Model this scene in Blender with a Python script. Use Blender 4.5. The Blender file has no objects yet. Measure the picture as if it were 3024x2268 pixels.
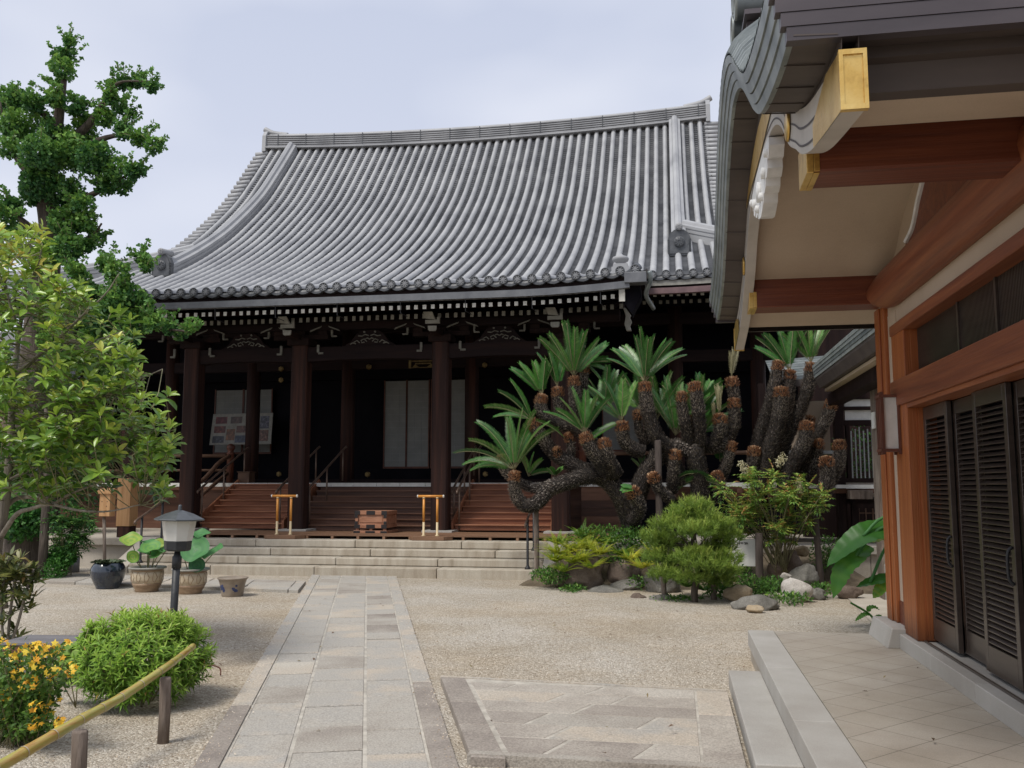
import bpy, bmesh, math, random
import numpy as np
from mathutils import Vector, Matrix, noise
R = math.radians
rnd = random.Random(7)
rng = np.random.default_rng(11)
sc = bpy.context.scene
COL = sc.collection

# ------------------------------------------------------------------ camera
FPX, IW, IH = 2700.0, 3024.0, 2268.0
EYE = Vector((0, 0, 1.6)); PIT = math.atan(301 / FPX); YAW = R(10.04)
cd = bpy.data.cameras.new('camera'); cam = bpy.data.objects.new('camera', cd); COL.objects.link(cam)
cd.sensor_width = 36.0; cd.lens = 36.0 * FPX / IW; cd.clip_end = 3000; cd.clip_start = .05
cam.location = EYE; cam.rotation_euler = (R(90) + PIT, 0, YAW)
sc.camera = cam

# ------------------------------------------------------------------ sky, sun, exposure
w = bpy.data.worlds.new('World'); sc.world = w; w.use_nodes = True
nt = w.node_tree; nt.nodes.clear()
wo = nt.nodes.new('ShaderNodeOutputWorld'); bg = nt.nodes.new('ShaderNodeBackground')
sky = nt.nodes.new('ShaderNodeTexSky'); sky.sky_type = 'NISHITA'; sky.sun_disc = False
SUN_EL, SUN_AZ = R(58), R(215)          # azimuth clockwise from +Y
sky.sun_elevation = SUN_EL; sky.sun_rotation = SUN_AZ; sky.air_density = 1.0; sky.dust_density = 2.0
tc = nt.nodes.new('ShaderNodeTexCoord'); mp = nt.nodes.new('ShaderNodeMapping'); mp.inputs['Scale'].default_value = (1.0, 1.0, 2.2)
nz = nt.nodes.new('ShaderNodeTexNoise'); nz.inputs['Scale'].default_value = 2.1; nz.inputs['Detail'].default_value = 3.5; nz.inputs['Roughness'].default_value = .45
cr = nt.nodes.new('ShaderNodeValToRGB')
cr.color_ramp.elements[0].position = .40; cr.color_ramp.elements[0].color = (.475, .515, .635, 1)
cr.color_ramp.elements[1].position = .64; cr.color_ramp.elements[1].color = (.68, .70, .77, 1)
sep = nt.nodes.new('ShaderNodeSeparateXYZ')
hm = nt.nodes.new('ShaderNodeMapRange'); hm.inputs['From Min'].default_value = .02; hm.inputs['From Max'].default_value = .5; hm.inputs['To Min'].default_value = 1.0; hm.inputs['To Max'].default_value = 0.0
hz = nt.nodes.new('ShaderNodeMixRGB'); hz.inputs['Color2'].default_value = (.73, .74, .80, 1)
hf = nt.nodes.new('ShaderNodeMath'); hf.operation = 'MULTIPLY'; hf.inputs[1].default_value = .6
sc_ = nt.nodes.new('ShaderNodeVectorMath'); sc_.operation = 'SCALE'; sc_.inputs['Scale'].default_value = 7.2
mx = nt.nodes.new('ShaderNodeMixRGB'); mx.inputs['Fac'].default_value = .93      # cloud cover over the blue sky
L = nt.links.new
L(tc.outputs['Generated'], mp.inputs['Vector']); L(mp.outputs['Vector'], nz.inputs['Vector']); L(nz.outputs['Fac'], cr.inputs['Fac'])
L(tc.outputs['Generated'], sep.inputs[0]); L(sep.outputs['Z'], hm.inputs['Value']); L(hm.outputs[0], hf.inputs[0]); L(hf.outputs[0], hz.inputs['Fac'])
L(cr.outputs['Color'], hz.inputs['Color1']); L(hz.outputs['Color'], sc_.inputs[0]); L(sc_.outputs[0], mx.inputs['Color2'])
L(sky.outputs['Color'], mx.inputs['Color1']); L(mx.outputs['Color'], bg.inputs['Color'])
bg.inputs['Strength'].default_value = .088; L(bg.outputs[0], wo.inputs['Surface'])
sl = bpy.data.lights.new('sun', 'SUN'); sl.energy = 1.5; sl.angle = R(18); sl.color = (1, .955, .88)
so = bpy.data.objects.new('sun', sl); COL.objects.link(so); so.location = (-20, -20, 40)
sdir = Vector((math.sin(SUN_AZ) * math.cos(SUN_EL), math.cos(SUN_AZ) * math.cos(SUN_EL), math.sin(SUN_EL)))
so.rotation_euler = sdir.to_track_quat('Z', 'Y').to_euler()
sc.view_settings.view_transform = 'Standard'; sc.view_settings.look = 'None'; sc.view_settings.gamma = 1
sc.view_settings.use_curve_mapping = False; sc.view_settings.exposure = 1.0
sc.render.engine = 'CYCLES'; sc.cycles.use_denoising = True
sc.cycles.max_bounces = 6; sc.cycles.diffuse_bounces = 4; sc.cycles.glossy_bounces = 2; sc.cycles.transmission_bounces = 3; sc.cycles.transparent_max_bounces = 4
sc.cycles.caustics_reflective = False; sc.cycles.caustics_refractive = False

# ------------------------------------------------------------------ helpers
def ray(px, py):                      # a pixel of the 3024 wide photo as a direction
    r = (px - IW / 2) / FPX; u = (IH / 2 - py) / FPX
    f = math.cos(PIT) - math.sin(PIT) * u; z = math.sin(PIT) + math.cos(PIT) * u
    return Vector((math.cos(YAW) * r - math.sin(YAW) * f, math.sin(YAW) * r + math.cos(YAW) * f, z))
def at(px, py, Y):                    # the point seen at a pixel at depth Y
    d = ray(px, py); return EYE + d * (Y / d.y)
def onz(px, py, z=0):
    d = ray(px, py); return EYE + d * ((z - EYE.z) / d.z)
def onx(px, py, X):
    d = ray(px, py); return EYE + d * (X / d.x)
K = 3024 / 2212                       # measured on a 2212 wide view

WL = {}
def link(o): COL.objects.link(o); return o
def thing(name, label, cat, loc=(0, 0, 0), group=None):
    o = bpy.data.objects.new(name, None); link(o); o.location = loc; o.empty_display_size = .2
    o['label'] = label; o['category'] = cat
    if group: o['group'] = group
    WL[o.name] = Vector(loc); return o
def tag(o, label=None, cat=None, group=None, kind=None):
    if label: o['label'] = label
    if cat: o['category'] = cat
    if group: o['group'] = group
    if kind: o['kind'] = kind
    return o
def attach(o, parent):
    if parent is not None:
        o.parent = parent; o.location = -WL.get(parent.name, Vector((0, 0, 0)))
    return o
def dup(root, loc, label=None):
    r = root.copy(); link(r); r.location = loc
    if label: r['label'] = label
    for ch in root.children:
        c = ch.copy(); link(c); c.parent = r
        for g in ch.children:
            d = g.copy(); link(d); d.parent = c
    return r

class MB:
    def __init__(s): s.v = []; s.f = []; s.mi = []; s.sm = []; s.t = []; s.ct = .5; s.cm = 0; s.cs = False
    def add(s, vs, fs):
        o = len(s.v); s.v += [tuple(p) for p in vs]; s.t += [s.ct] * len(vs)
        for f in fs: s.f.append([i + o for i in f]); s.mi.append(s.cm); s.sm.append(s.cs)
    def hexa(s, c):
        s.add(c, [(0, 3, 2, 1), (4, 5, 6, 7), (0, 1, 5, 4), (1, 2, 6, 5), (2, 3, 7, 6), (3, 0, 4, 7)])
    def box(s, x0, x1, y0, y1, z0, z1):
        s.hexa([(x0, y0, z0), (x1, y0, z0), (x1, y1, z0), (x0, y1, z0), (x0, y0, z1), (x1, y0, z1), (x1, y1, z1), (x0, y1, z1)])
    def obox(s, c, size, rot):
        c = Vector(c); a, b, h = size[0] / 2, size[1] / 2, size[2] / 2
        s.hexa([c + rot @ Vector(q) for q in ((-a, -b, -h), (a, -b, -h), (a, b, -h), (-a, b, -h), (-a, -b, h), (a, -b, h), (a, b, h), (-a, b, h))])
    def beam(s, p, q, wd, hg, up=(0, 0, 1)):
        p = Vector(p); q = Vector(q); d = (q - p); ln = d.length; d.normalize(); up = Vector(up)
        x = d.cross(up); x = x.normalized() if x.length > 1e-4 else Vector((1, 0, 0)); z = x.cross(d)
        s.obox((p + q) / 2, (wd, ln, hg), Matrix((x, d, z)).transposed())
    def prism(s, poly, axis, a0, a1):
        n = len(poly); mk = {'x': lambda p, a: (a, p[0], p[1]), 'y': lambda p, a: (p[0], a, p[1]), 'z': lambda p, a: (p[0], p[1], a)}[axis]
        s.add([mk(p, a0) for p in poly] + [mk(p, a1) for p in poly],
              [list(range(n))[::-1], [i + n for i in range(n)]] + [(i, (i + 1) % n, (i + 1) % n + n, i + n) for i in range(n)])
    def tube(s, pts, rad, n=8, cap=True):
        pts = [Vector(p) for p in pts]; m = len(pts)
        if not hasattr(rad, '__len__'): rad = [rad] * m
        t = [(pts[min(i + 1, m - 1)] - pts[max(i - 1, 0)]).normalized() for i in range(m)]
        a = Vector((0, 0, 1)) if abs(t[0].z) < .9 else Vector((1, 0, 0))
        x = t[0].cross(a).normalized(); vs = []
        for i in range(m):
            x = (x - t[i] * x.dot(t[i])).normalized(); y = t[i].cross(x)
            for k in range(n):
                an = 2 * math.pi * k / n; vs.append(pts[i] + (x * math.cos(an) + y * math.sin(an)) * rad[i])
        fs = [(i * n + k, i * n + (k + 1) % n, (i + 1) * n + (k + 1) % n, (i + 1) * n + k) for i in range(m - 1) for k in range(n)]
        if cap: fs += [list(range(n))[::-1], [(m - 1) * n + k for k in range(n)]]
        s.add(vs, fs)
    def lathe(s, prof, c, n=24, axis='z', ang=None):
        vs = []
        for r_, h in prof:
            for k in range(n):
                an = 2 * math.pi * k / n + (ang or 0); p, q = r_ * math.cos(an), r_ * math.sin(an)
                vs.append((c[0] + p, c[1] + q, c[2] + h) if axis == 'z' else ((c[0] + p, c[1] + h, c[2] + q) if axis == 'y' else (c[0] + h, c[1] + p, c[2] + q)))
        m = len(prof)
        fs = [(i * n + k, i * n + (k + 1) % n, (i + 1) * n + (k + 1) % n, (i + 1) * n + k) for i in range(m - 1) for k in range(n)]
        fs += [list(range(n))[::-1], [(m - 1) * n + k for k in range(n)]]
        s.add(vs, fs)
    def grid(s, rows):
        m, n = len(rows), len(rows[0])
        s.add([p for r_ in rows for p in r_], [(i * n + k, i * n + k + 1, (i + 1) * n + k + 1, (i + 1) * n + k) for i in range(m - 1) for k in range(n - 1)])
    def build(s, name, mats, parent=None, bevel=0, split=False):
        if split:                     # every loose piece becomes an object of its own
            up = list(range(len(s.v)))
            def fd(i):
                while up[i] != i: up[i] = up[up[i]]; i = up[i]
                return i
            for f in s.f:
                for i in f[1:]: up[fd(i)] = fd(f[0])
            gr = {}
            for k, f in enumerate(s.f): gr.setdefault(fd(f[0]), []).append(k)
            for ks in gr.values():
                b = MB(); mp_ = {}
                for k in ks:
                    for i in s.f[k]:
                        if i not in mp_: mp_[i] = len(b.v); b.v.append(s.v[i]); b.t.append(s.t[i])
                    b.f.append([mp_[i] for i in s.f[k]]); b.mi.append(s.mi[k]); b.sm.append(s.sm[k])
                o = b.build(name, mats, parent, bevel)
            return o
        me = bpy.data.meshes.new(name); me.from_pydata(s.v, [], s.f)
        if not isinstance(mats, (list, tuple)): mats = [mats]
        for m in mats: me.materials.append(m)
        me.polygons.foreach_set('material_index', s.mi); me.polygons.foreach_set('use_smooth', s.sm)
        a = me.attributes.new('tint', 'FLOAT', 'POINT'); a.data.foreach_set('value', s.t)
        me.update()
        o = bpy.data.objects.new(name, me); link(o); attach(o, parent)
        if bevel:
            b = o.modifiers.new('edge', 'BEVEL'); b.width = bevel; b.segments = 2; b.limit_method = 'ANGLE'; b.angle_limit = R(40)
        return o
def one(name, mats, parent, fn, bevel=0):
    m = MB(); fn(m); return m.build(name, mats, parent, bevel)
def boxo(name, mat, parent, x0, x1, y0, y1, z0, z1, bevel=0):
    m = MB(); m.box(x0, x1, y0, y1, z0, z1); return m.build(name, mat, parent, bevel)
def smooth(pts, k=6):
    P = [Vector(p) for p in pts]; P = [P[0] * 2 - P[1]] + P + [P[-1] * 2 - P[-2]]; out = []
    for i in range(1, len(P) - 2):
        a, b, c, d = P[i - 1:i + 3]
        for j in range(k):
            t = j / k; out.append(.5 * ((2 * b) + (c - a) * t + (2 * a - 5 * b + 4 * c - d) * t * t + (3 * b - a - 3 * c + d) * t ** 3))
    return out + [P[-2]]
def lerp(a, b, t): return a + (b - a) * t

# ---- leaves: many small faces from one template
LEAF = (np.array([(0, 0, 0), (.4, -.5, .10), (.45, 0, 0), (.4, .5, .10), (1, 0, -.12)]), [(0, 1, 2), (0, 2, 3), (1, 4, 2), (2, 4, 3)])
BLADE = (np.array([(0, -.3, 0), (0, .3, 0), (.55, .5, .05), (.55, -.5, .05), (1, 0, -.03)]), [(0, 1, 2, 3), (3, 2, 4)])
DIAM = (np.array([(0, 0, 0), (.5, -.5, .03), (1, 0, 0), (.5, .5, .03)]), [(0, 1, 2, 3)])
OVAL = (np.array([(0, 0, 0), (.18, -.30, .03), (.48, -.5, .07), (.80, -.36, .02), (1, 0, -.13), (.80, .36, .02), (.48, .5, .07), (.18, .30, .03), (.5, 0, -.01)]), [(0, 1, 2, 8), (8, 2, 3, 4), (0, 8, 6, 7), (8, 4, 5, 6)])
FAN = (np.array([(0, 0, 0), (.72, -.62, .12), (1, -.28, .0), (.86, 0, .08), (1, .28, .0), (.72, .62, .12)]), [(0, 1, 2, 3), (0, 3, 4, 5)])
NEED = (np.array([(0, -.5, 0), (0, .5, 0), (1, 0, 0)]), [(0, 1, 2)])
def nrm(a): return a / np.maximum(np.linalg.norm(a, axis=1, keepdims=True), 1e-6)
def leaves(name, P, D, N, Ln, Wd, T, tmpl, mat, parent=None, smooth_=False):
    P = np.asarray(P, float); n = len(P); D = nrm(np.asarray(D, float)); N = np.asarray(N, float)
    N = nrm(N - D * (N * D).sum(1, keepdims=True)); S = np.cross(N, D)
    tv, tf = tmpl; k = len(tv)
    Ln = np.broadcast_to(np.asarray(Ln, float), (n,)); Wd = np.broadcast_to(np.asarray(Wd, float), (n,)); T = np.broadcast_to(np.asarray(T, float), (n,))
    V = P[:, None, :] + D[:, None, :] * (tv[None, :, 0] * Ln[:, None])[..., None] + S[:, None, :] * (tv[None, :, 1] * Wd[:, None])[..., None] + N[:, None, :] * (tv[None, :, 2] * Ln[:, None])[..., None]
    V = V.reshape(-1, 3)
    li = []; ls = []; lt = []
    base = np.arange(n) * k
    idx = np.concatenate([np.array(f) for f in tf]); cnt = np.array([len(f) for f in tf])
    loops = (base[:, None] + idx[None, :]).ravel(); tot = np.tile(cnt, n); st = np.concatenate([[0], np.cumsum(tot)[:-1]])
    me = bpy.data.meshes.new(name); me.vertices.add(len(V)); me.vertices.foreach_set('co', V.ravel())
    me.loops.add(len(loops)); me.loops.foreach_set('vertex_index', loops.astype(np.int32))
    me.polygons.add(len(tot)); me.polygons.foreach_set('loop_start', st.astype(np.int32)); me.polygons.foreach_set('loop_total', tot.astype(np.int32))
    me.materials.append(mat)
    if smooth_: me.polygons.foreach_set('use_smooth', np.ones(len(tot), bool))
    a = me.attributes.new('tint', 'FLOAT', 'POINT'); a.data.foreach_set('value', np.repeat(T, k).astype(np.float32))
    me.update(calc_edges=True); me.validate()
    o = bpy.data.objects.new(name, me); link(o); return attach(o, parent)
def rdir(n): return nrm(rng.normal(size=(n, 3)))
def ball(n, c, r, shell=.45):
    """points through an ellipsoid, denser towards its skin; returns points and outward directions"""
    d = rdir(n); q = rng.random(n) ** shell; r = np.broadcast_to(np.asarray(r, float), (3,))
    return np.asarray(c) + d * r * q[:, None], d

# ------------------------------------------------------------------ materials
def pmat(name, stops, scale=3, foot=0, stretch=(1, 1, 1), rough=.6, bump=0, bscale=None, detail=4, metallic=0, tint=None, fine=None, spec=.4, coat=0, kind='noise', rot=0):
    """stops: [(pos, rgb)...] read by noise; tint: add the mesh's own 'tint' variation; fine: (scale, amount) speckle"""
    m = bpy.data.materials.new(name); m.use_nodes = True; t = m.node_tree; N = t.nodes; Lk = t.links.new
    b = N['Principled BSDF']; b.inputs['Roughness'].default_value = rough; b.inputs['Metallic'].default_value = metallic
    b.inputs['Specular IOR Level'].default_value = spec; b.inputs['Coat Weight'].default_value = coat
    co = N.new('ShaderNodeTexCoord'); mp = N.new('ShaderNodeMapping'); mp.inputs['Scale'].default_value = stretch; mp.inputs['Rotation'].default_value = (0, 0, rot)
    Lk(co.outputs['Object'], mp.inputs['Vector'])
    n = N.new('ShaderNodeTexNoise'); n.inputs['Scale'].default_value = scale; n.inputs['Detail'].default_value = detail; n.inputs['Roughness'].default_value = .6
    Lk(mp.outputs['Vector'], n.inputs['Vector']); fac = n.outputs['Fac']
    if tint:
        at_ = N.new('ShaderNodeAttribute'); at_.attribute_name = 'tint'
        sb = N.new('ShaderNodeMath'); sb.operation = 'SUBTRACT'; sb.inputs[1].default_value = .5; Lk(at_.outputs['Fac'], sb.inputs[0])
        ma = N.new('ShaderNodeMath'); ma.operation = 'MULTIPLY_ADD'; ma.inputs[1].default_value = tint; Lk(sb.outputs[0], ma.inputs[0]); Lk(fac, ma.inputs[2]); fac = ma.outputs[0]
    r = N.new('ShaderNodeValToRGB'); e = r.color_ramp.elements
    while len(e) < len(stops): e.new(.5)
    for el, (p, c) in zip(e, stops): el.position = p; el.color = (*c, 1)
    Lk(fac, r.inputs['Fac']); colr = r.outputs['Color']
    if fine:
        f = N.new('ShaderNodeTexNoise'); f.inputs['Scale'].default_value = fine[0]; f.inputs['Detail'].default_value = 2; Lk(co.outputs['Object'], f.inputs['Vector'])
        fr = N.new('ShaderNodeMapRange'); fr.inputs['From Min'].default_value = .3; fr.inputs['From Max'].default_value = .7; fr.inputs['To Min'].default_value = 1 - fine[1]; fr.inputs['To Max'].default_value = 1 + fine[1]
        Lk(f.outputs['Fac'], fr.inputs['Value']); vm = N.new('ShaderNodeVectorMath'); vm.operation = 'SCALE'; Lk(colr, vm.inputs[0]); Lk(fr.outputs[0], vm.inputs['Scale']); colr = vm.outputs[0]
    if foot:                      # a damp dark stain creeping up from the foot
        sx = N.new('ShaderNodeSeparateXYZ'); Lk(co.outputs['Object'], sx.inputs[0]); ad = N.new('ShaderNodeMath'); ad.operation = 'MULTIPLY_ADD'; ad.inputs[1].default_value = .35; Lk(fac, ad.inputs[0]); Lk(sx.outputs['Z'], ad.inputs[2])
        mr = N.new('ShaderNodeMapRange'); mr.inputs['From Min'].default_value = foot; mr.inputs['From Max'].default_value = foot + .28; mr.inputs['To Min'].default_value = .22; mr.inputs['To Max'].default_value = 1; Lk(ad.outputs[0], mr.inputs['Value'])
        vs = N.new('ShaderNodeVectorMath'); vs.operation = 'SCALE'; Lk(colr, vs.inputs[0]); Lk(mr.outputs[0], vs.inputs['Scale']); colr = vs.outputs[0]
    Lk(colr, b.inputs['Base Color'])
    if bump:
        bn = N.new('ShaderNodeTexNoise'); bn.inputs['Scale'].default_value = bscale or scale * 4; bn.inputs['Detail'].default_value = 3; Lk(mp.outputs['Vector'], bn.inputs['Vector'])
        bp = N.new('ShaderNodeBump'); bp.inputs['Strength'].default_value = bump; bp.inputs['Distance'].default_value = .02; Lk(bn.outputs['Fac'], bp.inputs['Height']); Lk(bp.outputs[0], b.inputs['Normal'])
    return m
def leafmat(name, stops, rough=.5, trans=.3, spec=.35):
    m = bpy.data.materials.new(name); m.use_nodes = True; t = m.node_tree; N = t.nodes; Lk = t.links.new
    b = N['Principled BSDF']; b.inputs['Roughness'].default_value = rough; b.inputs['Specular IOR Level'].default_value = spec
    a = N.new('ShaderNodeAttribute'); a.attribute_name = 'tint'
    r = N.new('ShaderNodeValToRGB'); e = r.color_ramp.elements
    while len(e) < len(stops): e.new(.5)
    for el, (p, c) in zip(e, stops): el.position = p; el.color = (*c, 1)
    Lk(a.outputs['Fac'], r.inputs['Fac']); Lk(r.outputs['Color'], b.inputs['Base Color'])
    tr = N.new('ShaderNodeBsdfTranslucent'); Lk(r.outputs['Color'], tr.inputs['Color'])
    ms = N.new('ShaderNodeMixShader'); ms.inputs['Fac'].default_value = trans; Lk(b.outputs[0], ms.inputs[1]); Lk(tr.outputs[0], ms.inputs[2])
    Lk(ms.outputs[0], N['Material Output'].inputs['Surface']); return m
def flat(name, c, rough=.5, metallic=0, spec=.4):
    v = tuple(x * .86 for x in c); u = tuple(min(1, x * 1.1) for x in c)
    return pmat(name, [(.3, v), (.7, u)], scale=6, rough=rough, metallic=metallic, spec=spec)

M = {}
M['tile'] = pmat('roof_tile', [(.18, (.19, .195, .205)), (.5, (.305, .31, .32)), (.8, (.37, .375, .38))], scale=1.1, rough=.5, tint=.62, bump=.12, bscale=30, spec=.35, detail=2)
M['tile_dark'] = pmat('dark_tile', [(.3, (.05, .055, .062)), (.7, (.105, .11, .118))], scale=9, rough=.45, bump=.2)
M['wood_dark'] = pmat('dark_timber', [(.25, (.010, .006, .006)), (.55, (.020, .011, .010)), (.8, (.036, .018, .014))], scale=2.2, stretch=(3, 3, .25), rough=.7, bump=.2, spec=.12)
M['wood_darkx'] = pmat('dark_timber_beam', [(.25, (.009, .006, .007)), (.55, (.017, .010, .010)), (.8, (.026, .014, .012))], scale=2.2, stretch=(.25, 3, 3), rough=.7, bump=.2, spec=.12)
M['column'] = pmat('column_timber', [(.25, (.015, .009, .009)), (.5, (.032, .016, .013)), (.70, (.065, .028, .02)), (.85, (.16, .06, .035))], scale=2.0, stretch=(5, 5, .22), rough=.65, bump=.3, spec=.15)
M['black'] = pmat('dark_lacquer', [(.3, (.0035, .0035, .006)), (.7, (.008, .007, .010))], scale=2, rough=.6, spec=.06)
M['white'] = pmat('white_paint', [(.3, (.60, .60, .56)), (.7, (.78, .77, .73))], scale=7, rough=.6)
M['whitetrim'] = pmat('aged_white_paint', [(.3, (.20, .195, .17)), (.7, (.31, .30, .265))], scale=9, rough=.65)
M['stairred'] = pmat('red_stair_boards', [(.25, (.19, .068, .034)), (.5, (.30, .118, .060)), (.78, (.41, .185, .10))], scale=2.5, stretch=(.35, 3, 3), rough=.5, bump=.12, tint=.5)
M['stairdark'] = pmat('old_stair_boards', [(.25, (.058, .027, .018)), (.5, (.115, .052, .032)), (.8, (.19, .095, .058))], scale=2.5, stretch=(.3, 3, 3), rough=.55, bump=.15, tint=.5)
M['railwood'] = pmat('weathered_rail', [(.3, (.075, .04, .026)), (.7, (.16, .09, .055))], scale=3, stretch=(1, 3, 1), rough=.6, bump=.1)
M['post_red'] = pmat('red_baluster', [(.3, (.07, .026, .017)), (.7, (.16, .055, .032))], scale=4, rough=.5)
M['paper'] = pmat('shoji_paper', [(.3, (.215, .222, .215)), (.7, (.265, .27, .255))], scale=3, rough=.8)
M['copper'] = pmat('brown_copper_gutter', [(.3, (.105, .11, .12)), (.6, (.155, .16, .17)), (.8, (.20, .20, .21))], scale=4, rough=.45, metallic=.25)
M['copper_red'] = pmat('reddish_copper_gutter', [(.3, (.12, .075, .08)), (.7, (.2, .125, .125))], scale=5, rough=.5, metallic=.2)
M['patina'] = pmat('weathered_copper_sheet', [(.25, (.13, .15, .155)), (.55, (.235, .26, .26)), (.8, (.33, .36, .35))], scale=5, rough=.42, metallic=.35, tint=.5)
M['brown_sheet'] = pmat('brown_copper_sheet', [(.3, (.060, .052, .058)), (.7, (.105, .09, .098))], scale=1.4, stretch=(.6, 2, 2), rough=.45, metallic=.25, tint=.25)
M['soffit_brown'] = pmat('brown_eave_board', [(.3, (.058, .046, .042)), (.7, (.10, .08, .07))], scale=2, stretch=(.5, 2, 2), rough=.6)
M['keyaki'] = pmat('reddish_timber', [(.25, (.10, .026, .015)), (.5, (.16, .044, .021)), (.75, (.24, .076, .034))], scale=2.0, stretch=(.35, 10, 10), rough=.45, bump=.18, tint=.3, detail=8)
M['keyakiy'] = pmat('reddish_timber_long', [(.22, (.12, .032, .015)), (.45, (.20, .06, .025)), (.6, (.26, .085, .033)), (.8, (.36, .135, .055))], scale=2.0, stretch=(10, .35, 10), rough=.45, bump=.18, tint=.3, detail=8)
M['keyakiz'] = pmat('orange_timber_post', [(.22, (.17, .042, .014)), (.42, (.30, .085, .024)), (.6, (.36, .115, .034)), (.8, (.48, .19, .07))], scale=1.6, stretch=(16, 16, .35), rough=.45, bump=.2, detail=8, foot=.52)
M['plaster'] = pmat('beige_plaster', [(.25, (.41, .32, .24)), (.5, (.48, .385, .29)), (.75, (.53, .43, .33))], scale=1.1, detail=7, rough=.85, bump=.12, bscale=160, fine=(140, .06))
M['plaster_shade'] = M['plaster']
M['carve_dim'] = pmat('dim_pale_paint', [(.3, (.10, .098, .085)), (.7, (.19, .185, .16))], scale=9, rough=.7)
M['gilt_shaded'] = pmat('shaded_gilt', [(.3, (.10, .07, .028)), (.7, (.26, .185, .075))], scale=14, rough=.5, metallic=.6)  # gilt with the hall front's deep shade put into its colour
M['gold'] = pmat('gilt_metal', [(.25, (.38, .215, .06)), (.45, (.66, .42, .12)), (.75, (.78, .55, .20))], scale=7, rough=.34, metallic=.75, bump=.12, bscale=60)
M['louver'] = pmat('dark_brown_aluminium', [(.3, (.034, .024, .020)), (.7, (.062, .046, .036))], scale=5, stretch=(1, .4, 4), rough=.3, spec=.6)
M['bargewhite'] = pmat('grey_white_bargeboard', [(.3, (.42, .39, .35)), (.7, (.54, .50, .45))], scale=3, rough=.55)
M['carvewhite'] = pmat('white_carving', [(.3, (.60, .60, .59)), (.7, (.76, .76, .75))], scale=9, rough=.5)
M['granite'] = pmat('granite', [(.2, (.27, .235, .19)), (.45, (.40, .36, .30)), (.75, (.50, .455, .39))], scale=1.7, rough=.75, bump=.12, bscale=90, fine=(170, .16), tint=.5, detail=6)
M['granite_pale'] = pmat('pale_granite', [(.2, (.25, .23, .20)), (.42, (.325, .305, .275)), (.6, (.37, .355, .325)), (.82, (.43, .415, .39))], scale=1.6, detail=7, rough=.6, bump=.08, bscale=120, fine=(200, .12), tint=.3)
M['slab'] = pmat('paving_slab', [(.05, (.215, .185, .16)), (.25, (.31, .278, .238)), (.45, (.375, .347, .302)), (.6, (.36, .34, .305)), (.75, (.43, .375, .305)), (.95, (.45, .415, .355))], scale=1.6, rough=.8, bump=.3, bscale=90, fine=(75, .22), tint=.8, detail=7)
M['slabdark'] = pmat('wet_dark_slab', [(.1, (.215, .185, .16)), (.35, (.285, .25, .215)), (.6, (.375, .338, .29)), (.85, (.45, .415, .36))], scale=2.2, rough=.75, bump=.25, bscale=110, fine=(75, .24), tint=.6, detail=7)
M['step'] = pmat('weathered_step_stone', [(.15, (.22, .18, .13)), (.4, (.37, .32, .25)), (.6, (.445, .40, .325)), (.85, (.51, .47, .395))], scale=1.3, stretch=(5, 1.5, .8), rough=.8, bump=.15, bscale=60, fine=(110, .12), tint=.25, detail=6)
M['mortar'] = pmat('joint_mortar', [(.3, (.30, .275, .235)), (.7, (.52, .485, .42))], scale=9, rough=.9, bump=.2)
M['steel'] = pmat('brown_handrail_metal', [(.3, (.13, .085, .062)), (.7, (.20, .14, .105))], scale=5, rough=.4, metallic=.2)
M['iron'] = flat('black_iron', (.022, .022, .024), .5)
M['bark_grey'] = pmat('grey_bark', [(.25, (.10, .085, .068)), (.5, (.20, .175, .14)), (.8, (.33, .30, .25))], scale=5, stretch=(2.5, 2.5, .7), rough=.85, bump=.5)
M['bark_dark'] = pmat('dark_furrowed_bark', [(.25, (.03, .025, .02)), (.5, (.075, .06, .048)), (.8, (.15, .125, .10))], scale=4, stretch=(4, 4, .5), rough=.9, bump=.9)
M['twig'] = pmat('olive_twig', [(.3, (.13, .12, .055)), (.7, (.26, .235, .13))], scale=8, rough=.7)
M['rock_brown'] = pmat('brown_rock', [(.2, (.065, .046, .037)), (.5, (.125, .092, .072)), (.8, (.24, .195, .16))], scale=3.2, rough=.85, bump=.8, bscale=12, fine=(60, .2), detail=7)
M['rock_grey'] = pmat('grey_rock', [(.2, (.075, .07, .06)), (.5, (.15, .142, .125)), (.8, (.29, .275, .245))], scale=3.6, rough=.85, bump=.8, bscale=14, fine=(60, .2), detail=7)
M['rock_tan'] = pmat('tan_rock', [(.2, (.20, .145, .085)), (.5, (.33, .255, .165)), (.8, (.48, .41, .31))], scale=4, rough=.85, bump=.7, bscale=14, fine=(60, .15), detail=7)
M['stakewood'] = pmat('weathered_stake', [(.25, (.075, .055, .043)), (.5, (.16, .125, .10)), (.75, (.30, .25, .21))], scale=4, stretch=(4, 4, .6), rough=.85, bump=.5, detail=7)
M['bamboo'] = pmat('ageing_bamboo', [(.25, (.34, .15, .035)), (.42, (.40, .28, .07)), (.6, (.36, .35, .08)), (.8, (.50, .44, .20))], scale=4.5, stretch=(9, .8, 9), rough=.32, spec=.5, tint=.12)
M['pine_wood'] = pmat('pale_new_timber', [(.25, (.30, .15, .06)), (.5, (.42, .235, .105)), (.8, (.52, .32, .16))], scale=3, stretch=(5, 5, .4), rough=.6, bump=.1)

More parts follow.
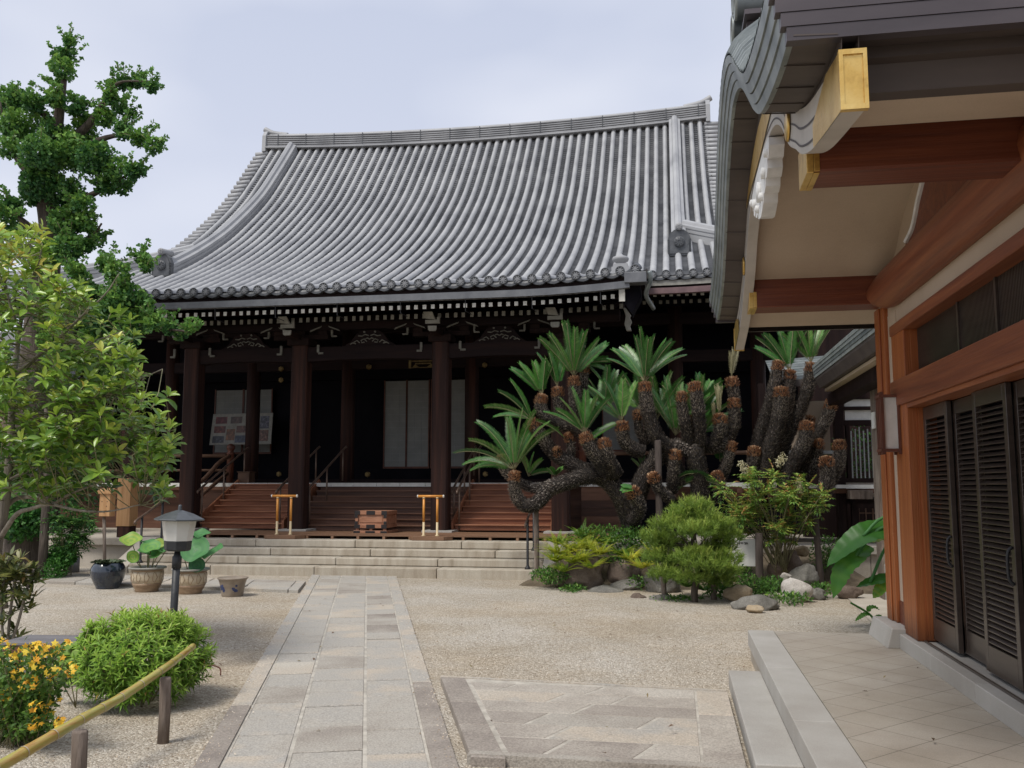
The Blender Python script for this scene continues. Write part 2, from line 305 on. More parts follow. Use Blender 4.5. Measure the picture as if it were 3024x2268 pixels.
# leaves
M['ginkgo'] = leafmat('ginkgo_leaf', [(0, (.026, .085, .03)), (.35, (.06, .17, .045)), (.7, (.145, .30, .058)), (1, (.26, .44, .085))], trans=.25)
M['magnolia'] = leafmat('glossy_shrub_leaf', [(0, (.045, .10, .022)), (.3, (.10, .20, .03)), (.55, (.22, .37, .045)), (.80, (.40, .52, .08)), (.95, (.52, .54, .10)), (1, (.55, .40, .09))], rough=.33, trans=.25, spec=.5)
M['bush'] = leafmat('bush_leaf', [(0, (.06, .145, .02)), (.4, (.19, .36, .045)), (.75, (.37, .55, .085)), (.95, (.50, .62, .15)), (1, (.40, .24, .07))], rough=.45, trans=.3)
M['darkleaf'] = leafmat('bronze_green_leaf', [(0, (.04, .06, .02)), (.4, (.09, .115, .032)), (.75, (.19, .19, .05)), (1, (.30, .20, .08))], rough=.42, trans=.2)
M['hyp'] = leafmat('small_shrub_leaf', [(0, (.03, .07, .016)), (.5, (.09, .19, .03)), (1, (.22, .34, .06))], trans=.25)
M['petal'] = leafmat('orange_petal', [(0, (.74, .36, .04)), (.4, (.88, .56, .05)), (1, (.93, .72, .09))], trans=.3)
M['cycadleaf'] = leafmat('cycad_frond', [(0, (.018, .07, .024)), (.4, (.036, .128, .028)), (.75, (.08, .215, .036)), (1, (.22, .34, .10))], rough=.32, trans=.2, spec=.55)
M['cycadpale'] = leafmat('young_cycad_frond', [(0, (.30, .27, .14)), (1, (.52, .48, .30))], rough=.6, trans=.2)
M['scale'] = leafmat('cycad_trunk_scale', [(0, (.028, .022, .019)), (.22, (.07, .056, .046)), (.45, (.17, .14, .115)), (.68, (.38, .335, .29)), (.76, (.17, .08, .045)), (.88, (.38, .19, .10)), (1, (.66, .46, .28))], rough=.85, trans=0)
M['cycadtrunk'] = pmat('cycad_trunk', [(.3, (.012, .010, .009)), (.7, (.035, .028, .023))], scale=14, rough=.95, bump=.6)
M['pine'] = leafmat('pine_needle', [(0, (.07, .135, .028)), (.4, (.20, .31, .05)), (.75, (.36, .47, .085)), (1, (.50, .58, .15))], trans=.25)
M['nandina'] = leafmat('nandina_leaf', [(0, (.025, .08, .028)), (.4, (.075, .19, .04)), (.75, (.22, .36, .065)), (.95, (.42, .45, .10)), (1, (.42, .22, .08))], trans=.25)
M['fern'] = leafmat('fern_frond', [(0, (.05, .13, .022)), (.35, (.13, .26, .03)), (.7, (.36, .42, .04)), (1, (.60, .54, .06))], trans=.3)
M['ivy'] = leafmat('creeper_leaf', [(0, (.014, .055, .018)), (.5, (.04, .14, .024)), (1, (.10, .26, .04))], trans=.25)
M['lotus'] = leafmat('lotus_leaf', [(0, (.05, .15, .07)), (.5, (.10, .28, .09)), (.8, (.19, .38, .07)), (1, (.36, .44, .08))], rough=.5, trans=.3)
M['lily'] = leafmat('water_lily_leaf', [(0, (.03, .045, .025)), (1, (.10, .13, .07))], rough=.3, trans=.1)
M['banana'] = leafmat('banana_leaf', [(0, (.03, .12, .022)), (.5, (.06, .20, .03)), (.85, (.16, .33, .04)), (1, (.40, .36, .05))], rough=.38, trans=.35)
M['flower'] = leafmat('cream_flower', [(0, (.45, .40, .22)), (1, (.75, .70, .50))], trans=.2)
M['grass'] = leafmat('ground_cover_leaf', [(0, (.03, .085, .02)), (.5, (.09, .21, .035)), (1, (.22, .34, .06))], trans=.25)
# ------------------------------------------------------------------ ground
def gravelmat():
    m = bpy.data.materials.new('gravel'); m.use_nodes = True; N = m.node_tree.nodes; Lk = m.node_tree.links.new
    b = N['Principled BSDF']; b.inputs['Roughness'].default_value = .9; b.inputs['Specular IOR Level'].default_value = .25
    co = N.new('ShaderNodeTexCoord')
    wn = N.new('ShaderNodeTexNoise'); wn.inputs['Scale'].default_value = 40; Lk(co.outputs['Object'], wn.inputs['Vector'])
    wm = N.new('ShaderNodeMixRGB'); wm.blend_type = 'ADD'; wm.inputs['Fac'].default_value = .02; Lk(co.outputs['Object'], wm.inputs['Color1']); Lk(wn.outputs['Color'], wm.inputs['Color2'])
    v = N.new('ShaderNodeTexVoronoi'); v.inputs['Scale'].default_value = 74; Lk(wm.outputs[0], v.inputs['Vector'])
    s = N.new('ShaderNodeSeparateXYZ'); Lk(v.outputs['Color'], s.inputs[0])
    r = N.new('ShaderNodeValToRGB'); e = r.color_ramp.elements; e.new(.5); e.new(.8)
    for el, (p, c) in zip(e, [(0, (.28, .245, .20)), (.3, (.39, .352, .30)), (.7, (.475, .44, .385)), (1, (.64, .61, .555))]): el.position = p; el.color = (*c, 1)
    Lk(s.outputs[0], r.inputs['Fac'])
    n2 = N.new('ShaderNodeTexNoise'); n2.inputs['Scale'].default_value = .8; n2.inputs['Detail'].default_value = 6; Lk(co.outputs['Object'], n2.inputs['Vector'])
    r2 = N.new('ShaderNodeValToRGB'); r2.color_ramp.elements[0].position = .3; r2.color_ramp.elements[0].color = (.86, .82, .75, 1); r2.color_ramp.elements[1].position = .68; r2.color_ramp.elements[1].color = (1.06, 1.05, 1.03, 1)
    Lk(n2.outputs['Fac'], r2.inputs['Fac'])
    n3 = N.new('ShaderNodeTexNoise'); n3.inputs['Scale'].default_value = .33; n3.inputs['Detail'].default_value = 7; n3.inputs['Roughness'].default_value = .65; Lk(co.outputs['Object'], n3.inputs['Vector'])
    r3 = N.new('ShaderNodeValToRGB'); r3.color_ramp.elements[0].position = .42; r3.color_ramp.elements[0].color = (1, 1, 1, 1); r3.color_ramp.elements[1].position = .66; r3.color_ramp.elements[1].color = (.94, .865, .76, 1); Lk(n3.outputs['Fac'], r3.inputs['Fac'])
    m3 = N.new('ShaderNodeMixRGB'); m3.blend_type = 'MULTIPLY'; m3.inputs['Fac'].default_value = 1; Lk(r.outputs['Color'], m3.inputs['Color1']); Lk(r3.outputs['Color'], m3.inputs['Color2']); r = m3
    mu = N.new('ShaderNodeMixRGB'); mu.blend_type = 'MULTIPLY'; mu.inputs['Fac'].default_value = 1; Lk(r.outputs[0], mu.inputs['Color1']); Lk(r2.outputs['Color'], mu.inputs['Color2'])
    Lk(mu.outputs[0], b.inputs['Base Color'])
    bp = N.new('ShaderNodeBump'); bp.inputs['Strength'].default_value = .9; bp.inputs['Distance'].default_value = .012; bp.invert = True
    n4 = N.new('ShaderNodeTexNoise'); n4.inputs['Scale'].default_value = 3.2; n4.inputs['Detail'].default_value = 4; Lk(co.outputs['Object'], n4.inputs['Vector'])
    b2 = N.new('ShaderNodeBump'); b2.inputs['Strength'].default_value = .55; b2.inputs['Distance'].default_value = .06; Lk(n4.outputs['Fac'], b2.inputs['Height']); Lk(b2.outputs[0], bp.inputs['Normal'])
    Lk(v.outputs['Distance'], bp.inputs['Height']); Lk(bp.outputs[0], b.inputs['Normal'])
    return m
M['gravel'] = gravelmat()
g = MB(); g.add([(-400, -200, 0), (400, -200, 0), (400, 900, 0), (-400, 900, 0)], [(0, 1, 2, 3)])
tag(g.build('ground', M['gravel']), kind='structure', label='pale tan gravel courtyard ground')
# loose larger pebbles on the gravel nearest to the camera
def pebbles():
    P = []; n = 5200
    x = rng.uniform(-5.5, 1.2, n); y = 3.6 + 6.5 * rng.random(n) ** 1.7
    k = 900                       # strays that lie on the edges of the slabs
    s = rng.uniform(-1, 10.8, k); u = np.where(rng.random(k) < .5, rng.exponential(.05, k), 1.485 - rng.exponential(.05, k)); px_ = -2.73 - .3255 * s + .9455 * u; py_ = 5.03 + .9455 * s + .3255 * u
    x = np.concatenate([x, px_]); y = np.concatenate([y, py_]); z = np.concatenate([np.full(n, .002), np.full(k, .031)]); n += k
    p = np.stack([x, y, z], 1); d = rdir(n); d[:, 2] *= .25
    return leaves('gravel_stones', p, d, np.tile([0, 0, 1.], (n, 1)) + .3 * rdir(n), rng.uniform(.008, .02, n), rng.uniform(.007, .014, n), rng.random(n), PEB, M['pebble'])
PEB = (np.array([(-.5, 0, 0), (0, -.5, 0), (.5, 0, 0), (0, .5, 0), (0, 0, .45)]), [(0, 1, 4), (1, 2, 4), (2, 3, 4), (3, 0, 4)])
M['pebble'] = leafmat('loose_gravel', [(0, (.22, .165, .11)), (.5, (.45, .37, .28)), (1, (.66, .60, .50))], rough=.9, trans=0)
tag(pebbles(), kind='stuff', label='loose small stones scattered on the gravel', cat='gravel')

# ------------------------------------------------------------------ approach path: two kerbs and three files of slabs
PD = Vector((-.3255, .9455, 0)); PN = Vector((.9455, .3255, 0)); PO = Vector((-2.73, 5.03, 0)); PW = 1.485
def pp(s, u, z): q = PO + PD * s + PN * u; return (q.x, q.y, z)
def quadslab(m, c, z1, z0=-.02, ch=.007):
    """a slab from four plan corners, its top edge slightly eased"""
    c = [Vector((p[0], p[1], 0)) for p in c]; ce = sum(c, Vector()) / 4
    low = [(p.x, p.y, z0) for p in c]; mid = [(p.x, p.y, z1 - ch) for p in c]
    top = [((p + (ce - p).normalized() * ch * 1.3).x, (p + (ce - p).normalized() * ch * 1.3).y, z1) for p in c]
    m.add(low + mid + top, [(0, 1, 5, 4), (1, 2, 6, 5), (2, 3, 7, 6), (3, 0, 4, 7), (4, 5, 9, 8), (5, 6, 10, 9), (6, 7, 11, 10), (7, 4, 8, 11), (8, 9, 10, 11)])
M['earthjoint'] = pmat('dark_joint', [(.3, (.09, .075, .055)), (.7, (.19, .165, .13))], scale=9, rough=.95)
m = MB(); fr = [0, .103, .352, .645, .893, 1]
m.cm = 3; m.add([pp(-6, .02, .010), pp(-6, PW - .02, .010), pp(11.5, PW - .02, .010), pp(11.5, .02, .010)], [(0, 1, 2, 3)]); m.cm = 1
for u in fr[1:-1]: m.add([pp(-6, u * PW - .012, .0215), pp(-6, u * PW + .012, .0215), pp(11.5, u * PW + .012, .0215), pp(11.5, u * PW - .012, .0215)], [(0, 1, 2, 3)])
m.cm = 0
for k in range(5):
    u0, u1 = fr[k] * PW, fr[k + 1] * PW; g_ = .010 if k in (1, 2, 3) else .006; s = -5 + rnd.random() * .3
    kerb = k in (0, 4)
    while s < 11.3:
        ln = rnd.uniform(1.6, 2.6) if kerb else rnd.uniform(.40, .60)
        m.ct = min(.98, max(.02, rnd.gauss(.55, .22))) if not kerb else (.12 + rnd.random() * .2 if s < 1.2 else .6 + rnd.random() * .12)
        m.cm = 2 if kerb and s + ln < 2.0 else 0
        j = [rnd.uniform(-.006, .006) for _ in range(4)]
        quadslab(m, [pp(s + .010 + j[0], u0 + g_, 0), pp(s + .010 + j[1], u1 - g_, 0), pp(s + ln - .010 + j[2], u1 - g_, 0), pp(s + ln - .010 + j[3], u0 + g_, 0)], .026 + (.006 if kerb else rnd.uniform(-.005, .005)))
        s += ln
tag(m.build('stone_path', [M['slab'], M['mortar'], M['slabdark'], M['earthjoint']]), kind='structure', label='straight stone slab path leading to the hall steps')

# ------------------------------------------------------------------ slab apron in front of the entrance step
m = MB(); lx = lambda y: -1.92 + (7.48 - y) * (.69 / 2.01); zt = .06
m.cm = 1; m.add([(lx(7.46) + .02, 7.46, zt - .006), (.34, 7.32, zt - .006), (.34, 5.36, zt - .006), (lx(5.36) + .02, 5.36, zt - .006)], [(0, 1, 2, 3)]); m.cm = 0
top = lambda x: 7.48 - (x + 1.92) * .0625
m.ct = .8; quadslab(m, [(lx(7.44), 7.43, 0), (.36, 7.30, 0), (.36, 7.345, 0), (lx(7.48), 7.48, 0)], zt)
m.cm = 2
for y0, y1, t in ((7.42, 6.62, .25), (6.615, 6.02, .1), (6.015, 5.33, .3)):
    m.ct = t; quadslab(m, [(lx(y1), y1, 0), (lx(y1) + .20, y1, 0), (lx(y0) + .20, y0, 0), (lx(y0), y0, 0)], zt)
for y0, y1, t in ((7.28, 6.55, .85), (6.54, 5.33, .55)):
    m.cm = 0 if t > .8 else 2; m.ct = t; quadslab(m, [(.13, y1, 0), (.36, y1, 0), (.36, y0, 0), (.13, y0, 0)], zt)
m.cm = 0; m.ct = .3; quadslab(m, [(lx(5.42), 5.36, 0), (.36, 5.33, 0), (.36, 5.425, 0), (lx(5.42), 5.425, 0)], zt + .004)
rows = [(7.29, 7.03, [-1.30, -.62]), (7.02, 6.72, [-.88, -.42]), (6.71, 6.42, [-.66]), (6.41, 6.10, [-.93, -.20]), (6.09, 5.78, [-.75]), (5.77, 5.435, [-.72, -.20])]
for y0, y1, js in rows:
    f0 = lambda y: lx(y) + .232
    bounds = [None] + js + [None]
    for a, b in zip(bounds[:-1], bounds[1:]):
        sk = .06
        L0, L1 = (f0(y0), f0(y1)) if a is None else (a + sk + .011, a - sk + .011)
        R0, R1 = (.118, .118) if b is None else (b + sk - .011, b - sk - .011)
        sl_ = .03 if True else 0
        m.ct = rnd.choice([.3, .45, .6, .7, .75, .85]); m.cm = 2 if rnd.random() < .5 else 0
        quadslab(m, [(L1, y1 + .0, 0), (R1, y1 - .0, 0), (R0, y0, 0), (L0, y0, 0)], zt - .003)
tag(m.build('stone_apron', [M['slab'], M['mortar'], M['slabdark']]), kind='structure', label='raised patchwork of grey stone slabs before the entrance step')

# low side path behind the pots
a, b = onz(880, 1752), onz(186, 1726); m = MB(); dv = (b - a).normalized()
for q0, q1, o0, o1, t in [(0, .16, 0, 1.25, .6)] + [(.18 + i * .78, .94 + i * .78, j * .42, j * .42 + .40, rnd.random()) for i in range(11) for j in range(3)]:
    sh = 0 if q0 == 0 else rnd.uniform(0, .03)
    P4 = [a + dv * q0 + Vector((-.32 * o0, o0, 0)), a + dv * q1 + Vector((-.32 * o0, o0, 0)), a + dv * (q1 - sh) + Vector((-.32 * o1, o1, 0)), a + dv * (q0 - sh) + Vector((-.32 * o1, o1, 0))]
    m.ct = t; quadslab(m, P4[::-1], .05)
tag(m.build('side_path', [M['slab']]), kind='structure', label='low slab path running behind the row of pots')

# ------------------------------------------------------------------ stone platform with its four steps
SX0, SX1 = -9.98, -2.28
pl = thing('stone_platform', 'pale stone platform with four weathered steps in front of the temple hall', 'stone steps', (-6, 16.6, 0))
mm = M['granite']
def stone_row(m, x0, x1, y0, y1, z0, z1, ln):
    x = x0 + 0
    while x < x1 - .01:
        e = min(x1, x + ln * rnd.uniform(.75, 1.25))
        if x1 - e < .5: e = x1
        m.ct = .5 + rnd.uniform(-.3, .3); m.box(x + .005, e - .005, y0, y1, z0, z1); x = e
for i, (z0, z1) in enumerate(((-.02, .172), (.175, .306), (.309, .440), (.443, .58))):
    m = MB(); stone_row(m, SX0, SX1, 15.66 + i * .34, 16.0 + i * .34 + (.0 if i < 3 else .25), z0, z1, 2.1); m.build('step', M['step'], pl, bevel=.016)
m = MB(); m.ct = .5
for x in np.arange(-18, 7, 1.4): m.ct = rnd.uniform(.35, .7); m.box(x + .004, x + 1.396, 16.93, 21.4, -.02, .579)
m.build('paving', mm, pl)
for x0, x1 in ((-11.75, -10.32), (-1.93, 6.5)):
    m = MB(); stone_row(m, x0, x1, 16.58, 16.929, .44, .58, 1.7); m.ct = .3
    x = x0
    while x < x1: e = min(x + 1.3, x1); m.ct = rnd.uniform(.2, .5); m.box(x + .003, e - .003, 16.68, 16.928, -.02, .437); x = e
    m.build('coping', mm, pl, bevel=.012)
for x0 in (-10.315, -2.275):
    m = MB(); m.ct = .62; m.prism([(15.62, -.02), (15.62, .12), (16.62, .60), (16.925, .60), (16.925, -.02)], 'x', x0, x0 + .33); m.build('cheek_stone', mm, pl, bevel=.01)

# ------------------------------------------------------------------ the temple hall
XC = -6.33; YR = 29.2
hall = thing('temple_hall', 'large dark timber temple hall with curved grey tiled hip and gable roof', 'temple', (XC, 18.5, .58))
pY = [16.8, 18.9, 20.0, 21.1, 22.2, 23.4, 24.7, 26.48, 27.77, 29.2]
pZ = [5.46, 5.93, 6.36, 6.86, 7.40, 8.08, 8.93, 10.33, 11.63, 13.20]
_s = smooth([(0, y, z) for y, z in zip(pY, pZ)], 10); _sy = [p.y for p in _s]; _sz = [p.z for p in _s]
def zf(x, y):
    t = max(0, (y - 16.8) / 12.4); a = abs(x - XC)
    lift = .10 * max(0, (a - 3.2) / 2.4) ** 2 * max(0, 1 - max(0, y - 16.8) / 2.0) if a < 5.9 else .0
    if a > 6.2: lift += .35 * ((a - 6.2) / 4.4) ** 2 * max(0, 1 - (y - 18.9) / 4)
    return float(np.interp(y, _sy, _sz)) + .24 * min(1.2, (a / 7.6) ** 2) * t * t + lift
def resample(pts, step):
    P = np.array([tuple(p) for p in pts]); d = np.concatenate([[0], np.cumsum(np.linalg.norm(np.diff(P, axis=0), axis=1))])
    n = max(2, int(d[-1] / step) + 1); s = np.linspace(0, d[-1], n)
    return np.stack([np.interp(s, d, P[:, k]) for k in range(3)], 1)
SP = .277
def tile_row(m, pts, side, cover=True, pan=True):
    """pts run from the ridge down to the eave; side: unit vector across the row"""
    side = np.array(side, float)
    if cover:
        P = resample(pts, .30); t = np.gradient(P, axis=0); t = nrm(t); up = np.cross(side, t); up *= np.sign(up[:, 2:3])
        vs = []; n = 7; m.cs = True
        for i in range(len(P)):
            for rr, off in (((.078, 0), (.069, .02)) if i < len(P) - 1 else ((.078, 0),)):
                for k in range(n):
                    an = math.pi * (k / (n - 1)); vs.append(P[i] + t[i] * off + side * math.cos(an) * rr + up[i] * (math.sin(an) * rr * 1.05 + .025))
        # upper end of a tile slightly narrower than the one before it
        rings = len(vs) // n; o = len(m.v); tv = [min(1, max(0, rnd.gauss(.70, .07))) for _ in range(rings)]
        m.v += [tuple(v) for v in vs]; m.t += [tv[(i // n) // 2] for i in range(len(vs))]
        for i in range(rings - 1):
            for k in range(n - 1):
                m.f.append([o + i * n + k, o + (i + 1) * n + k, o + (i + 1) * n + k + 1, o + i * n + k + 1]); m.mi.append(m.cm); m.sm.append(True)
        m.cs = False
    if pan:
        P = resample(pts, .128); t = nrm(np.gradient(P, axis=0)); up = np.cross(side, t); up *= np.sign(up[:, 2:3])
        o = len(m.v); n = 5; cnt = 0
        for i in range(len(P) - 1):
            tv = min(1, max(0, rnd.gauss(.24, .07)))
            for q, h in ((P[i], -.012), (P[i + 1], .042)):
                for k in range(n):
                    a = k / (n - 1); dip = -.045 * (1 - (2 * a - 1) ** 2)
                    m.v.append(tuple(q + side * (.05 + a * (SP - .10)) + up[i] * (h + dip + .01))); m.t.append(tv)
                cnt += 1
        for i in range(cnt - 1):
            for k in range(n - 1):
                m.f.append([o + i * n + k, o + i * n + k + 1, o + (i + 1) * n + k + 1, o + (i + 1) * n + k]); m.mi.append(m.cm); m.sm.append(False)
def run(x, y0, y1): return [(x, y, zf(x, y)) for y in np.linspace(y0, y1, 60)]
KX0, KX1 = XC - 5.7, XC + 5.7
EX0, EX1 = XC - 10.57, XC + 10.57; VX0, VX1 = XC - 7.61, XC + 7.61; HY = 22.9; HX = 6.57
m = MB(); ends = []; xs = [XC + (i + .5) * SP for i in range(-39, 39)]
for x in xs:
    a = abs(x - XC)
    ye = 16.8 if KX0 < x < KX1 else 18.9
    if a > 10.4: continue
    yt = YR - .1 if a < 7.5 else min(HY, 18.9 + (10.57 - a))
    if yt - ye < .4: continue
    pts = run(x, yt, ye)
    tile_row(m, pts, (1, 0, 0)); ends.append((x, ye, zf(x, ye)))
for sg in (-1, 1):            # the two hip sides, tiled sideways, and the verge tiles of the gables
    for k in range(60):
        y0 = 19.1 + k * SP
        d1 = min(4.0, y0 - 18.9)
        if y0 > 36: break
        pts = [(XC + sg * (10.57 - d), y0, zf(XC + 7, 18.9 + d) - .25 * (1 - 0) * 0) for d in np.linspace(d1, 0, 24)]
        if len(pts) > 1 and d1 > .3: tile_row(m, pts, (0, 1, 0), cover=True, pan=(sg < 0))
    P = resample([(VX0 if sg < 0 else VX1, y, zf(VX1, y)) for y in np.linspace(YR - .2, HY - .2, 60)], .275)
    m.cs = True
    for p in P: m.ct = rnd.uniform(.3, .7); m.tube([(p[0] - sg * .12, p[1], p[2] - .03), (p[0] + sg * .33, p[1], p[2] - .05)], .082, 9)
    m.cs = False
# back slope and the boards under the tiles
m.ct = .4
for x0, x1, ya, yb, dz in ((EX0 + 3, EX1 - 3, HY, YR, -.10), (KX0, KX1, 16.85, 19, -.06), (EX0, EX1, 18.95, HY, -.10)):
    m.grid([[(x, y, zf(x, y) + dz) for x in np.linspace(x0, x1, 30)] for y in np.linspace(ya, yb, 14)])
bxr = lambda y: (10.57 - min(HY - 18.9, y - 18.9) if y < HY else 7.6)
m.grid([[(XC + q * bxr(y), 2 * YR - y, zf(XC + 6, y) - .02) for q in np.linspace(-1, 1, 20)] for y in list(np.linspace(18.9, HY, 8)) + list(np.linspace(HY + .01, YR, 14))])
roof = m.build('roof', M['tile'], hall)
# gable walls
for sg in (-1, 1):
    ys = list(np.linspace(HY - .6, YR, 16)); prof = [(y, zf(XC + 7, y) - .25) for y in ys]; prof += [(2 * YR - y, z) for y, z in prof[::-1][1:]]
    o = MB(); o.prism(prof + [(2 * YR - HY + .6, 6.2), (HY - .6, 6.2)], 'x', XC + sg * 7.0, XC + sg * 7.2); o.build('gable_wall', M['wood_dark'], hall)
# main ridge: courses of thin tiles, straps, end plates with an upturned round tile
m = MB(); xr = np.linspace(VX0 + .05, VX1 - .05, 40); zr = lambda x: 13.17 + .24 * ((x - XC) / 7.6) ** 2
for i in range(13):
    wd = .25 if i % 2 == 0 else .215; hh = .034; m.ct = .04 if i % 2 else .30
    if i == 0: wd = .34; m.ct = .8
    if i == 1: wd = .22
    z0 = i * .0365
    sec = [(-wd, z0), (wd, z0), (wd, z0 + hh), (-wd, z0 + hh)]
    m.grid([[(x, YR + q[0], zr(x) + q[1] - .05) for q in sec + sec[:1]] for x in xr])
for i in range(1): m.ct = .6; m.cs = True; m.tube([(x, YR, zr(x) + .445) for x in xr], .12, 10); m.cs = False
ridge = m.build('main_ridge', M['tile'], roof)
m = MB()
for x in np.arange(VX0 + .5, VX1, 1.03): m.box(x - .012, x + .012, YR - .262, YR + .262, zr(x) + .06, zr(x) + .45)
m.build('ridge_strap', M['tile_dark'], roof, split=True)
for sg, x in ((-1, VX0), (1, VX1)):
    m = MB(); z = zr(x); m.ct = .6
    m.prism([(YR - .33, z - .18), (YR + .33, z - .18), (YR + .30, z + .40), (YR + .16, z + .60), (YR - .16, z + .60), (YR - .30, z + .40)], 'x', x - .07, x + .07)
    m.cs = True; m.tube(smooth([(x - sg * .75, YR, z + .46), (x - sg * .2, YR, z + .57), (x + sg * .12, YR, z + .74)], 5), [.10] * 11, 10)
    m.cs = False; m.build('ridge_end_tile', M['tile'], roof, bevel=.012)
def ridge_beam(m, pts, wd, hg, side):
    P = resample(pts, .25); t = nrm(np.gradient(P, axis=0)); side = np.array(side, float); up = np.cross(side, t); up *= np.sign(up[:, 2:3])
    sec = [(-1, -.2), (-1, .22), (-.9, .22), (-.9, .30), (-1, .30), (-1, .46), (-.9, .46), (-.9, .54), (-1, .54), (-1, .70), (-.55, .78), (-.42, .95), (0, 1.05), (.42, .95), (.55, .78), (1, .70), (1, .54), (.9, .54), (.9, .46), (1, .46), (1, .30), (.9, .30), (.9, .22), (1, .22), (1, -.2)]
    m.ct = .62; m.grid([[tuple(P[i] + side * a * wd + up[i] * b * hg) for a, b in sec] for i in range(len(P))])
def face_tile(x, y, z, wd, hg, mat, ry=0, name='ogre_tile'):
    m = MB(); p = [(-wd, 0), (wd, 0), (wd, hg * .62), (wd * .8, hg * .86), (wd * .4, hg), (-wd * .4, hg), (-wd * .8, hg * .86), (-wd, hg * .62)]
    m.prism([(x + a, z + b) for a, b in p], 'y', y - .07, y + .05)
    m.prism([(x + a * .82, z + hg * .08 + b * .84) for a, b in p], 'y', y - .09, y - .069)
    m.cs = True; m.lathe([(wd * .42, -.13), (wd * .47, -.115), (wd * .47, -.088)], (x, y, z + hg * .52), 20, 'y'); m.cs = False
    for k in range(10):
        an = k * math.pi / 5; m.obox((x + wd * .26 * math.cos(an), y - .135, z + hg * .52 + wd * .26 * math.sin(an)), (wd * .26, .02, wd * .09), Matrix.Rotation(-an, 3, 'Y'))
    for k in range(9):
        for sx in (-1, 1): m.obox((x + sx * wd * .91, y - .076, z + hg * (.06 + .07 * k)), (wd * .09, .03, hg * .035), Matrix.Identity(3))
    return m.build(name, mat, roof, bevel=0)
for sg in (-1, 1):
    x = XC + sg * 6.54; m = MB(); m.cs = False
    ridge_beam(m, [(x, y, zf(x, y)) for y in np.linspace(YR - .2, 21.25, 60)], .175, .40, (1, 0, 0)); m.build('descending_ridge', M['tile'], roof)
    face_tile(x, 21.15, zf(x, 21.1) + .02, .27, .62, M['tile_dark'])
    m = MB(); m.cs = True; m.tube([(x, 21.5, zf(x, 21.3) + .66), (x, 21.0, zf(x, 21.1) + .70)], .085, 12); m.cs = False
    for k in range(8):
        an = k * math.pi / 4; m.obox((x + .042 * math.cos(an), 20.992, zf(x, 21.1) + .70 + .042 * math.sin(an)), (.045, .02, .016), Matrix.Rotation(-an, 3, 'Y'))
    m.build('ridge_cap_tile', M['tile'], roof)
    m = MB(); hp = [(XC + sg * (6.6 + d), 22.95 - d, zf(XC + sg * (6.6 + d), 22.95 - d) + .02) for d in np.linspace(0, 3.95, 24)]
    ridge_beam(m, hp, .17, .40, (.707, .707 * sg, 0)); m.build('hip_ridge', M['tile'], roof)
    q = hp[-1]; face_tile(q[0], q[1], q[2], .2, .45, M['tile_dark'])
# round eave tiles with a flower face
M['tile_mid'] = pmat('flower_relief_tile', [(.3, (.15, .155, .165)), (.7, (.22, .225, .235))], scale=9, rough=.5)
me0 = None; c0 = None
for x, y, z in ends:
    if me0 is None:
        m = MB(); m.cs = True; m.lathe([(.088, .02), (.09, -.03), (.076, -.036), (.072, -.02), (.0, -.02)], (0, 0, 0), 18, 'y'); m.cs = False
        m.cm = 1
        for k in range(8):
            an = (k + .5) * math.pi / 4; m.obox((.040 * math.cos(an), -.024, .040 * math.sin(an)), (.052, .014, .017), Matrix.Rotation(-an, 3, 'Y'))
        m.lathe([(.014, -.035), (.014, -.018)], (0, 0, 0), 8, 'y')
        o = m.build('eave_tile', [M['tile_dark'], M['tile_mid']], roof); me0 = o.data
    else:
        o = bpy.data.objects.new('eave_tile', me0); link(o); o.parent = roof
    o.location = (x, y - .01, z + .035); o.rotation_euler = (R(-6), 0, 0)
m = MB()          # drip plates between them
for i in range(len(ends) - 1):
    (xa, ya, za), (xb, yb, zb) = ends[i], ends[i + 1]
    if abs(ya - yb) > .1 or xb - xa > .4: continue
    rows_ = []
    for k in range(7):
        t = k / 6; x = lerp(xa, xb, t); dip = -.05 * (1 - (2 * t - 1) ** 2); z = lerp(za, zb, t) + dip
        rows_.append([(x, ya - .015, z + .04), (x, ya - .03, z - .0), (x, ya - .03, z - .045), (x, ya + .1, z - .05)])
    m.ct = .3; m.grid(rows_)
if True:
    w_ = m; w_.v = [tuple(round(c, 5) for c in v) for v in w_.v]; ix = {}; rm = []
    nv = []; nt = []
    for v, t_ in zip(w_.v, w_.t):
        if v not in ix: ix[v] = len(nv); nv.append(v); nt.append(t_)
        rm.append(ix[v])
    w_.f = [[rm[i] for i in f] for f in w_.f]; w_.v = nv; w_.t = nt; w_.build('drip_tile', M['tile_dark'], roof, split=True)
# jewel finial on the porch corner and the upturned corner tile
p = at(1833, 795, 17.55); m = MB(); m.ct = .6
m.box(p.x - .17, p.x + .17, p.y - .15, p.y + .15, p.z - .25, p.z + .02); m.box(p.x - .14, p.x + .14, p.y - .12, p.y + .12, p.z + .02, p.z + .09)
m.cs = True; m.lathe([(.10, .09), (.075, .12), (.15, .16), (.165, .20), (.15, .235), (.06, .27), (.02, .31)], p, 4 * 5); m.build('jewel_finial', M['tile'], roof)
m = MB(); q = at(1886, 785, 17.1); m.cs = True; m.tube([(q.x - .35, q.y + .2, q.z - .22), (q.x - .12, q.y + .08, q.z - .10), (q.x, q.y - .02, q.z)], .085, 12); m.build('corner_tile', M['tile_dark'], roof)

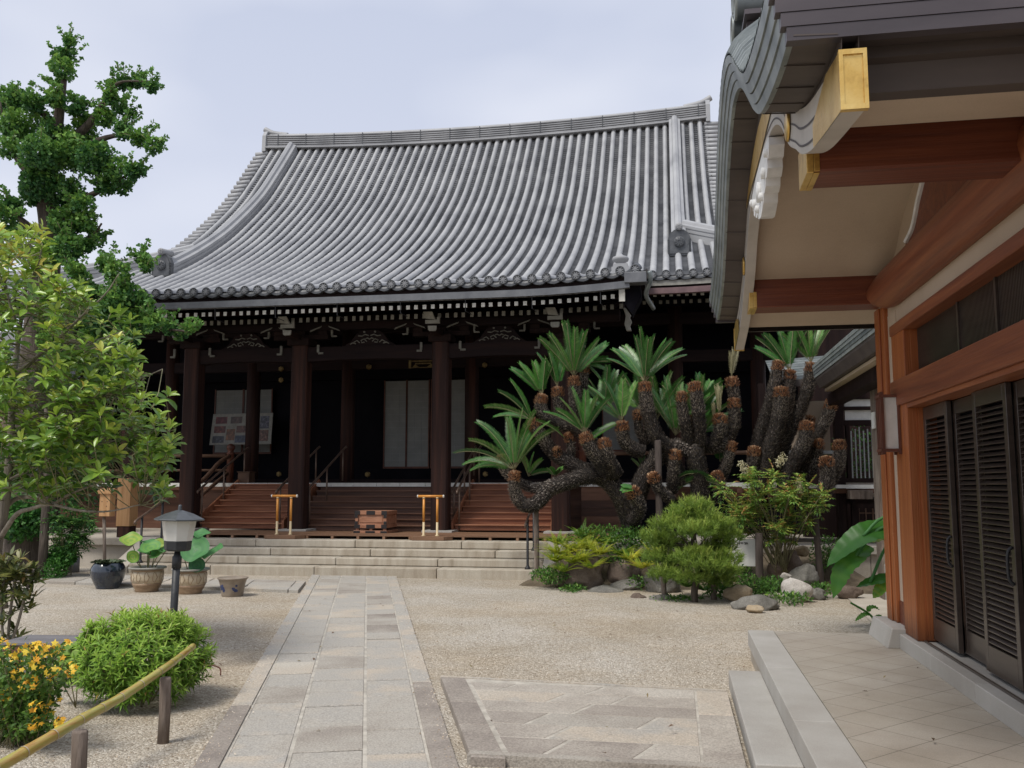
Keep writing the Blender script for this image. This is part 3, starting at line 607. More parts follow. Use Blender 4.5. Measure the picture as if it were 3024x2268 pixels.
# eaves: gutter, fascia, rafters with white ends
m = MB()
gx = np.linspace(KX0 - .1, KX1 - .12, 24)
m.grid([[(x, 16.62 + a, zf(x, 16.8) - .33 + b) for a, b in ((0.1, .13), (0, .13), (0, 0), (.13, 0), (.13, .11))] for x in gx]); gut = m.build('gutter', M['copper'], hall)
m = MB(); q0 = zf(.3, 18.9)
m.grid([[(x, 18.74 + a, zf(x, 18.9) - .40 + b) for a, b in ((.1, .12), (0, .12), (0, 0), (.13, 0), (.13, .11))] for x in np.linspace(KX1 + .15, KX1 + 3.6, 8)]); m.build('gutter', M['copper_red'], hall)
m = MB(); q = at(1880, 822, 16.7); m.box(q.x - .22, q.x + .18, 16.58, 16.86, q.z - .10, q.z + .10); m.build('gutter_head', M['copper'], hall, bevel=.01)
m = MB(); m.cs = True; m.tube(smooth([(q.x + .24, 16.75, q.z + .14), (q.x + .25, 16.8, q.z - .02), (q.x + .16, 17.0, q.z - .25), (q.x + .28, 17.5, q.z - .42)], 5), .045, 8); m.build('downpipe', M['patina'], hall)
m = MB()
for x in np.arange(KX0 + .5, KX1, 1.28): m.tube([(x, 16.66, zf(x, 16.8) - .33), (x, 16.68, zf(x, 16.8) - .56), (x + .06, 16.95, zf(x, 16.8) - .58)], .008, 5)
m.build('gutter_hook', M['iron'], hall, split=True)
m = MB()
m.grid([[(x, y, z) for y, z in ((16.86, zf(x, 16.8) - .04), (16.86, zf(x, 16.8) - .20), (17.0, zf(x, 16.8) - .21), (17.0, zf(x, 16.8) - .28))] for x in gx])
m.grid([[(x, y, zf(x, 18.9) + z - 5.9 + 5.9) for y, z in ((18.96, -.04), (18.96, -.22), (19.1, -.22), (19.1, -.34))] for x in np.linspace(KX1, EX1, 14)])
m.grid([[(x, y, zf(x, 18.9) + z) for y, z in ((18.96, -.04), (18.96, -.22), (19.1, -.22), (19.1, -.34))] for x in np.linspace(EX0, KX0, 14)])
m.build('eave_fascia', M['wood_darkx'], hall, split=True)
m = MB(); m.grid([[(x, 18.90, zf(x, 18.9) - .10), (x, 18.90, zf(x, 18.9) - .19)] if False else [(x, 18.905, zf(x, 18.9) - .09), (x, 18.9, zf(x, 18.9) - .20)] for x in np.linspace(KX1 + .1, KX1 + 3.8, 6)]); m.build('eave_trim', M['whitetrim'], hall)
# white board under the eave at the porch side
M['rafter_end'] = M['white']
def rafter(name, x, y0, z0, y1, z1, w_, h_):
    m = MB(); rz = rnd.uniform(-.012, .012)
    m.hexa([(x - w_ + rz, y0, z0 - h_), (x + w_ + rz, y0, z0 - h_), (x + w_, y1, z1 - h_), (x - w_, y1, z1 - h_), (x - w_ + rz, y0, z0), (x + w_ + rz, y0, z0), (x + w_, y1, z1), (x - w_, y1, z1)])
    m.cm = 1; m.hexa([(x - w_ * .97 + rz, y0 - .006, z0 - h_ * .98), (x + w_ * .97 + rz, y0 - .006, z0 - h_ * .98), (x + w_ * .97 + rz, y0 - .001, z0 - h_ * .98), (x - w_ * .97 + rz, y0 - .001, z0 - h_ * .98), (x - w_ * .97 + rz, y0 - .006, z0 - .002), (x + w_ * .97 + rz, y0 - .006, z0 - .002), (x + w_ * .97 + rz, y0 - .001, z0 - .002), (x - w_ * .97 + rz, y0 - .001, z0 - .002)])
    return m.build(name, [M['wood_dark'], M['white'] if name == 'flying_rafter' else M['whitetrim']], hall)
x = KX0 + .12
while x < KX1 - .25:
    lf = zf(x, 16.8) - 5.46
    rafter('flying_rafter', x, 17.0, 5.115 + lf, 18.6, 5.42 + lf, .037, .085)
    rafter('base_rafter', x - .06, 17.8, 5.095 + lf * .8, 21.3, 6.0, .036, .10); x += .1665
e1, e2 = at(1937, 865, 19.25), at(1945, 887, 19.9)
x = KX1 + .12
while x < KX1 + 2.6:
    rafter('flying_rafter', x, 19.25, e1.z, 20.6, e1.z + .35, .037, .085); rafter('base_rafter', x - .06, 19.9, e2.z, 21.9, e2.z + .5, .036, .085); x += .1665
# dark boarding above the rafters so the eave is closed
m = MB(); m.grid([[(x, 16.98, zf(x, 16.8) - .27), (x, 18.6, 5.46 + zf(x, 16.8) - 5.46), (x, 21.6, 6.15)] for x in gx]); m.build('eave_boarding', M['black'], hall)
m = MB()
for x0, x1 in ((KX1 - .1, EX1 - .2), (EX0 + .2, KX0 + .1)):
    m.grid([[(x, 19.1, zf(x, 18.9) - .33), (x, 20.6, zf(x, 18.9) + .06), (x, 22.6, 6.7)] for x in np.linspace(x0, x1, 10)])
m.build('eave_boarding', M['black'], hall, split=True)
# porch side: white rafter end board, carved white nosing
m = MB(); q = at(1837, 868, 17.0); m.box(q.x - .055, q.x + .055, 16.95, 16.99, q.z - .15, q.z + .14); m.build('white_end_board', M['white'], hall)
m = MB(); m.prism([(q.x - .05, q.z + .12), (q.x + .34, q.z + .18), (q.x + .36, q.z - .04), (q.x + .24, q.z - .26), (q.x + .18, q.z - .38), (q.x + .10, q.z - .26), (q.x + .02, q.z - .15)], 'y', 17.02, 17.5); m.build('porch_bargeboard', M['black'], hall)
q = at(1857, 946, 18.2); m = MB()
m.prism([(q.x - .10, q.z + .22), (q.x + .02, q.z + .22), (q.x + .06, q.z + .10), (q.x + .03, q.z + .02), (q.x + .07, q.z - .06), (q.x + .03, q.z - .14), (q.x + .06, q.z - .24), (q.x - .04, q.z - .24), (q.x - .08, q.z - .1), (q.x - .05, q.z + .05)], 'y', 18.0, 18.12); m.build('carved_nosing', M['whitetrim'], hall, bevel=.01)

# porch columns, tie beam, brackets, frog leg struts
CXS = [XC - 4.06, XC - 1.56, XC + 1.56, XC + 4.06]; CY_ = 18.5
for x in CXS:
    m = MB(); a, c = .178, .035
    m.prism([(x - a + c, CY_ - a), (x + a - c, CY_ - a), (x + a, CY_ - a + c), (x + a, CY_ + a - c), (x + a - c, CY_ + a), (x - a + c, CY_ + a), (x - a, CY_ + a - c), (x - a, CY_ - a + c)], 'z', .70, 4.60)
    o = m.build('column', M['column'], hall, bevel=.006)
    m = MB(); m.ct = .7; m.box(x - .32, x + .32, CY_ - .32, CY_ + .32, .575, .70); m.build('plinth', M['granite_pale'], o, bevel=.012)
for x0, x1 in zip(CXS[:-1], CXS[1:]):
    m = MB(); n = 14; xs_ = np.linspace(x0 + .179, x1 - .179, n)
    lo = [(x, 4.24 + .045 * math.sin(math.pi * (x - x0) / (x1 - x0))) for x in xs_]
    m.prism(lo + [(x1 - .179, 4.56), (x0 + .179, 4.56)], 'y', CY_ - .12, CY_ + .12); m.build('tie_beam', M['wood_darkx'], hall)
m = MB(); m.box(KX0 + .4, KX1 - .4, 18.28, 18.46, 4.92, 5.06); m.box(KX0 + .4, KX1 - .4, 18.34, 18.62, 5.06, 5.16); m.build('wall_plate', M['wood_darkx'], hall, split=True)
for i, x in enumerate(CXS):
    m = MB(); m.box(x - .24, x + .24, CY_ - .24, CY_ + .24, 4.60, 4.74); m.box(x - .62, x + .62, CY_ - .09, CY_ + .09, 4.74, 4.83)
    for s in (-1, 0, 1): m.box(x + s * .5 - .1, x + s * .5 + .1, CY_ - .12, CY_ + .12, 4.832, 4.918)
    m.box(x - .075, x + .075, 17.72, CY_ - .25, 4.70, 4.82); b = m.build('bracket', M['wood_dark'], hall)
    m = MB()      # white painted ends of the projecting arms
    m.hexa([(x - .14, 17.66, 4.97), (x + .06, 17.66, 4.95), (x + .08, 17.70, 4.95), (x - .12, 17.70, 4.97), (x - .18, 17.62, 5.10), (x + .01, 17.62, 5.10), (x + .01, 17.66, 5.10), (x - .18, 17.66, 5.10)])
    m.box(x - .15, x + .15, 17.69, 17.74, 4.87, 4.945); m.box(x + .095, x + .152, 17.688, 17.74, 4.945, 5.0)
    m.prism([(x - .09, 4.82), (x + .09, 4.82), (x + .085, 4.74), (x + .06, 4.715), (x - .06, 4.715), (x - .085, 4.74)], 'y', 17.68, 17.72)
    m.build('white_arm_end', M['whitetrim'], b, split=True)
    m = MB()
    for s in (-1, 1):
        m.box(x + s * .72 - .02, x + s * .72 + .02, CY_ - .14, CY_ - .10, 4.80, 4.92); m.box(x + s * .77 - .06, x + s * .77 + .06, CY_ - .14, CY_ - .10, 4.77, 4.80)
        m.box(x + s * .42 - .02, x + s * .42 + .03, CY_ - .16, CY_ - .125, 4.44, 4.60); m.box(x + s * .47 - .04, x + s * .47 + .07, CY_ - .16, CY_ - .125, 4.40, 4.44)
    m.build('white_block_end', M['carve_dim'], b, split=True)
for x0, x1 in zip(CXS[:-1], CXS[1:]):
    x = (x0 + x1) / 2; m = MB()
    m.prism([(x - .58, 4.565), (x + .58, 4.565), (x + .42, 4.66), (x + .30, 4.82), (x + .16, 4.90), (x - .16, 4.90), (x - .30, 4.82), (x - .42, 4.66)], 'y', CY_ - .10, CY_ + .08)
    fr_ = m.build('frog_leg_strut', M['wood_darkx'], hall)
    m = MB()      # pale scrolls painted on its carving
    for s in (-1, 1):
        for pts in ([(.02, .20), (.10, .225), (.17, .19), (.25, .20)], [(.06, .07), (.12, .13), (.19, .10), (.17, .05), (.11, .06)], [(.22, .05), (.28, .10), (.35, .06)], [(.30, .03), (.38, .05), (.43, .02)], [(.0, .12), (.05, .15), (.09, .13)]):
            m.tube([(x + s * a, CY_ - .115, 4.58 + b_) for a, b_ in pts], .013, 5)
        m.lathe([(.022, -.01), (.022, .01)], (x + s * .12, CY_ - .115, 4.86), 8, 'y')
    m.build('pale_scroll', M['carve_dim'], fr_)
    m = MB()      # pale wing shaped edges above, one pair each side
    for s in (-1, 1):
        cx = x + s * ((x1 - x0) * .30)
        for d in (-1, 1):
            m.hexa([(cx + d * .10, CY_ - .30, 4.95), (cx + d * .34, CY_ - .30, 4.86), (cx + d * .34, CY_ - .27, 4.86), (cx + d * .10, CY_ - .27, 4.95), (cx + d * .07, CY_ - .30, 4.985), (cx + d * .31, CY_ - .30, 4.90), (cx + d * .31, CY_ - .27, 4.90), (cx + d * .07, CY_ - .27, 4.985)])
    m.build('pale_wing_carving', M['carve_dim'], hall, split=True)

# body: floor, inner columns, dark front wall, shoji, lattice, ceiling
FZ = 1.62; WY = 23.0
m = MB(); m.box(XC - 9.6, XC + 9.6, 20.62, 23.4, FZ - .12, FZ - .03); m.build('veranda_floor', M['stairdark'], hall)
m = MB(); x = -15.0
while x < 3.6:
    ln = rnd.uniform(.5, .62); m.box(x + .006, x + ln - .006, 20.34, 20.50, FZ - .035, FZ + .05); x += ln
m.build('white_edge_board', M['white'], hall)
m = MB(); m.box(XC - 9.6, XC + 9.6, 20.66, 20.74, .58, FZ - .12); m.build('skirting', M['stairdark'], hall)
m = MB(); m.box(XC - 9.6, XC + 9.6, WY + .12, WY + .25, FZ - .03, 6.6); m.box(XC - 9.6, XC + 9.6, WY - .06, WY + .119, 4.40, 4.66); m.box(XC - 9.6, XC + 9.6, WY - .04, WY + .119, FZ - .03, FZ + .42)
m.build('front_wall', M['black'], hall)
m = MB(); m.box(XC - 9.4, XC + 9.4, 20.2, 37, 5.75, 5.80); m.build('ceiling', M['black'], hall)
for sg in (-1, 1): boxo('side_wall', M['wood_dark'], hall, XC + sg * 9.5 - .08, XC + sg * 9.5 + .08, WY + .26, 37, .58, 6.4)
boxo('rear_wall', M['wood_dark'], hall, XC - 9.5, XC + 9.5, 37.01, 37.2, .58, 6.4)
for x in [XC - 8.6, XC - 6.3] + CXS + [XC + 6.4, XC + 8.25]:
    m = MB(); m.cs = True; m.lathe([(.17, .58), (.17, 5.9)], (x, 21.4, 0), 18); m.build('inner_column', M['column'], hall)
m = MB()
for z0, z1 in ((4.45, 4.72), (5.35, 5.6)): m.box(XC - 9.4, XC + 9.4, 21.28, 21.5, z0, z1)
m.box(XC - 9.4, XC + 9.4, 21.30, 21.48, FZ - .02, FZ + .14); m.build('head_beam', M['wood_darkx'], hall, split=True)
def shoji(x0, x1, z0, z1, fine=False):
    m = MB(); m.box(x0, x1, WY - .02, WY + .0, z0, z1); p = m.build('shoji_screen', M['paper'], hall)
    m = MB(); m.box(x0 - .018, x0 + .012, WY - .05, WY - .021, z0 - .05, z1 + .02); m.box(x1 - .012, x1 + .018, WY - .05, WY - .021, z0 - .05, z1 + .02); m.box(x0 + .0125, x1 - .0125, WY - .05, WY - .021, z0 - .05, z0); m.build('frame', M['post_red'], p)
    m = MB(); k = 1
    zz = z0 + .16
    while zz < z1: m.box(x0 + .013, x1 - .013, WY - .026, WY - .0205, zz, zz + .006); zz += .17
    for q in np.linspace(x0, x1, 4)[1:-1]: m.box(q - .003, q + .003, WY - .0262, WY - .0206, z0, z1)
    m.build('lattice', M['railgrey'], p)
M['railgrey'] = flat('grey_lattice', (.30, .315, .31), .8)
for x0, x1 in ((-7.46, -6.87), (-6.85, -6.26), (-6.19, -5.74), (-5.72, -5.27)): shoji(x0, x1, 2.10, 4.34)
for x0, x1 in ((-12.25, -11.45), (-11.42, -10.62), (-1.75, -1.25), (-1.23, -.75)): shoji(x0, x1, 2.5, 4.18)
m = MB()
for x0, x1 in ((-12.3, -10.6), (-2.0, -.6), (0.2, 1.6)):
    n = int((x1 - x0) / .11)
    for i in range(n):
        xa = x0 + i * .11; m.beam((xa, WY - .09, 4.68), (xa + .3, WY - .09, 4.90), .012, .02); m.beam((xa + .3, WY - .07, 4.68), (xa, WY - .07, 4.90), .012, .02)
m.build('transom_lattice', M['railgrey'], hall)
for px, py in ((830, 1089), (830, 1122), (823, 1400), (1431, 1078), (1433, 1400), (1089, 1083), (1085, 1401)):
    q = at(px, py, 21.22); m = MB(); m.lathe([(.072, .02), (.072, 0), (.055, -.02), (.03, -.02), (.03, -.035), (.0, -.035)], q, 6, 'y', R(30)); m.build('gilt_boss', M['gilt_shaded'], hall)
q = at(1250, 1074, 21.2); m = MB()
for a, b_, c, d in ((-.36, -.30, -.11, .09), (.30, .36, -.11, .09), (-.29, .29, .05, .08), (-.2, .2, -.01, .02), (-.29, .29, -.10, -.085)): m.box(q.x + a, q.x + b_, q.y - .02, q.y, q.z + c, q.z + d)
for s in (-1, 1): m.prism([(q.x + s * .1, q.z - .08), (q.x + s * .26, q.z - .08), (q.x + s * .2, q.z - .01)], 'y', q.y - .02, q.y)
m.build('gilt_plaque_mount', M['gilt_shaded'], hall)
# staircases
def stair(name, x0, x1, mat, dz=0, dy=0, string=True, label=None):
    m = MB(); n = 8
    for i in range(n):
        z0, z1 = .60, .66 + (i + 1) * .12 + dz; y = 18.72 + i * .235 - dy
        m.ct = rnd.uniform(.2, .5); m.box(x0, x1, y + .022, y + .04, z1 - .125, z1 - .027); m.ct = rnd.uniform(.75, 1); m.box(x0, x1, y - .012, y + .262, z1 - .0265, z1)  # treads tinted paler than risers, imitating light caught on their edges
    o = m.build(name, mat, hall, bevel=.004)
    if string:
        for x in (x0 - .045, x1 + .005):
            s = MB(); s.prism([(18.62 - dy, .66), (18.62 - dy, .86), (20.55, 1.75), (20.62, 1.70), (20.62, 1.44), (18.95, .66)], 'x', x, x + .04); s.build('stringer', mat, o)
    return o
stair('staircase', -8.15, -4.6, M['stairdark'], string=False)
stair('staircase', -10.28, -8.28, M['stairred'], .03, .05)
stair('staircase', -4.52, -2.50, M['stairred'], .03, .05)
# boards between stairs and to the right
m = MB()
for i in range(6): m.ct = rnd.random(); m.box(-2.05, -.86 + rnd.uniform(-.03, .03), 20.4, 20.46, .60 + i * .17, .765 + i * .17)
m.build('under_floor_board', M['stairdark'], hall)
m = MB(); m.box(-.85, 3.2, 20.58, 20.655, .58, 1.3); m.build('under_floor_shade_sheet', M['black'], hall)  # black sheet painted in for the shade of the opening below the floor
# old balustrade at the left with onion topped newels
def newel(m, x, y, z0, z1):
    m.cs = True; m.lathe([(.085, z0), (.085, z1 - .26), (.095, z1 - .25), (.095, z1 - .22), (.07, z1 - .21), (.07, z1 - .17), (.10, z1 - .12), (.095, z1 - .05), (.05, z1 - .015), (.012, z1)], (x, y, 0), 16); m.cs = False
m = MB(); newel(m, -10.62, 20.75, FZ, 2.62); newel(m, -10.62, 18.75, .68, 1.85); newel(m, -2.05, 20.75, FZ, 2.62)
bal = m.build('newel_post', M['post_red'], hall, split=True)
m = MB(); m.cs = True
m.tube(smooth([(-10.62, 20.7, 2.32), (-10.62, 20.2, 2.15), (-10.62, 19.5, 1.75), (-10.62, 18.8, 1.5)], 5), .05, 8); m.tube([(-10.62, 20.6, 1.9), (-10.62, 18.8, 1.12)], .045, 8)
m.tube([(-10.7, 20.75, 2.33), (-14.5, 20.75, 2.33)], .04, 8); m.tube([(-10.7, 20.75, 1.98), (-14.5, 20.75, 1.98)], .03, 8); m.tube([(-2.0, 20.75, 2.33), (3.4, 20.75, 2.33)], .045, 8); m.cs = False
m.build('balustrade_rail', M['railwood'], hall, split=True)
for x, sh in ((-10.2, 0), (-8.38, 0), (-7.75, .1), (-4.42, 0), (-4.62, .35)):
    m = MB(); m.cs = True; a = Vector((x, 18.55 + sh, 1.52)); b = Vector((x, 20.75 + sh, 2.50)); m.tube(smooth([a + Vector((0, -.06, -.07)), a, lerp(a, b, .5), b, b + Vector((.0, .08, .01))], 4), .024, 8)
    for t in (.06, .5, .95):
        p = lerp(a, b, t); m.tube([p, (p.x, p.y, .72 + max(0, p.y - 18.7) * .49)], .02, 8)
    m.build('stair_handrail', M['steel'], hall)
# ------------------------------------------------------------------ entrance terrace and its step block
def terrace_mat():
    m = M['granite_pale'].copy(); m.name = 'diagonal_tile_paving'; N = m.node_tree.nodes; Lk = m.node_tree.links.new; b = N['Principled BSDF']
    old = b.inputs['Base Color'].links[0].from_socket
    co = N.new('ShaderNodeTexCoord'); mp = N.new('ShaderNodeMapping'); mp.inputs['Rotation'].default_value = (0, 0, R(44)); mp.inputs['Location'].default_value = (.083, .02, 0)
    Lk(co.outputs['Object'], mp.inputs['Vector'])
    br = N.new('ShaderNodeTexBrick'); br.offset = 0; br.inputs['Scale'].default_value = 1; br.inputs['Brick Width'].default_value = .295; br.inputs['Row Height'].default_value = .295
    br.inputs['Mortar Size'].default_value = .0028; br.inputs['Mortar Smooth'].default_value = .3; br.inputs['Color1'].default_value = (.93, .90, .86, 1); br.inputs['Color2'].default_value = (1.0, .985, .96, 1); br.inputs['Mortar'].default_value = (.33, .30, .26, 1)
    Lk(mp.outputs['Vector'], br.inputs['Vector'])
    n = N.new('ShaderNodeTexNoise'); n.inputs['Scale'].default_value = 1.3; n.inputs['Detail'].default_value = 6; Lk(co.outputs['Object'], n.inputs['Vector'])
    r = N.new('ShaderNodeValToRGB'); r.color_ramp.elements[0].position = .35; r.color_ramp.elements[0].color = (.90, .86, .80, 1); r.color_ramp.elements[1].position = .62; r.color_ramp.elements[1].color = (1, .97, .93, 1); Lk(n.outputs['Fac'], r.inputs['Fac'])
    m1 = N.new('ShaderNodeMixRGB'); m1.blend_type = 'MULTIPLY'; m1.inputs['Fac'].default_value = 1; Lk(old, m1.inputs['Color1']); Lk(br.outputs['Color'], m1.inputs['Color2'])
    m2 = N.new('ShaderNodeMixRGB'); m2.blend_type = 'MULTIPLY'; m2.inputs['Fac'].default_value = .9; Lk(m1.outputs[0], m2.inputs['Color1']); Lk(r.outputs['Color'], m2.inputs['Color2'])
    Lk(m2.outputs[0], b.inputs['Base Color']); return m
M['terrace'] = terrace_mat()
ter = thing('stone_terrace', 'pale stone terrace paved diagonally under the entrance roof', 'terrace', (1.5, 6, 0))
m = MB(); m.box(.875, 4.2, -3, 8.93, .1, .268); m.build('paving', M['terrace'], ter)
m = MB(); y = 8.94
while y > -3: ln = rnd.uniform(1.5, 1.9); m.ct = rnd.random(); m.box(.64, .872, max(-3, y - ln) + .003, y, .13, .271); y -= ln
m.build('edge_stone', M['granite_pale'], ter, bevel=.006)
m = MB(); y = 8.92
while y > -3: ln = 1.7; m.ct = rnd.random() * .5; m.box(.66, .90, max(-3, y - ln) + .003, y, -.03, .126); y -= ln
m.build('base_stone', M['granite'], ter)
m = MB(); m.ct = .75; m.box(.395, .645, 5.215, 7.75, -.02, .128); o = m.build('step_block', M['granite_pale'], None, bevel=.008)
tag(o, 'long pale granite step block lying against the terrace edge', 'step')

# ------------------------------------------------------------------ entrance hall with an undulating gable over the terrace
ent = thing('entrance_hall', 'entrance hall with reddish timber, beige plaster and an undulating copper roofed gable', 'entrance building', (1.9, 8.5, .27))
GC = 6.6
def sym(tab):
    q = [t[0] for t in tab]; z = [t[1] for t in tab]; s = smooth([(0, a, b) for a, b in zip(q, z)], 6); a = [p.y for p in s]; b = [p.z for p in s]
    return lambda y: float(np.interp(abs(y - GC), a, b))
BL = sym([(0, 3.915), (.3, 3.905), (.62, 3.875), (.9, 3.83), (1.12, 3.755), (1.32, 3.65), (1.5, 3.51), (1.65, 3.42), (1.85, 3.33), (2.05, 3.23), (2.35, 3.14), (2.7, 3.075), (3.12, 3.01)])
BH = lambda y: .255 - .035 * min(1, abs(y - GC) / 3.1) - .07 * math.exp(-((abs(y - GC) - 1.0) / .5) ** 2) * .6
RL = sym([(0, 4.35), (.25, 4.32), (.5, 4.26), (.75, 4.165), (1.0, 4.035), (1.39, 3.79), (1.61, 3.655), (1.88, 3.52), (2.1, 3.455), (2.4, 3.395), (2.75, 3.345), (3.12, 3.32)])
YS = list(np.linspace(GC - 3.12, GC + 3.12, 105))
# copper roof: stacked edge courses in front, coursed upper surface
m = MB(); XR = 3.2
for i in range(4):
    z0, z1 = i * .058, i * .058 + .053; xf = .467 - .020 * i
    for k in range(len(YS) - 1):
        m.ct = rnd.uniform(.42, .66) if k % 5 == 0 else m.ct
        a, b = YS[k], YS[k + 1]
        m.add([(xf, a, RL(a) + z0), (xf, b, RL(b) + z0), (xf - .012, b, RL(b) + z1), (xf - .012, a, RL(a) + z1), (xf + .3, a, RL(a) + z1), (xf + .3, b, RL(b) + z1)], [(0, 1, 2, 3), (3, 2, 5, 4)])
        m.add([(xf, a, RL(a) + z0), (xf, b, RL(b) + z0), (xf + .024, b, RL(b) + z0), (xf + .024, a, RL(a) + z0)], [(0, 3, 2, 1)])
rf = m.build('roof_edge', M['patina'], ent)
m = MB(); n = 34; cy = np.linspace(GC - 3.12, GC, n)
for sg in (1, -1):
    for k in range(n - 1):
        a, b = (cy[k], cy[k + 1]) if sg > 0 else (2 * GC - cy[k], 2 * GC - cy[k + 1])
        bu = lambda x, y: .235 + .34 * min(1, max(0, (x - .395) / .45)) ** .6 * (1 - (abs(y - GC) / 3.12) ** 3)
        for x0, x1 in ((.395, .44), (.44, .50), (.50, .60), (.60, .75), (.75, 1.05), (1.05, 1.9), (1.905, XR)):
            m.ct = rnd.uniform(.45, .62) if x0 not in (.44, .50, .60) else m.ct
            # each course is a little proud of the one above it
            z_ = [RL(a) + bu(x0, a), RL(a) + bu(x1, a), RL(b) + bu(x1, b), RL(b) + bu(x0, b)]; m.add([(x0, a, z_[0] + .02), (x1, a, z_[1] + .02), (x1, b, z_[2]), (x0, b, z_[3]), (x0, a, z_[0] - .004), (x1, a, z_[1] - .004)], [(0, 1, 2, 3), (4, 5, 1, 0)])
m.build('roof', M['patina'], ent)
for sg in (-1, 1):   # the long eave edges facing the yard ends
    m = MB(); ye = GC + sg * 3.12
    for i in range(4):
        x = .455 - .02 * i
        while x < XR:
            e = min(XR, x + rnd.uniform(.8, 1.2)); m.ct = rnd.uniform(.3, .7); o_ = .003 * i
            m.box(x + .002, e - .002, min(ye + sg * (o_), ye - sg * .05), max(ye + sg * (o_), ye - sg * .05), RL(ye) - .02 + i * .058, RL(ye) - .02 + i * .058 + .0555); x = e
    m.build('eave_edge', M['brown_sheet'], ent)
m = MB()          # boards under the overhang, the inner fascia along each eave
m.grid([[(x, y, RL(y) + d) for x, d in ((.478, .004), (.56, .002), (.645, -.004), (.74, -.01))] for y in YS])
for k in range(0, len(YS), 5): m.beam((.482, YS[k], RL(YS[k]) + .0), (.645, YS[k], RL(YS[k]) - .008), .004, .006)
m.build('underside_board', M['soffit_brown'], ent)
m = MB()
hi = lambda y: RL(y) - .012
m.grid([[(.655, y, BL(y) + BH(y) - .02), (.66, y, hi(y)), (.72, y, hi(y)), (.72, y, BL(y) + .1)] for y in YS])
for sg in (-1, 1):
    y0, y1, y2 = GC + sg * 3.10, GC + sg * 2.98, GC + sg * 2.93
    m.grid([[(x, y0, 3.318), (x, y1, 3.315), (x, y1, 3.27), (x, y2, 3.265), (x, y2 - sg * .03, 3.16), (x, y2 - sg * .10, 3.155)] for x in (.735, XR)])
m.build('inner_fascia', M['soffit_brown'], ent)
# bargeboard
m = MB()
lo = [(y, BL(y)) for y in YS]; up_ = [(y, BL(y) + BH(y)) for y in YS]
m.grid([[(.65, y, BL(y)), (.65, y, BL(y) + BH(y)), (.735, y, BL(y) + BH(y)), (.735, y, BL(y)), (.65, y, BL(y))] for y in YS])
brg = m.build('bargeboard', M['bargewhite'], ent)
m = MB()
for d0, d1 in ((.035, .047), (.125, .137)): m.grid([[(.6475, y, BL(y) + d0), (.6475, y, BL(y) + d1)] for y in YS[4:-4]])
m.build('moulding_line', M['soffit_brown'], brg)
for sg in (-1, 1):    # gilt fittings: tips, cusps, the long crown piece
    m = MB()
    ys = [GC + sg * q for q in np.linspace(3.135, 2.45, 10)]
    sec = lambda y, t: [(.643, y, BL(y) - .006), (.643, y, lerp(BL(y) + BH(y) + .005, BL(y) + .10, max(0, t - .45) / .55)), ]
    m.grid([sec(y, i / 9) for i, y in enumerate(ys)])
    y = ys[0]
    m.box(.640, .742, min(y, y - sg * .02), max(y, y - sg * .02), BL(y) - .008, BL(y) + BH(y) + .008)
    for a in ((.64, .655), (.727, .742)): m.box(a[0], a[1], min(y, y + sg * .008), max(y, y + sg * .008), BL(y) - .008, BL(y) + BH(y) + .008)
    for z_ in (BL(y) - .008, BL(y) + BH(y) - .012): m.box(.655, .727, min(y, y + sg * .008), max(y, y + sg * .008), z_, z_ + .02)
    m.build('gilt_tip', M['gold'], brg); m = MB(); yc = GC + sg * 1.62; m.cs = True; m.lathe([(.075, -.012), (.085, 0), (.075, .0)], (.645, yc, BL(yc) + .11), 16, 'x'); m.cs = False
    m.build('gilt_boss', M['gold'], brg); m = MB(); ys = [GC + sg * q for q in np.linspace(0, 1.15, 12)]
    m.grid([[(.642, y, BL(y) + BH(y) + .006), (.642, y, lerp(BL(y) + .02, BL(y) + BH(y) * .9, (i / 11) ** 2))] for i, y in enumerate(ys)])
    m.build('gilt_crown_plate', M['gold'], brg)
# white carved pendant below the crown
m = MB(); hf = [(5.95, 3.86), (5.93, 3.80), (6.0, 3.74), (6.06, 3.75), (6.06, 3.69), (6.14, 3.655), (6.2, 3.67), (6.22, 3.62), (6.31, 3.60), (6.36, 3.615), (6.40, 3.56), (6.50, 3.535)]
out = hf + [(6.6, 3.515)] + [(13.2 - y, z) for y, z in hf[::-1]]
m.prism(out + [(y, BL(y) - .004) for y in np.linspace(7.22, 5.98, 16)], 'x', .645, .742)
m.cs = True
for y, z, r_ in ((6.05, 3.79, .03), (6.25, 3.72, .04), (6.6, 3.70, .075), (6.95, 3.72, .04), (7.15, 3.79, .03), (6.45, 3.62, .03), (6.75, 3.62, .03)): m.lathe([(r_ * .2, -.03), (r_, -.022), (r_, .01)], (.645, y, z), 12, 'x')
m.cs = False; m.build('carved_pendant', M['carvewhite'], ent)
# ceiling under the gable
m = MB(); m.grid([[(x, y, min(BL(y) + .12, 4.0)) for x in (.735, 1.99)] for y in YS[6:-6]]); m.build('soffit', M['plaster'], ent)
# projecting beams with gilt caps
for y0, y1 in ((4.75, 5.04), (8.42, 8.72)):
    m = MB(); m.ct = .25; m.box(.735, 1.86, y0, y1, 3.205, 3.47); bm = m.build('projecting_beam', M['keyaki'], ent, bevel=.012)
    m = MB(); m.box(.700, .7345, y0 - .004, y1 + .004, 3.20, 3.40); m.box(.7352, .765, y0 - .005, y0 - .0005, 3.205, 3.35); m.box(.7352, .765, y0 + .01, y1 + .004, 3.198, 3.2045); m.build('gilt_cap', M['gold'], bm, bevel=.004)
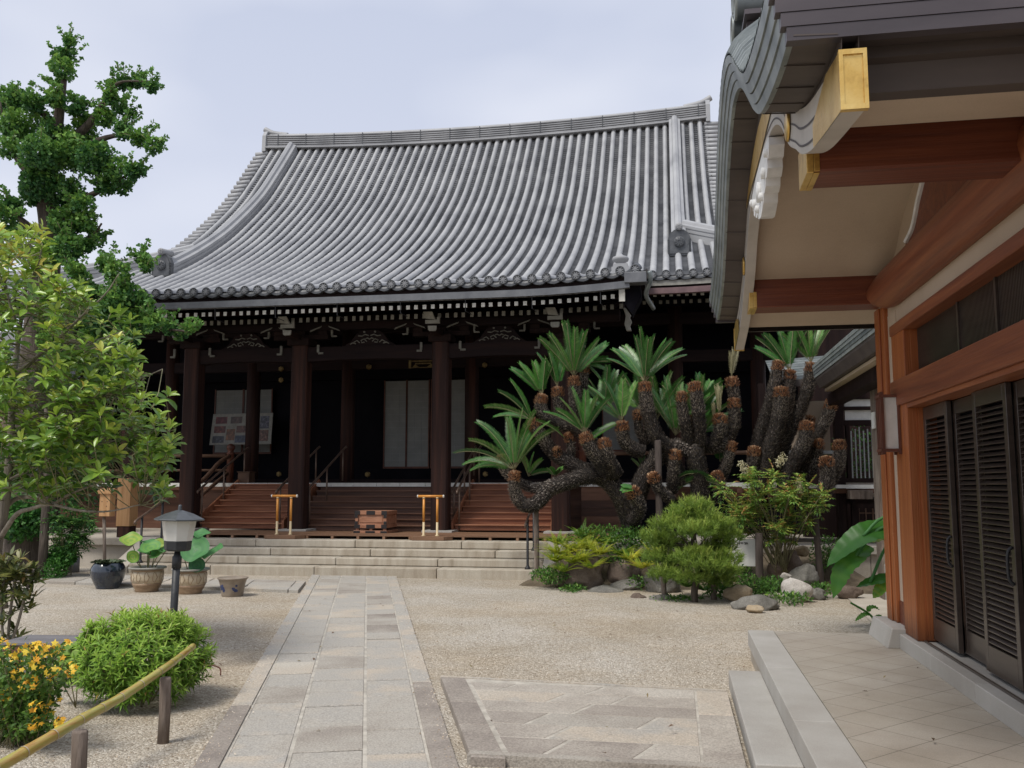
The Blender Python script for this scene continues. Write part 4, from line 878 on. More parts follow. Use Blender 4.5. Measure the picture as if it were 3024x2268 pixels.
# wall: posts, lintels, plaster, transom
XW = 1.88
def part(name, mat, x0, x1, y0, y1, z0, z1, bv=.006, tn=.5):
    m = MB(); m.ct = tn; m.box(x0, x1, y0, y1, z0, z1); return m.build(name, mat, ent, bevel=bv)
po = part('post', M['keyakiz'], XW - .02, XW + .22, 8.50, 8.86, .43, 3.2)
boxo('moulding', M['keyakiz'], po, XW - .034, XW - .021, 8.62, 8.80, .43, 3.2, .004)
po = part('post', M['keyakiz'], XW - .03, XW + .2, 7.78, 8.20, .39, 2.96)
part('post', M['keyakiz'], XW - .02, XW + .2, 4.55, 5.08, .39, 2.96)
part('post', M['keyakiz'], XW - .02, XW + .2, 4.0, 4.3, .39, 3.2)
part('plaster_strip', M['plaster'], XW + .015, XW + .05, 8.201, 8.499, .62, 3.1, 0)
part('kick_board', M['keyaki'], XW + .005, XW + .05, 8.201, 8.499, .40, .619, .004, .1)
part('lintel', M['keyakiy'], XW - .055, XW + .12, 2.6, 8.215, 2.262, 2.475, .008, .35)
part('lintel_moulding', M['keyakiy'], XW - .03, XW + .14, 2.6, 7.779, 2.225, 2.2615, .004, .7)
part('transom_head', M['keyakiy'], XW - .045, XW + .12, 2.6, 8.19, 2.865, 2.955, .008, .4)
part('upper_plaster', M['plaster'], XW + .02, XW + .06, 2.6, 8.5, 2.956, 3.30, 0)
m = MB(); m.grid([[(XW + .025, y, 3.25), (XW + .025, y, min(BL(y) + .12, 4.0))] for y in YS[6:-6]]); m.build('gable_plaster', M['plaster'], ent)
m = MB(); m.cs = True; m.ct = .3     # the rainbow beam, thick and rounded
yy = np.linspace(2.5, 8.50, 30); cz = lambda y: 3.285
rows_ = []
for y in yy:
    e = 1 - .45 * max(0, (y - 8.1) / .4) ** 2
    rows_.append([(XW - .03 + .145 * math.cos(a), y, cz(y) + .168 * e * math.sin(a)) for a in np.linspace(0, 2 * math.pi, 17)])
m.grid(rows_); m.cs = False; m.add(rows_[-1][:-1], [list(range(16))]); m.build('rainbow_beam', M['keyakiy'], ent)
m = MB()
for sg in (-1, 1):
    c = GC + .05
    m.prism([(c, 3.86), (c + sg * .22, 3.84), (c + sg * .42, 3.70), (c + sg * .60, 3.56), (c + sg * .86, 3.50), (c + sg * .86, 3.40), (c, 3.40)], 'x', XW - .045, XW + .02)
fs_ = m.build('frog_leg_strut', M['keyaki'], ent)
m = MB()
for sg in (-1, 1): m.tube(smooth([(XW - .055, c + sg * .20, 3.84), (XW - .055, c + sg * .40, 3.71), (XW - .055, c + sg * .57, 3.57), (XW - .055, c + sg * .80, 3.51)], 4), .02, 6)
m.build('white_edge', M['carvewhite'], fs_, split=True)
# transom lattice
m = MB(); m.box(XW + .10, XW + .12, 2.6, 7.78, 2.476, 2.864); tr = m.build('transom_panel', M['black'], ent)
m = MB()
for y in np.arange(2.7, 7.78, .024): m.box(XW + .075, XW + .099, y - .006, y + .006, 2.477, 2.864)
m.build('lattice', M['louver'], tr)
m = MB()
for y in (6.66, 5.9): m.box(XW + .06, XW + .1, y - .016, y + .016, 2.477, 2.864)
m.build('mullion', M['louver'], tr, split=True)
# sliding louvre doors on two tracks
SL = None
for k in range(7):
    y1 = 7.76 - k * .612; y0 = y1 - .64; xd = XW + .085 + (k % 2) * .05; z0, z1 = .415, 2.22
    m = MB(); fw = .062
    m.box(xd, xd + .035, y0, y0 + fw, z0, z1); m.box(xd, xd + .035, y1 - fw, y1, z0, z1); m.box(xd, xd + .035, y0 + fw + .0005, y1 - fw - .0005, z0, z0 + .17); m.box(xd, xd + .035, y0 + fw + .0005, y1 - fw - .0005, z1 - .10, z1)
    d = m.build('louver_door', M['louver'], ent, bevel=.003)
    m = MB(); z = z0 + .185
    while z < z1 - .11:
        m.hexa([(xd + .004, y0 + fw, z), (xd + .03, y0 + fw, z + .020), (xd + .03, y1 - fw, z + .020), (xd + .004, y1 - fw, z), (xd + .004, y0 + fw, z + .006), (xd + .03, y0 + fw, z + .026), (xd + .03, y1 - fw, z + .026), (xd + .004, y1 - fw, z + .006)]); z += .036
    m.build('slat', M['louver'], d)
    if k in (0, 2, 4):
        m = MB(); m.cs = True; yy_ = y0 + .03; m.tube(smooth([(xd - .002, yy_, 1.02), (xd - .028, yy_, 1.05), (xd - .034, yy_, 1.13), (xd - .028, yy_, 1.21), (xd - .002, yy_, 1.24)], 4), .010, 8); m.build('handle', M['iron'], d)
part('door_backing', M['black'], XW + .19, XW + .21, 2.6, 7.78, .39, 2.25, 0)
part('far_jamb', M['keyakiz'], XW + .05, XW + .2, 7.765, 7.779, .40, 2.25, 0)
# sill stones
m = MB(); y = 8.16
while y > 2: e = y - rnd.uniform(.85, 1.1); m.ct = rnd.random(); m.box(1.80, 2.14, e + .003, y, .265, .388); y = e
m.build('sill_stone', M['granite_pale'], ent, bevel=.006)
m = MB(); m.box(1.89, 1.905, 2.6, 7.76, .389, .405); m.build('door_rail', M['louver'], ent)
m = MB(); m.ct = .8; m.prism([(1.70, .265), (2.12, .265), (2.12, .428), (1.745, .428)], 'y', 8.165, 8.92); m.build('base_stone', M['granite_pale'], ent, bevel=.008)
# ridge ornament: drum ended copper cylinders over a boxed ridge
m = MB(); m.ct = .3; z = RL(GC) + .2
for i in range(3): m.box(.62 - .03 * i, XR, GC - .34 + .02 * i, GC + .34 - .02 * i, z + i * .10, z + i * .10 + .095)
m.ct = .5; m.box(.54, XR, GC - .40, GC + .40, z + .30, z + .335); rb = m.build('ridge', M['brown_sheet'], ent)
for yq, zq, ln, r_ in ((GC + .36, .12, .5, .12), (GC - .18, .50, .55, .12), (GC + .20, .48, .50, .12), (GC + .02, .66, .60, .125)):
    m = MB(); m.cs = True; m.ct = .75; m.lathe([(r_ * .82, .01), (r_ * .86, -.012), (r_, -.012), (r_, .01), (r_ * .96, .012), (r_ * .96, ln)], (.50, yq, z + zq), 20, 'x'); m.cs = False; m.build('ridge_drum', M['patina'], ent)
# the body behind the wall and the long wing running back
part('body_wall', M['plaster'], 2.35, 6, 2.0, 8.6, .27, 4.4, 0)
part('roof_body', M['brown_sheet'], XR, 7, 2.2, 10.5, 4.0, 4.9, 0)
part('end_wall', M['plaster'], XW + .06, 2.349, 8.52, 8.85, .43, 3.9, 0)
part('wing_wall', M['bargewhite'], 2.95, 6, 8.86, 14.15, -.02, 3.35, 0)
part('wing_post', M['stakewood'], 2.86, 2.949, 13.8, 14.15, 0, 3.3)
part('wing_base', M['granite_pale'], 2.88, 2.949, 8.86, 14.15, -.02, .5, .006)
m = MB(); m.prism([(2.42, 3.22), (3.4, 3.30), (3.4, 4.0), (2.40, 3.64), (2.36, 3.60), (2.36, 3.36)], 'y', 9.6, 15.9); m.build('wing_eave', M['soffit_brown'], ent)
m = MB()
for i in range(4): m.ct = rnd.random(); m.box(2.345 - .008 * i, 2.42, 9.6, 15.95, 3.40 + i * .055, 3.452 + i * .055)
m.build('wing_eave_edge', M['patina'], ent)
part('wing_soffit', M['plaster'], 2.5, 2.949, 9.62, 15.9, 3.17, 3.215, 0)
part('wing_rafter_beam', M['wood_dark'], 2.62, 2.85, 9.62, 16.4, 2.98, 3.165, 0)
# name tag plate on the wing post
part('small_plate', M['white'], 2.83, 2.859, 13.82, 13.98, 2.42, 2.66, .004)

# ------------------------------------------------------------------ wall lanterns
def wall_lantern(label, y, z):
    t = thing('wall_lantern', label, 'wall lamp', (XW - .06, y, z), 'wall lanterns beside the doors')
    m = MB(); x0, x1 = XW - .17, XW - .04
    for dy in (-.085, -.035, .035, .085):
        for xx in (x0,): m.box(xx - .012, xx + .012, y + dy - .010, y + dy + .010, z - .26, z + .26)
    for dy in (-.085, .085): m.box(x1 - .012, x1 + .008, y + dy - .010, y + dy + .010, z - .26, z + .26)
    for zz in (-.225, .225): m.box(x0 - .02, x1 + .008, y - .097, y + .097, z + zz - .011, z + zz + .011)
    m.box(x1 + .0085, x1 + .024, y - .07, y + .07, z - .24, z + .24); m.build('frame', M['post_red'], t)
    boxo('lamp_shade', M['white'], t, x0 + .003, x1 - .0, y - .075, y + .075, z - .213, z + .213)
wall_lantern('white paper wall lantern on the plaster strip beside the far orange post', 7.95 + .14, 2.12)
wall_lantern('white paper wall lantern on the near post, cut off at the picture edge', 4.62, 2.16)

# ------------------------------------------------------------------ corridor joining the hall and the entrance wing
cor = thing('connecting_corridor', 'low connecting corridor with barred window and white plaster panels behind the cycads', 'corridor', (3, 17.6, 0))
def cp(name, mat, x0, x1, y0, y1, z0, z1, bv=0): return boxo(name, mat, cor, x0, x1, y0, y1, z0, z1, bv)
cp('base_wall', M['granite'], 2.3, 6.5, 17.55, 17.9, -.02, .56)
cp('plaster_panel', M['white'], 3.06, 6.5, 17.56, 17.62, 1.40, 1.66); cp('plaster_panel', M['white'], 3.1, 6.5, 17.56, 17.62, 2.80, 2.98); cp('plaster_panel', M['white'], 3.1, 6.5, 17.56, 17.62, 3.05, 3.18)
for z0, z1 in ((1.28, 1.395), (1.665, 1.74), (2.70, 2.795), (2.985, 3.045), (3.185, 3.3)): cp('rail_beam', M['wood_dark'], 2.95, 6.5, 17.50, 17.66, z0, z1)
cp('post', M['wood_dark'], 2.90, 3.055, 17.46, 17.68, .56, 3.35)
cp('post', M['wood_dark'], 1.65, 1.78, 18.4, 18.6, .56, 3.6)
cp('ochre_wall', M['plaster'], 2.2, 2.899, 18.0, 18.1, 2.2, 3.2)
wd = cp('window', M['wood_dark'], 3.10, 3.16, 17.50, 17.64, 1.741, 2.699)
m = MB()
for i, x in enumerate(np.arange(3.19, 3.9, .072)): m.box(x - .011, x + .011, 17.53, 17.56, 1.741, 2.60 + .035 * (i % 3))
m.build('window_bar', M['railgrey'], wd)
cp('floor_edge', M['white'], 1.2, 3.45, 17.1, 17.2, 1.56, 1.62)
cp('floor', M['stairdark'], 1.2, 6, 17.205, 18.6, 1.47, 1.55)
cp('plank_end', M['stakewood'], 3.02, 3.40, 16.9, 17.3, 1.37, 1.525, .006)
for x in (2.88, 3.1): cp('floor_post', M['wood_dark'], x, x + .12, 17.25, 17.38, .56, 1.465)
m = MB()
for z in (.75, .95, 1.1): m.box(3.2, 6, 17.5, 17.53, z, z + .025)
for x in np.arange(3.25, 5, .12): m.box(x, x + .02, 17.475, 17.499, .6, 1.2)
m.build('under_floor_grille', M['railwood'], cor)
cp('rail', M['railgrey'], 1.4, 2.9, 17.45, 17.52, 2.18, 2.24)
m = MB()
for i in range(9):
    y0, z0 = 16.5 + i * .16, 3.42 + i * .062
    m.ct = rnd.uniform(.3, .6); m.hexa([(1.75, y0, z0), (3.3, y0, z0 + .10), (3.3, y0 + .17, z0 + .165), (1.75, y0 + .17, z0 + .065), (1.75, y0, z0 + .02), (3.3, y0, z0 + .12), (3.3, y0 + .17, z0 + .17), (1.75, y0 + .17, z0 + .07)])
m.build('roof', M['patina'], cor)
m = MB(); m.hexa([(1.72, 16.46, 3.30), (3.3, 16.46, 3.40), (3.3, 16.7, 3.42), (1.72, 16.7, 3.32), (1.72, 16.46, 3.415), (3.3, 16.46, 3.515), (3.3, 16.7, 3.51), (1.72, 16.7, 3.41)]); m.build('eave', M['soffit_brown'], cor)
cp('upper_wall', M['wood_dark'], 2.55, 9, 19.3, 19.6, -.02, 5.6)
# garden shrub seen through the barred window
P, D = ball(900, (3.7, 18.6, 2.1), (.9, .4, .7)); o = leaves('garden_shrub', P, D + rdir(900) * .8, rdir(900), .07, .04, rng.random(900), LEAF, M['ivy'])
tag(o, 'leafy green shrub seen through the barred corridor window', 'shrub')
# ------------------------------------------------------------------ things standing at the hall front
M['deck'] = pmat('duckboard_planks', [(.25, (.13, .068, .038)), (.55, (.21, .115, .066)), (.8, (.30, .185, .12))], scale=2.4, stretch=(.3, 3, 3), rough=.6, bump=.12, tint=.4)
dk = thing('duckboard', 'low wooden duckboard on battens lying along the top of the stone platform', 'duckboard', (-6, 17.6, .58))
m = MB()
for i in range(10): m.ct = rnd.random(); m.box(-9.75, -1.2, 17.05 + i * .15, 17.194 + i * .15, .636, .66)
m.build('board', M['deck'], dk, bevel=.003, split=True)
m = MB(); m.ct = .8
for x in np.arange(-9.7, -1.2, .52): m.box(x, x + .05, 17.04, 18.5, .581, .6355)
m.build('batten', M['deck'], dk, split=True)
M['orange_pole'] = pmat('orange_pole', [(.3, (.52, .20, .035)), (.7, (.66, .30, .06))], scale=6, stretch=(3, 3, .6), rough=.4)
M['cream_pole'] = flat('cream_sleeve', (.58, .46, .28), .5)
def stand(label, px0, px1):
    a = at(px0, 1580, 16.98); b = at(px1, 1580, 16.98); t = thing('cane_rest_stand', label, 'stand', ((a.x + b.x) / 2, 16.98, .58), 'cane rest stands')
    m = MB(); c = (a.x + b.x) / 2; m.prism([(c - .42, 16.98), (c - .30, 16.80), (c + .30, 16.80), (c + .42, 16.98), (c + .42, 17.035), (c - .42, 17.035)], 'z', .582, .655); m.build('base', M['deck'], t, bevel=.004)
    for x in (a.x, b.x):
        m = MB(); m.cs = True; m.cm = 1; m.lathe([(.04, .655), (.04, .672), (.022, .68), (.022, .92)], (x, 16.95, 0), 12); m.cm = 0; m.lathe([(.023, .92), (.023, 1.36)], (x, 16.95, 0), 12); m.cm = 1; m.lathe([(.027, 1.36), (.027, 1.385)], (x, 16.95, 0), 12); m.build('pole', [M['orange_pole'], M['cream_pole']], t)
    m = MB(); m.cs = True; m.tube([(a.x - .11, 16.95, 1.405), (b.x + .11, 16.95, 1.405)], .024, 12); m.cm = 1; m.tube([(a.x - .13, 16.95, 1.405), (a.x - .11, 16.95, 1.405)], .027, 12); m.tube([(b.x + .11, 16.95, 1.405), (b.x + .13, 16.95, 1.405)], .027, 12); m.build('top_bar', [M['orange_pole'], M['white']], t)
stand('orange cane rest stand in front of the second column from the left', 819, 859); stand('orange cane rest stand in front of the third column from the left', 1252, 1292)
M['boxwood'] = pmat('offering_box_wood', [(.25, (.25, .105, .055)), (.5, (.37, .175, .10)), (.8, (.46, .24, .15))], scale=4, stretch=(.6, 3, 3), rough=.5, bump=.08)
M['ironplate'] = flat('dark_iron_plate', (.03, .026, .026), .45, .3)
a = at(1047, 1575, 17.75); b = at(1141, 1575, 17.75); x0, x1, y0, y1, z0, z1 = a.x, b.x, 17.75, 18.45, .66, 1.10
ob = thing('offering_box', 'small wooden offering box with black iron corner plates before the middle stairs', 'offering box', ((x0 + x1) / 2, 18.1, .66))
m = MB(); m.box(x0 + .03, x1 - .03, y0 + .03, y1 - .03, z0 + .14, z1 - .05); m.box(x0, x1, y0, y1, z1 - .075, z1); m.box(x0, x1, y0, y1, z0 + .10, z0 + .17); m.box(x0 - .02, x1 + .02, y0 - .02, y1 + .02, z0 + .0, z0 + .05)
for xa in (x0 + .005, x1 - .065): m.box(xa, xa + .06, y0 + .005, y0 + .06, z0 + .171, z1 - .076); m.box(xa, xa + .06, y1 - .06, y1 - .005, z0 + .171, z1 - .076)
for xa in (x0 + .02, (x0 + x1) / 2 - .03, x1 - .08): m.box(xa, xa + .06, y0 + .02, y0 + .09, z0 + .051, z0 + .099)
m.box(x0 + .09, x1 - .09, y0 + .02, y0 + .029, z0 + .21, z1 - .11); m.build('body', M['boxwood'], ob, bevel=.006)
m = MB(); xc = (x0 + x1) / 2
for xa, xb in ((x0 - .006, x0 + .11), (xc - .09, xc + .09), (x1 - .11, x1 + .006)):
    m.box(xa, xb, y0 - .006, y0 - .001, z1 - .078, z1 + .003); m.box(xa, xb, y0 - .006, y0 - .001, z0 + .09, z0 + .17); m.box(xa - .01, xb + .01, y0 - .026, y0 - .021, z0, z0 + .045)
for xa in (x0 - .001, x1 - .063): m.box(xa, xa + .064, y0 - .003, y0 + .004, z1 - .14, z1 - .079); m.box(xa, xa + .064, y0 - .003, y0 + .004, z0 + .175, z0 + .235)
m.build('iron_plate', M['ironplate'], ob, bevel=.003, split=True)
# photo board
bw = thing('photo_board', 'white display board with printed photographs leaning by the left front wall', 'display board', tuple(at(712, 1315, 22.3)))
c = [at(618, 1314, 22.2), at(799.5, 1311, 22.2), at(806, 1219, 22.35), at(630, 1223, 22.35)]
m = MB(); m.hexa([tuple(p) for p in (c[0], c[1], c[1] + Vector((0, .03, 0)), c[0] + Vector((0, .03, 0)))] + [tuple(p) for p in (c[3], c[2], c[2] + Vector((0, .03, 0)), c[3] + Vector((0, .03, 0)))]); m.build('panel', M['whitetrim'], bw)
def bp(u, v, d=-.004): p = lerp(lerp(c[0], c[1], u), lerp(c[3], c[2], u), v); return (p.x, p.y + d, p.z)
PC = [(.18, .03, .03), (.12, .07, .05), (.10, .10, .13), (.20, .05, .03), (.26, .11, .04), (.19, .08, .05), (.07, .075, .09), (.06, .075, .12), (.12, .12, .16), (.22, .10, .06)]
for i, (u0, u1, v0, v1) in enumerate(((.06, .25, .68, .90), (.31, .50, .68, .90), (.565, .72, .68, .9), (.05, .24, .38, .60), (.26, .40, .14, .50), (.42, .61, .38, .60), (.04, .23, .06, .28), (.41, .60, .06, .29), (.80, .95, .50, .90), (.80, .95, .10, .45))):
    pm = pmat('print_%d' % i, [(.3, tuple(x * .15 for x in PC[i])), (.5, tuple(x * .5 for x in PC[i])), (.66, tuple(x * 1.1 + .01 for x in PC[i])), (.78, (.36, .34, .33))], scale=9 + i, rough=.4, detail=3)
    m = MB(); m.add([bp(u0, v0), bp(u1, v0), bp(u1, v1), bp(u0, v1)], [(0, 1, 2, 3)]); m.build('photo', pm, bw)
m = MB(); q = at(702, 1420, 20.62); r_ = at(736, 1395, 20.62); m.box(q.x, r_.x, 20.62, 20.95, FZ - .028, r_.z); m.box(q.x - .02, r_.x + .02, 20.60, 20.97, r_.z, r_.z + .02)
tag(m.build('lectern_box', M['railwood'], None, bevel=.004), 'small brown lidded box at the head of the left red stairs', 'box')

# handrails of the stone steps
def step_rail(label, X, y0, y1, base0, base1):
    t = thing('step_handrail', label, 'handrail', (X, y0, base0), 'handrails of the stone steps')
    a = Vector((X, y0, base0 + .86)); b = Vector((X, y1, base1 + .86)); m = MB(); m.cs = True
    d = (b - a); m.tube(smooth([a - d * .32 + Vector((0, .02, -.05)), a - d * .28, lerp(a, b, .5), b + d * .35, b + d * .42 + Vector((0, 0, .0))], 5), .021, 8); m.build('rail', M['steel'], t)
    for p, z in ((a, base0), (b, base1)):
        m = MB(); m.cs = True; m.lathe([(.055, z), (.05, z + .02), (.03, z + .05), (.022, z + .07), (.022, p.z)], (p.x, p.y, 0), 10); m.build('post', M['iron'], t)
step_rail('brown handrail on two black posts at the left end of the stone steps', -9.86, 15.86, 16.55, .172, .44)
step_rail('brown handrail on two black posts at the right end of the stone steps', -2.53, 15.84, 16.55, .172, .44)

# square post with a paler patched foot, post box sign, grey drum
p = onz(361, 1587, .58); t = thing('timber_post', 'square timber post with a paler new wood casing at the left of the hall platform', 'post', tuple(p))
boxo('post', M['column'], t, p.x - .13, p.x + .13, p.y, p.y + .26, .58, 4.3, .006); boxo('casing', M['pine_wood'], t, p.x - .145, p.x + .145, p.y - .014, p.y + .274, .80, 1.75, .005)
p = at(310, 1700, 14.6); p.z = 0; q = at(307, 1490, 14.6)
t = thing('post_box_sign', 'small orange wooden box on a thin grey pole behind the dark jar', 'box on pole', (p.x, p.y, 0))
m = MB(); m.cs = True; m.tube([(p.x, 14.6, 0), (q.x, 14.6, q.z)], .028, 8); m.build('pole', M['stakewood'], t)
t1 = at(307, 1525, 14.5); t2 = at(307, 1458, 14.5); m = MB(); m.box(t1.x - .10, t1.x + .10, 14.5, 14.66, t1.z, t2.z); m.build('box', M['pine_wood'], t, bevel=.005)
m = MB(); m.prism([(14.47, t2.z + .0), (14.70, t2.z + .0), (14.70, t2.z + .05), (14.585, t2.z + .09), (14.47, t2.z + .05)], 'x', t1.x - .13, t1.x + .13); m.build('lid', M['pine_wood'], t)
m = MB(); dx = [(-.05, .06), (.05, .06), (0, -.13), (.04, -.02)]
for a_, b_ in dx: m.lathe([(.008, .0), (.008, -.004)], (t1.x + a_, 14.4995, (t1.z + t2.z) / 2 + b_), 6, 'y')
m.build('nail_head', M['iron'], t, split=True)
p = onz(217, 1690, 0); m = MB(); m.cs = True; m.lathe([(.10, 0), (.10, .27), (.085, .28), (.085, .255), (.0, .255)], p, 18); o = m.build('grey_drum', M['copper'], None); tag(o, 'short dark grey cylinder beside the creeper at the foot of the platform wall', 'cylinder')

# ------------------------------------------------------------------ pots
M['jar'] = pmat('blue_black_glaze', [(.25, (.006, .008, .014)), (.5, (.014, .022, .04)), (.75, (.05, .06, .065))], scale=3, stretch=(2.5, 2.5, .6), rough=.16, spec=.6, coat=.4)
M['pot'] = pmat('cream_carved_glaze', [(.2, (.27, .20, .12)), (.45, (.44, .36, .25)), (.75, (.56, .49, .37))], scale=7, rough=.35, spec=.5)
M['potbrown'] = pmat('brown_glaze', [(.3, (.19, .12, .07)), (.7, (.33, .235, .15))], scale=7, stretch=(1, 1, 3), rough=.4)
M['smallpot'] = pmat('grey_buff_pot', [(.2, (.13, .10, .075)), (.5, (.24, .195, .15)), (.8, (.35, .30, .24))], scale=5, rough=.4)
M['blue'] = flat('cobalt_painting', (.03, .045, .12), .4); M['soil'] = flat('wet_soil', (.03, .024, .018), .95)
p = onz(317, 1737, 0); R0 = .265
t = thing('water_jar', 'round blue black glazed jar filled with floating water lily leaves', 'jar', tuple(p)); jp = p.copy()
m = MB(); m.cs = True; m.lathe([(.165, 0), (.175, .012), (.17, .02), (.205, .08), (.245, .17), (.262, .255), (.25, .33), (.215, .385), (.205, .395), (.20, .385), (.215, .36), (.0, .355)], p, 40); m.build('body', M['jar'], t)
n = 26; an = rng.random(n) * 6.28; rr = .20 * np.sqrt(rng.random(n)); P = np.stack([p.x + rr * np.cos(an), p.y + rr * np.sin(an), p.z + .385 + rng.random(n) * .03], 1)
LILY = (np.array([(0, 0, 0)] + [(.5 * math.cos(a), .5 * math.sin(a), .10 * (k % 2) + .06) for k, a in enumerate(np.linspace(.25, 6.03, 12))]), [(0, i, i + 1) for i in range(1, 12)])
leaves('water_lily_leaf', P, rdir(n) * [1, 1, .1], np.tile([0, 0, 1.], (n, 1)) + rdir(n) * .35, .16, .16, rng.random(n), LILY, M['lily'], t)
def lotus_pot(label, px, seed, rim, leaf):
    p = onz(px[0], px[1], 0); t = thing('lotus_pot', label, 'plant pot', tuple(p), 'carved cream pots planted with lotus'); r_ = random.Random(seed)
    m = MB(); m.cs = True; m.cm = 1; m.lathe([(.165, 0), (.175, .01), (.17, .03), (.205, .09), (.222, .135)], p, 36); m.cm = 0; m.lathe([(.2225, .135), (.232, .19), (.236, .26), (.232, .31)], p, 36); m.cm = 1; m.lathe([(.232, .31), (.24, .335)], p, 36); m.cm = 2
    m.lathe([(.24, .335), (.275, .345), (.28, .36), (.27, .372), (.235, .368), (.225, .34), (.0, .335)], p, 36); b_ = m.build('body', [M['pot'], M['potbrown'], M['whitetrim']], t)
    m = MB()
    for k in range(12):       # incised scrolls
        a0 = k * math.pi / 6
        for s in (1, -1):
            pts = []
            for j in range(9):
                u = j / 8; aa = a0 + s * (.20 * math.sin(u * 3.0)) * (1 - .4 * u); h = .15 + .15 * u + .02 * math.sin(6 * u) * s; rad = np.interp(h, [.135, .19, .26, .31], [.2235, .233, .237, .233])
                pts.append((p.x + rad * math.cos(aa), p.y + rad * math.sin(aa), h))
            m.tube(pts, .0045, 4)
    m.build('scroll_relief', M['potbrown'], b_)
    m = MB(); m.cs = True; m.lathe([(.215, .345), (.0, .35)], p, 24); m.build('soil', M['soil'], t)
    for (dx, dz, dy, rad, tilt, tw, tn) in leaf:
        c = Vector((p.x + dx, p.y + dy, dz)); m = MB(); m.cs = True
        m.tube(smooth([(p.x + dx * .35, p.y + dy * .4, .34), (p.x + dx * .8, p.y + dy * .8, dz * .7 + .1), c], 4), .007, 6); s_ = m.build('stalk', M['twig'], t)
        m = MB(); m.cs = True; rows_ = []; rot = Matrix.Rotation(tw, 3, 'Z') @ Matrix.Rotation(tilt, 3, 'X')
        for ri in range(6):
            q = ri / 5
            rows_.append([tuple(c + rot @ Vector((rad * q * math.cos(a), rad * q * math.sin(a), rad * (.32 * q * q - .10 * q ** 4 + .10 * q * q * math.sin(3 * a + seed + dx * 20) + .05 * q * q * math.sin(5 * a))))) for a in np.linspace(0, 2 * math.pi, 25)])
        for ri, row in enumerate(rows_[:-1]): m.ct = tn + .12 * (ri % 2); m.grid([row, rows_[ri + 1]])
        m.build('leaf', M['lotus'], t)
lotus_pot('carved cream pot with lotus leaves standing right beside the dark jar', (433, 1746), 3, 0, [(-.30, .76, 0, .17, .5, .4, .85), (-.05, .72, .1, .14, .1, 0, .35), (.10, .66, -.1, .15, .55, .2, .6), (.02, .58, -.05, .16, .3, 1, .45), (.27, .62, .05, .17, .2, 0, .4), (.22, .55, -.1, .12, .5, -.5, .55), (-.20, .52, -.1, .10, 1.2, .9, .8), (.10, .70, .1, .10, 1.0, .2, .9)])
lotus_pot('carved cream pot with lotus leaves partly hidden behind the lamp post', (561, 1752), 8, 0, [(.08, .86, .1, .15, .3, .3, .3), (.12, .64, -.1, .22, .9, .1, .3), (.36, .60, 0, .17, .6, -.7, .35), (-.15, .62, 0, .15, .2, .5, .35), (.0, .55, .1, .13, .4, 1.2, .5), (.16, .42, -.12, .12, 1.1, .5, .0)])
p = onz(686, 1760, 0); t = thing('flower_pot', 'small empty grey buff pot with blue painted flowers', 'flower pot', tuple(p))
m = MB(); m.cs = True; m.lathe([(.15, 0), (.155, .01), (.165, .09), (.185, .19), (.205, .245), (.222, .255), (.218, .27), (.195, .262), (.175, .20), (.0, .16)], p, 36); m.build('body', M['smallpot'], t)
m = MB()
for a0, s in ((-2.1, 1), (-.95, .8)):
    for k in range(9):
        aa = a0 + .28 * (rnd.random() - .5) * 1.6; h = .12 + .09 * (rnd.random() - .4); rad = np.interp(h, [.01, .09, .19, .245], [.155, .165, .185, .205]) + .001; c = Vector((p.x + rad * math.cos(aa), p.y + rad * math.sin(aa), h))
        rt = Matrix.Rotation(aa, 3, 'Z'); m.lathe([(.021 * s, -.001), (.021 * s, .0016), (.0, .002)], (0, 0, 0), 8, 'x'); nv = 24
        for j in range(len(m.v) - nv, len(m.v)): m.v[j] = tuple(c + rt @ Vector(m.v[j]))
m.build('blue_painting', M['blue'], t)

# ------------------------------------------------------------------ garden lamp
M['acrylic'] = pmat('milky_acrylic', [(.3, (.58, .57, .53)), (.7, (.68, .67, .63))], scale=5, rough=.35)
M['lampcap'] = pmat('grey_lamp_metal', [(.3, (.075, .083, .09)), (.7, (.125, .135, .145))], scale=6, rough=.4, metallic=.3)
M['lampdark'] = pmat('dark_lamp_metal', [(.3, (.020, .021, .024)), (.7, (.04, .042, .046))], scale=9, rough=.5, bump=.1)
yl = 7.5; tp = at(525.5, 1172 * K, yl); bt = at(512, 1335 * K, yl); t = thing('garden_lamp', 'slanting black garden lamp post with a white shade and wide grey cap', 'lamp', (bt.x - (tp.x - bt.x) * .8, yl, 0))
ax = (tp - bt).normalized(); g0 = bt - ax * (bt.z / ax.z)
def lampz(px, py): q = at(px * K, py * K, yl); return (q - g0).dot(ax)
rot = Vector((0, 0, 1)).rotation_difference(ax).to_matrix()
def put(m, n0):
    for j in range(n0, len(m.v)): m.v[j] = tuple(g0 + rot @ Vector(m.v[j]))
h0 = (tp - g0).length; sc1 = 1.367 * 7.75 / 2700
hb = lampz(388, 1190); hs = lampz(388, 1168); hc = lampz(388, 1123); he = lampz(390, 1101)
m = MB(); m.cs = True; m.lathe([(.032, -.03), (.032, hb - .13)], (0, 0, 0), 14); m.lathe([(.040, hb - .15), (.040, hb - .05), (.03, hb - .04), (.022, hb + .005)], (0, 0, 0), 14); put(m, 0); m.build('post', M['lampdark'], t)
m = MB(); a45 = R(22.5)
m.lathe([(25 * sc1, hb), (29 * sc1, hb + .015), (30.5 * sc1, hs)], (0, 0, 0), 8, 'z', a45); put(m, 0); m.build('holder', M['lampdark'], t, bevel=.006)
m = MB(); m.lathe([(30 * sc1, hs + .001), (34 * sc1, lerp(hs, hc, .5)), (37.5 * sc1, hc + .01)], (0, 0, 0), 8, 'z', a45); put(m, 0); m.build('shade', M['acrylic'], t)
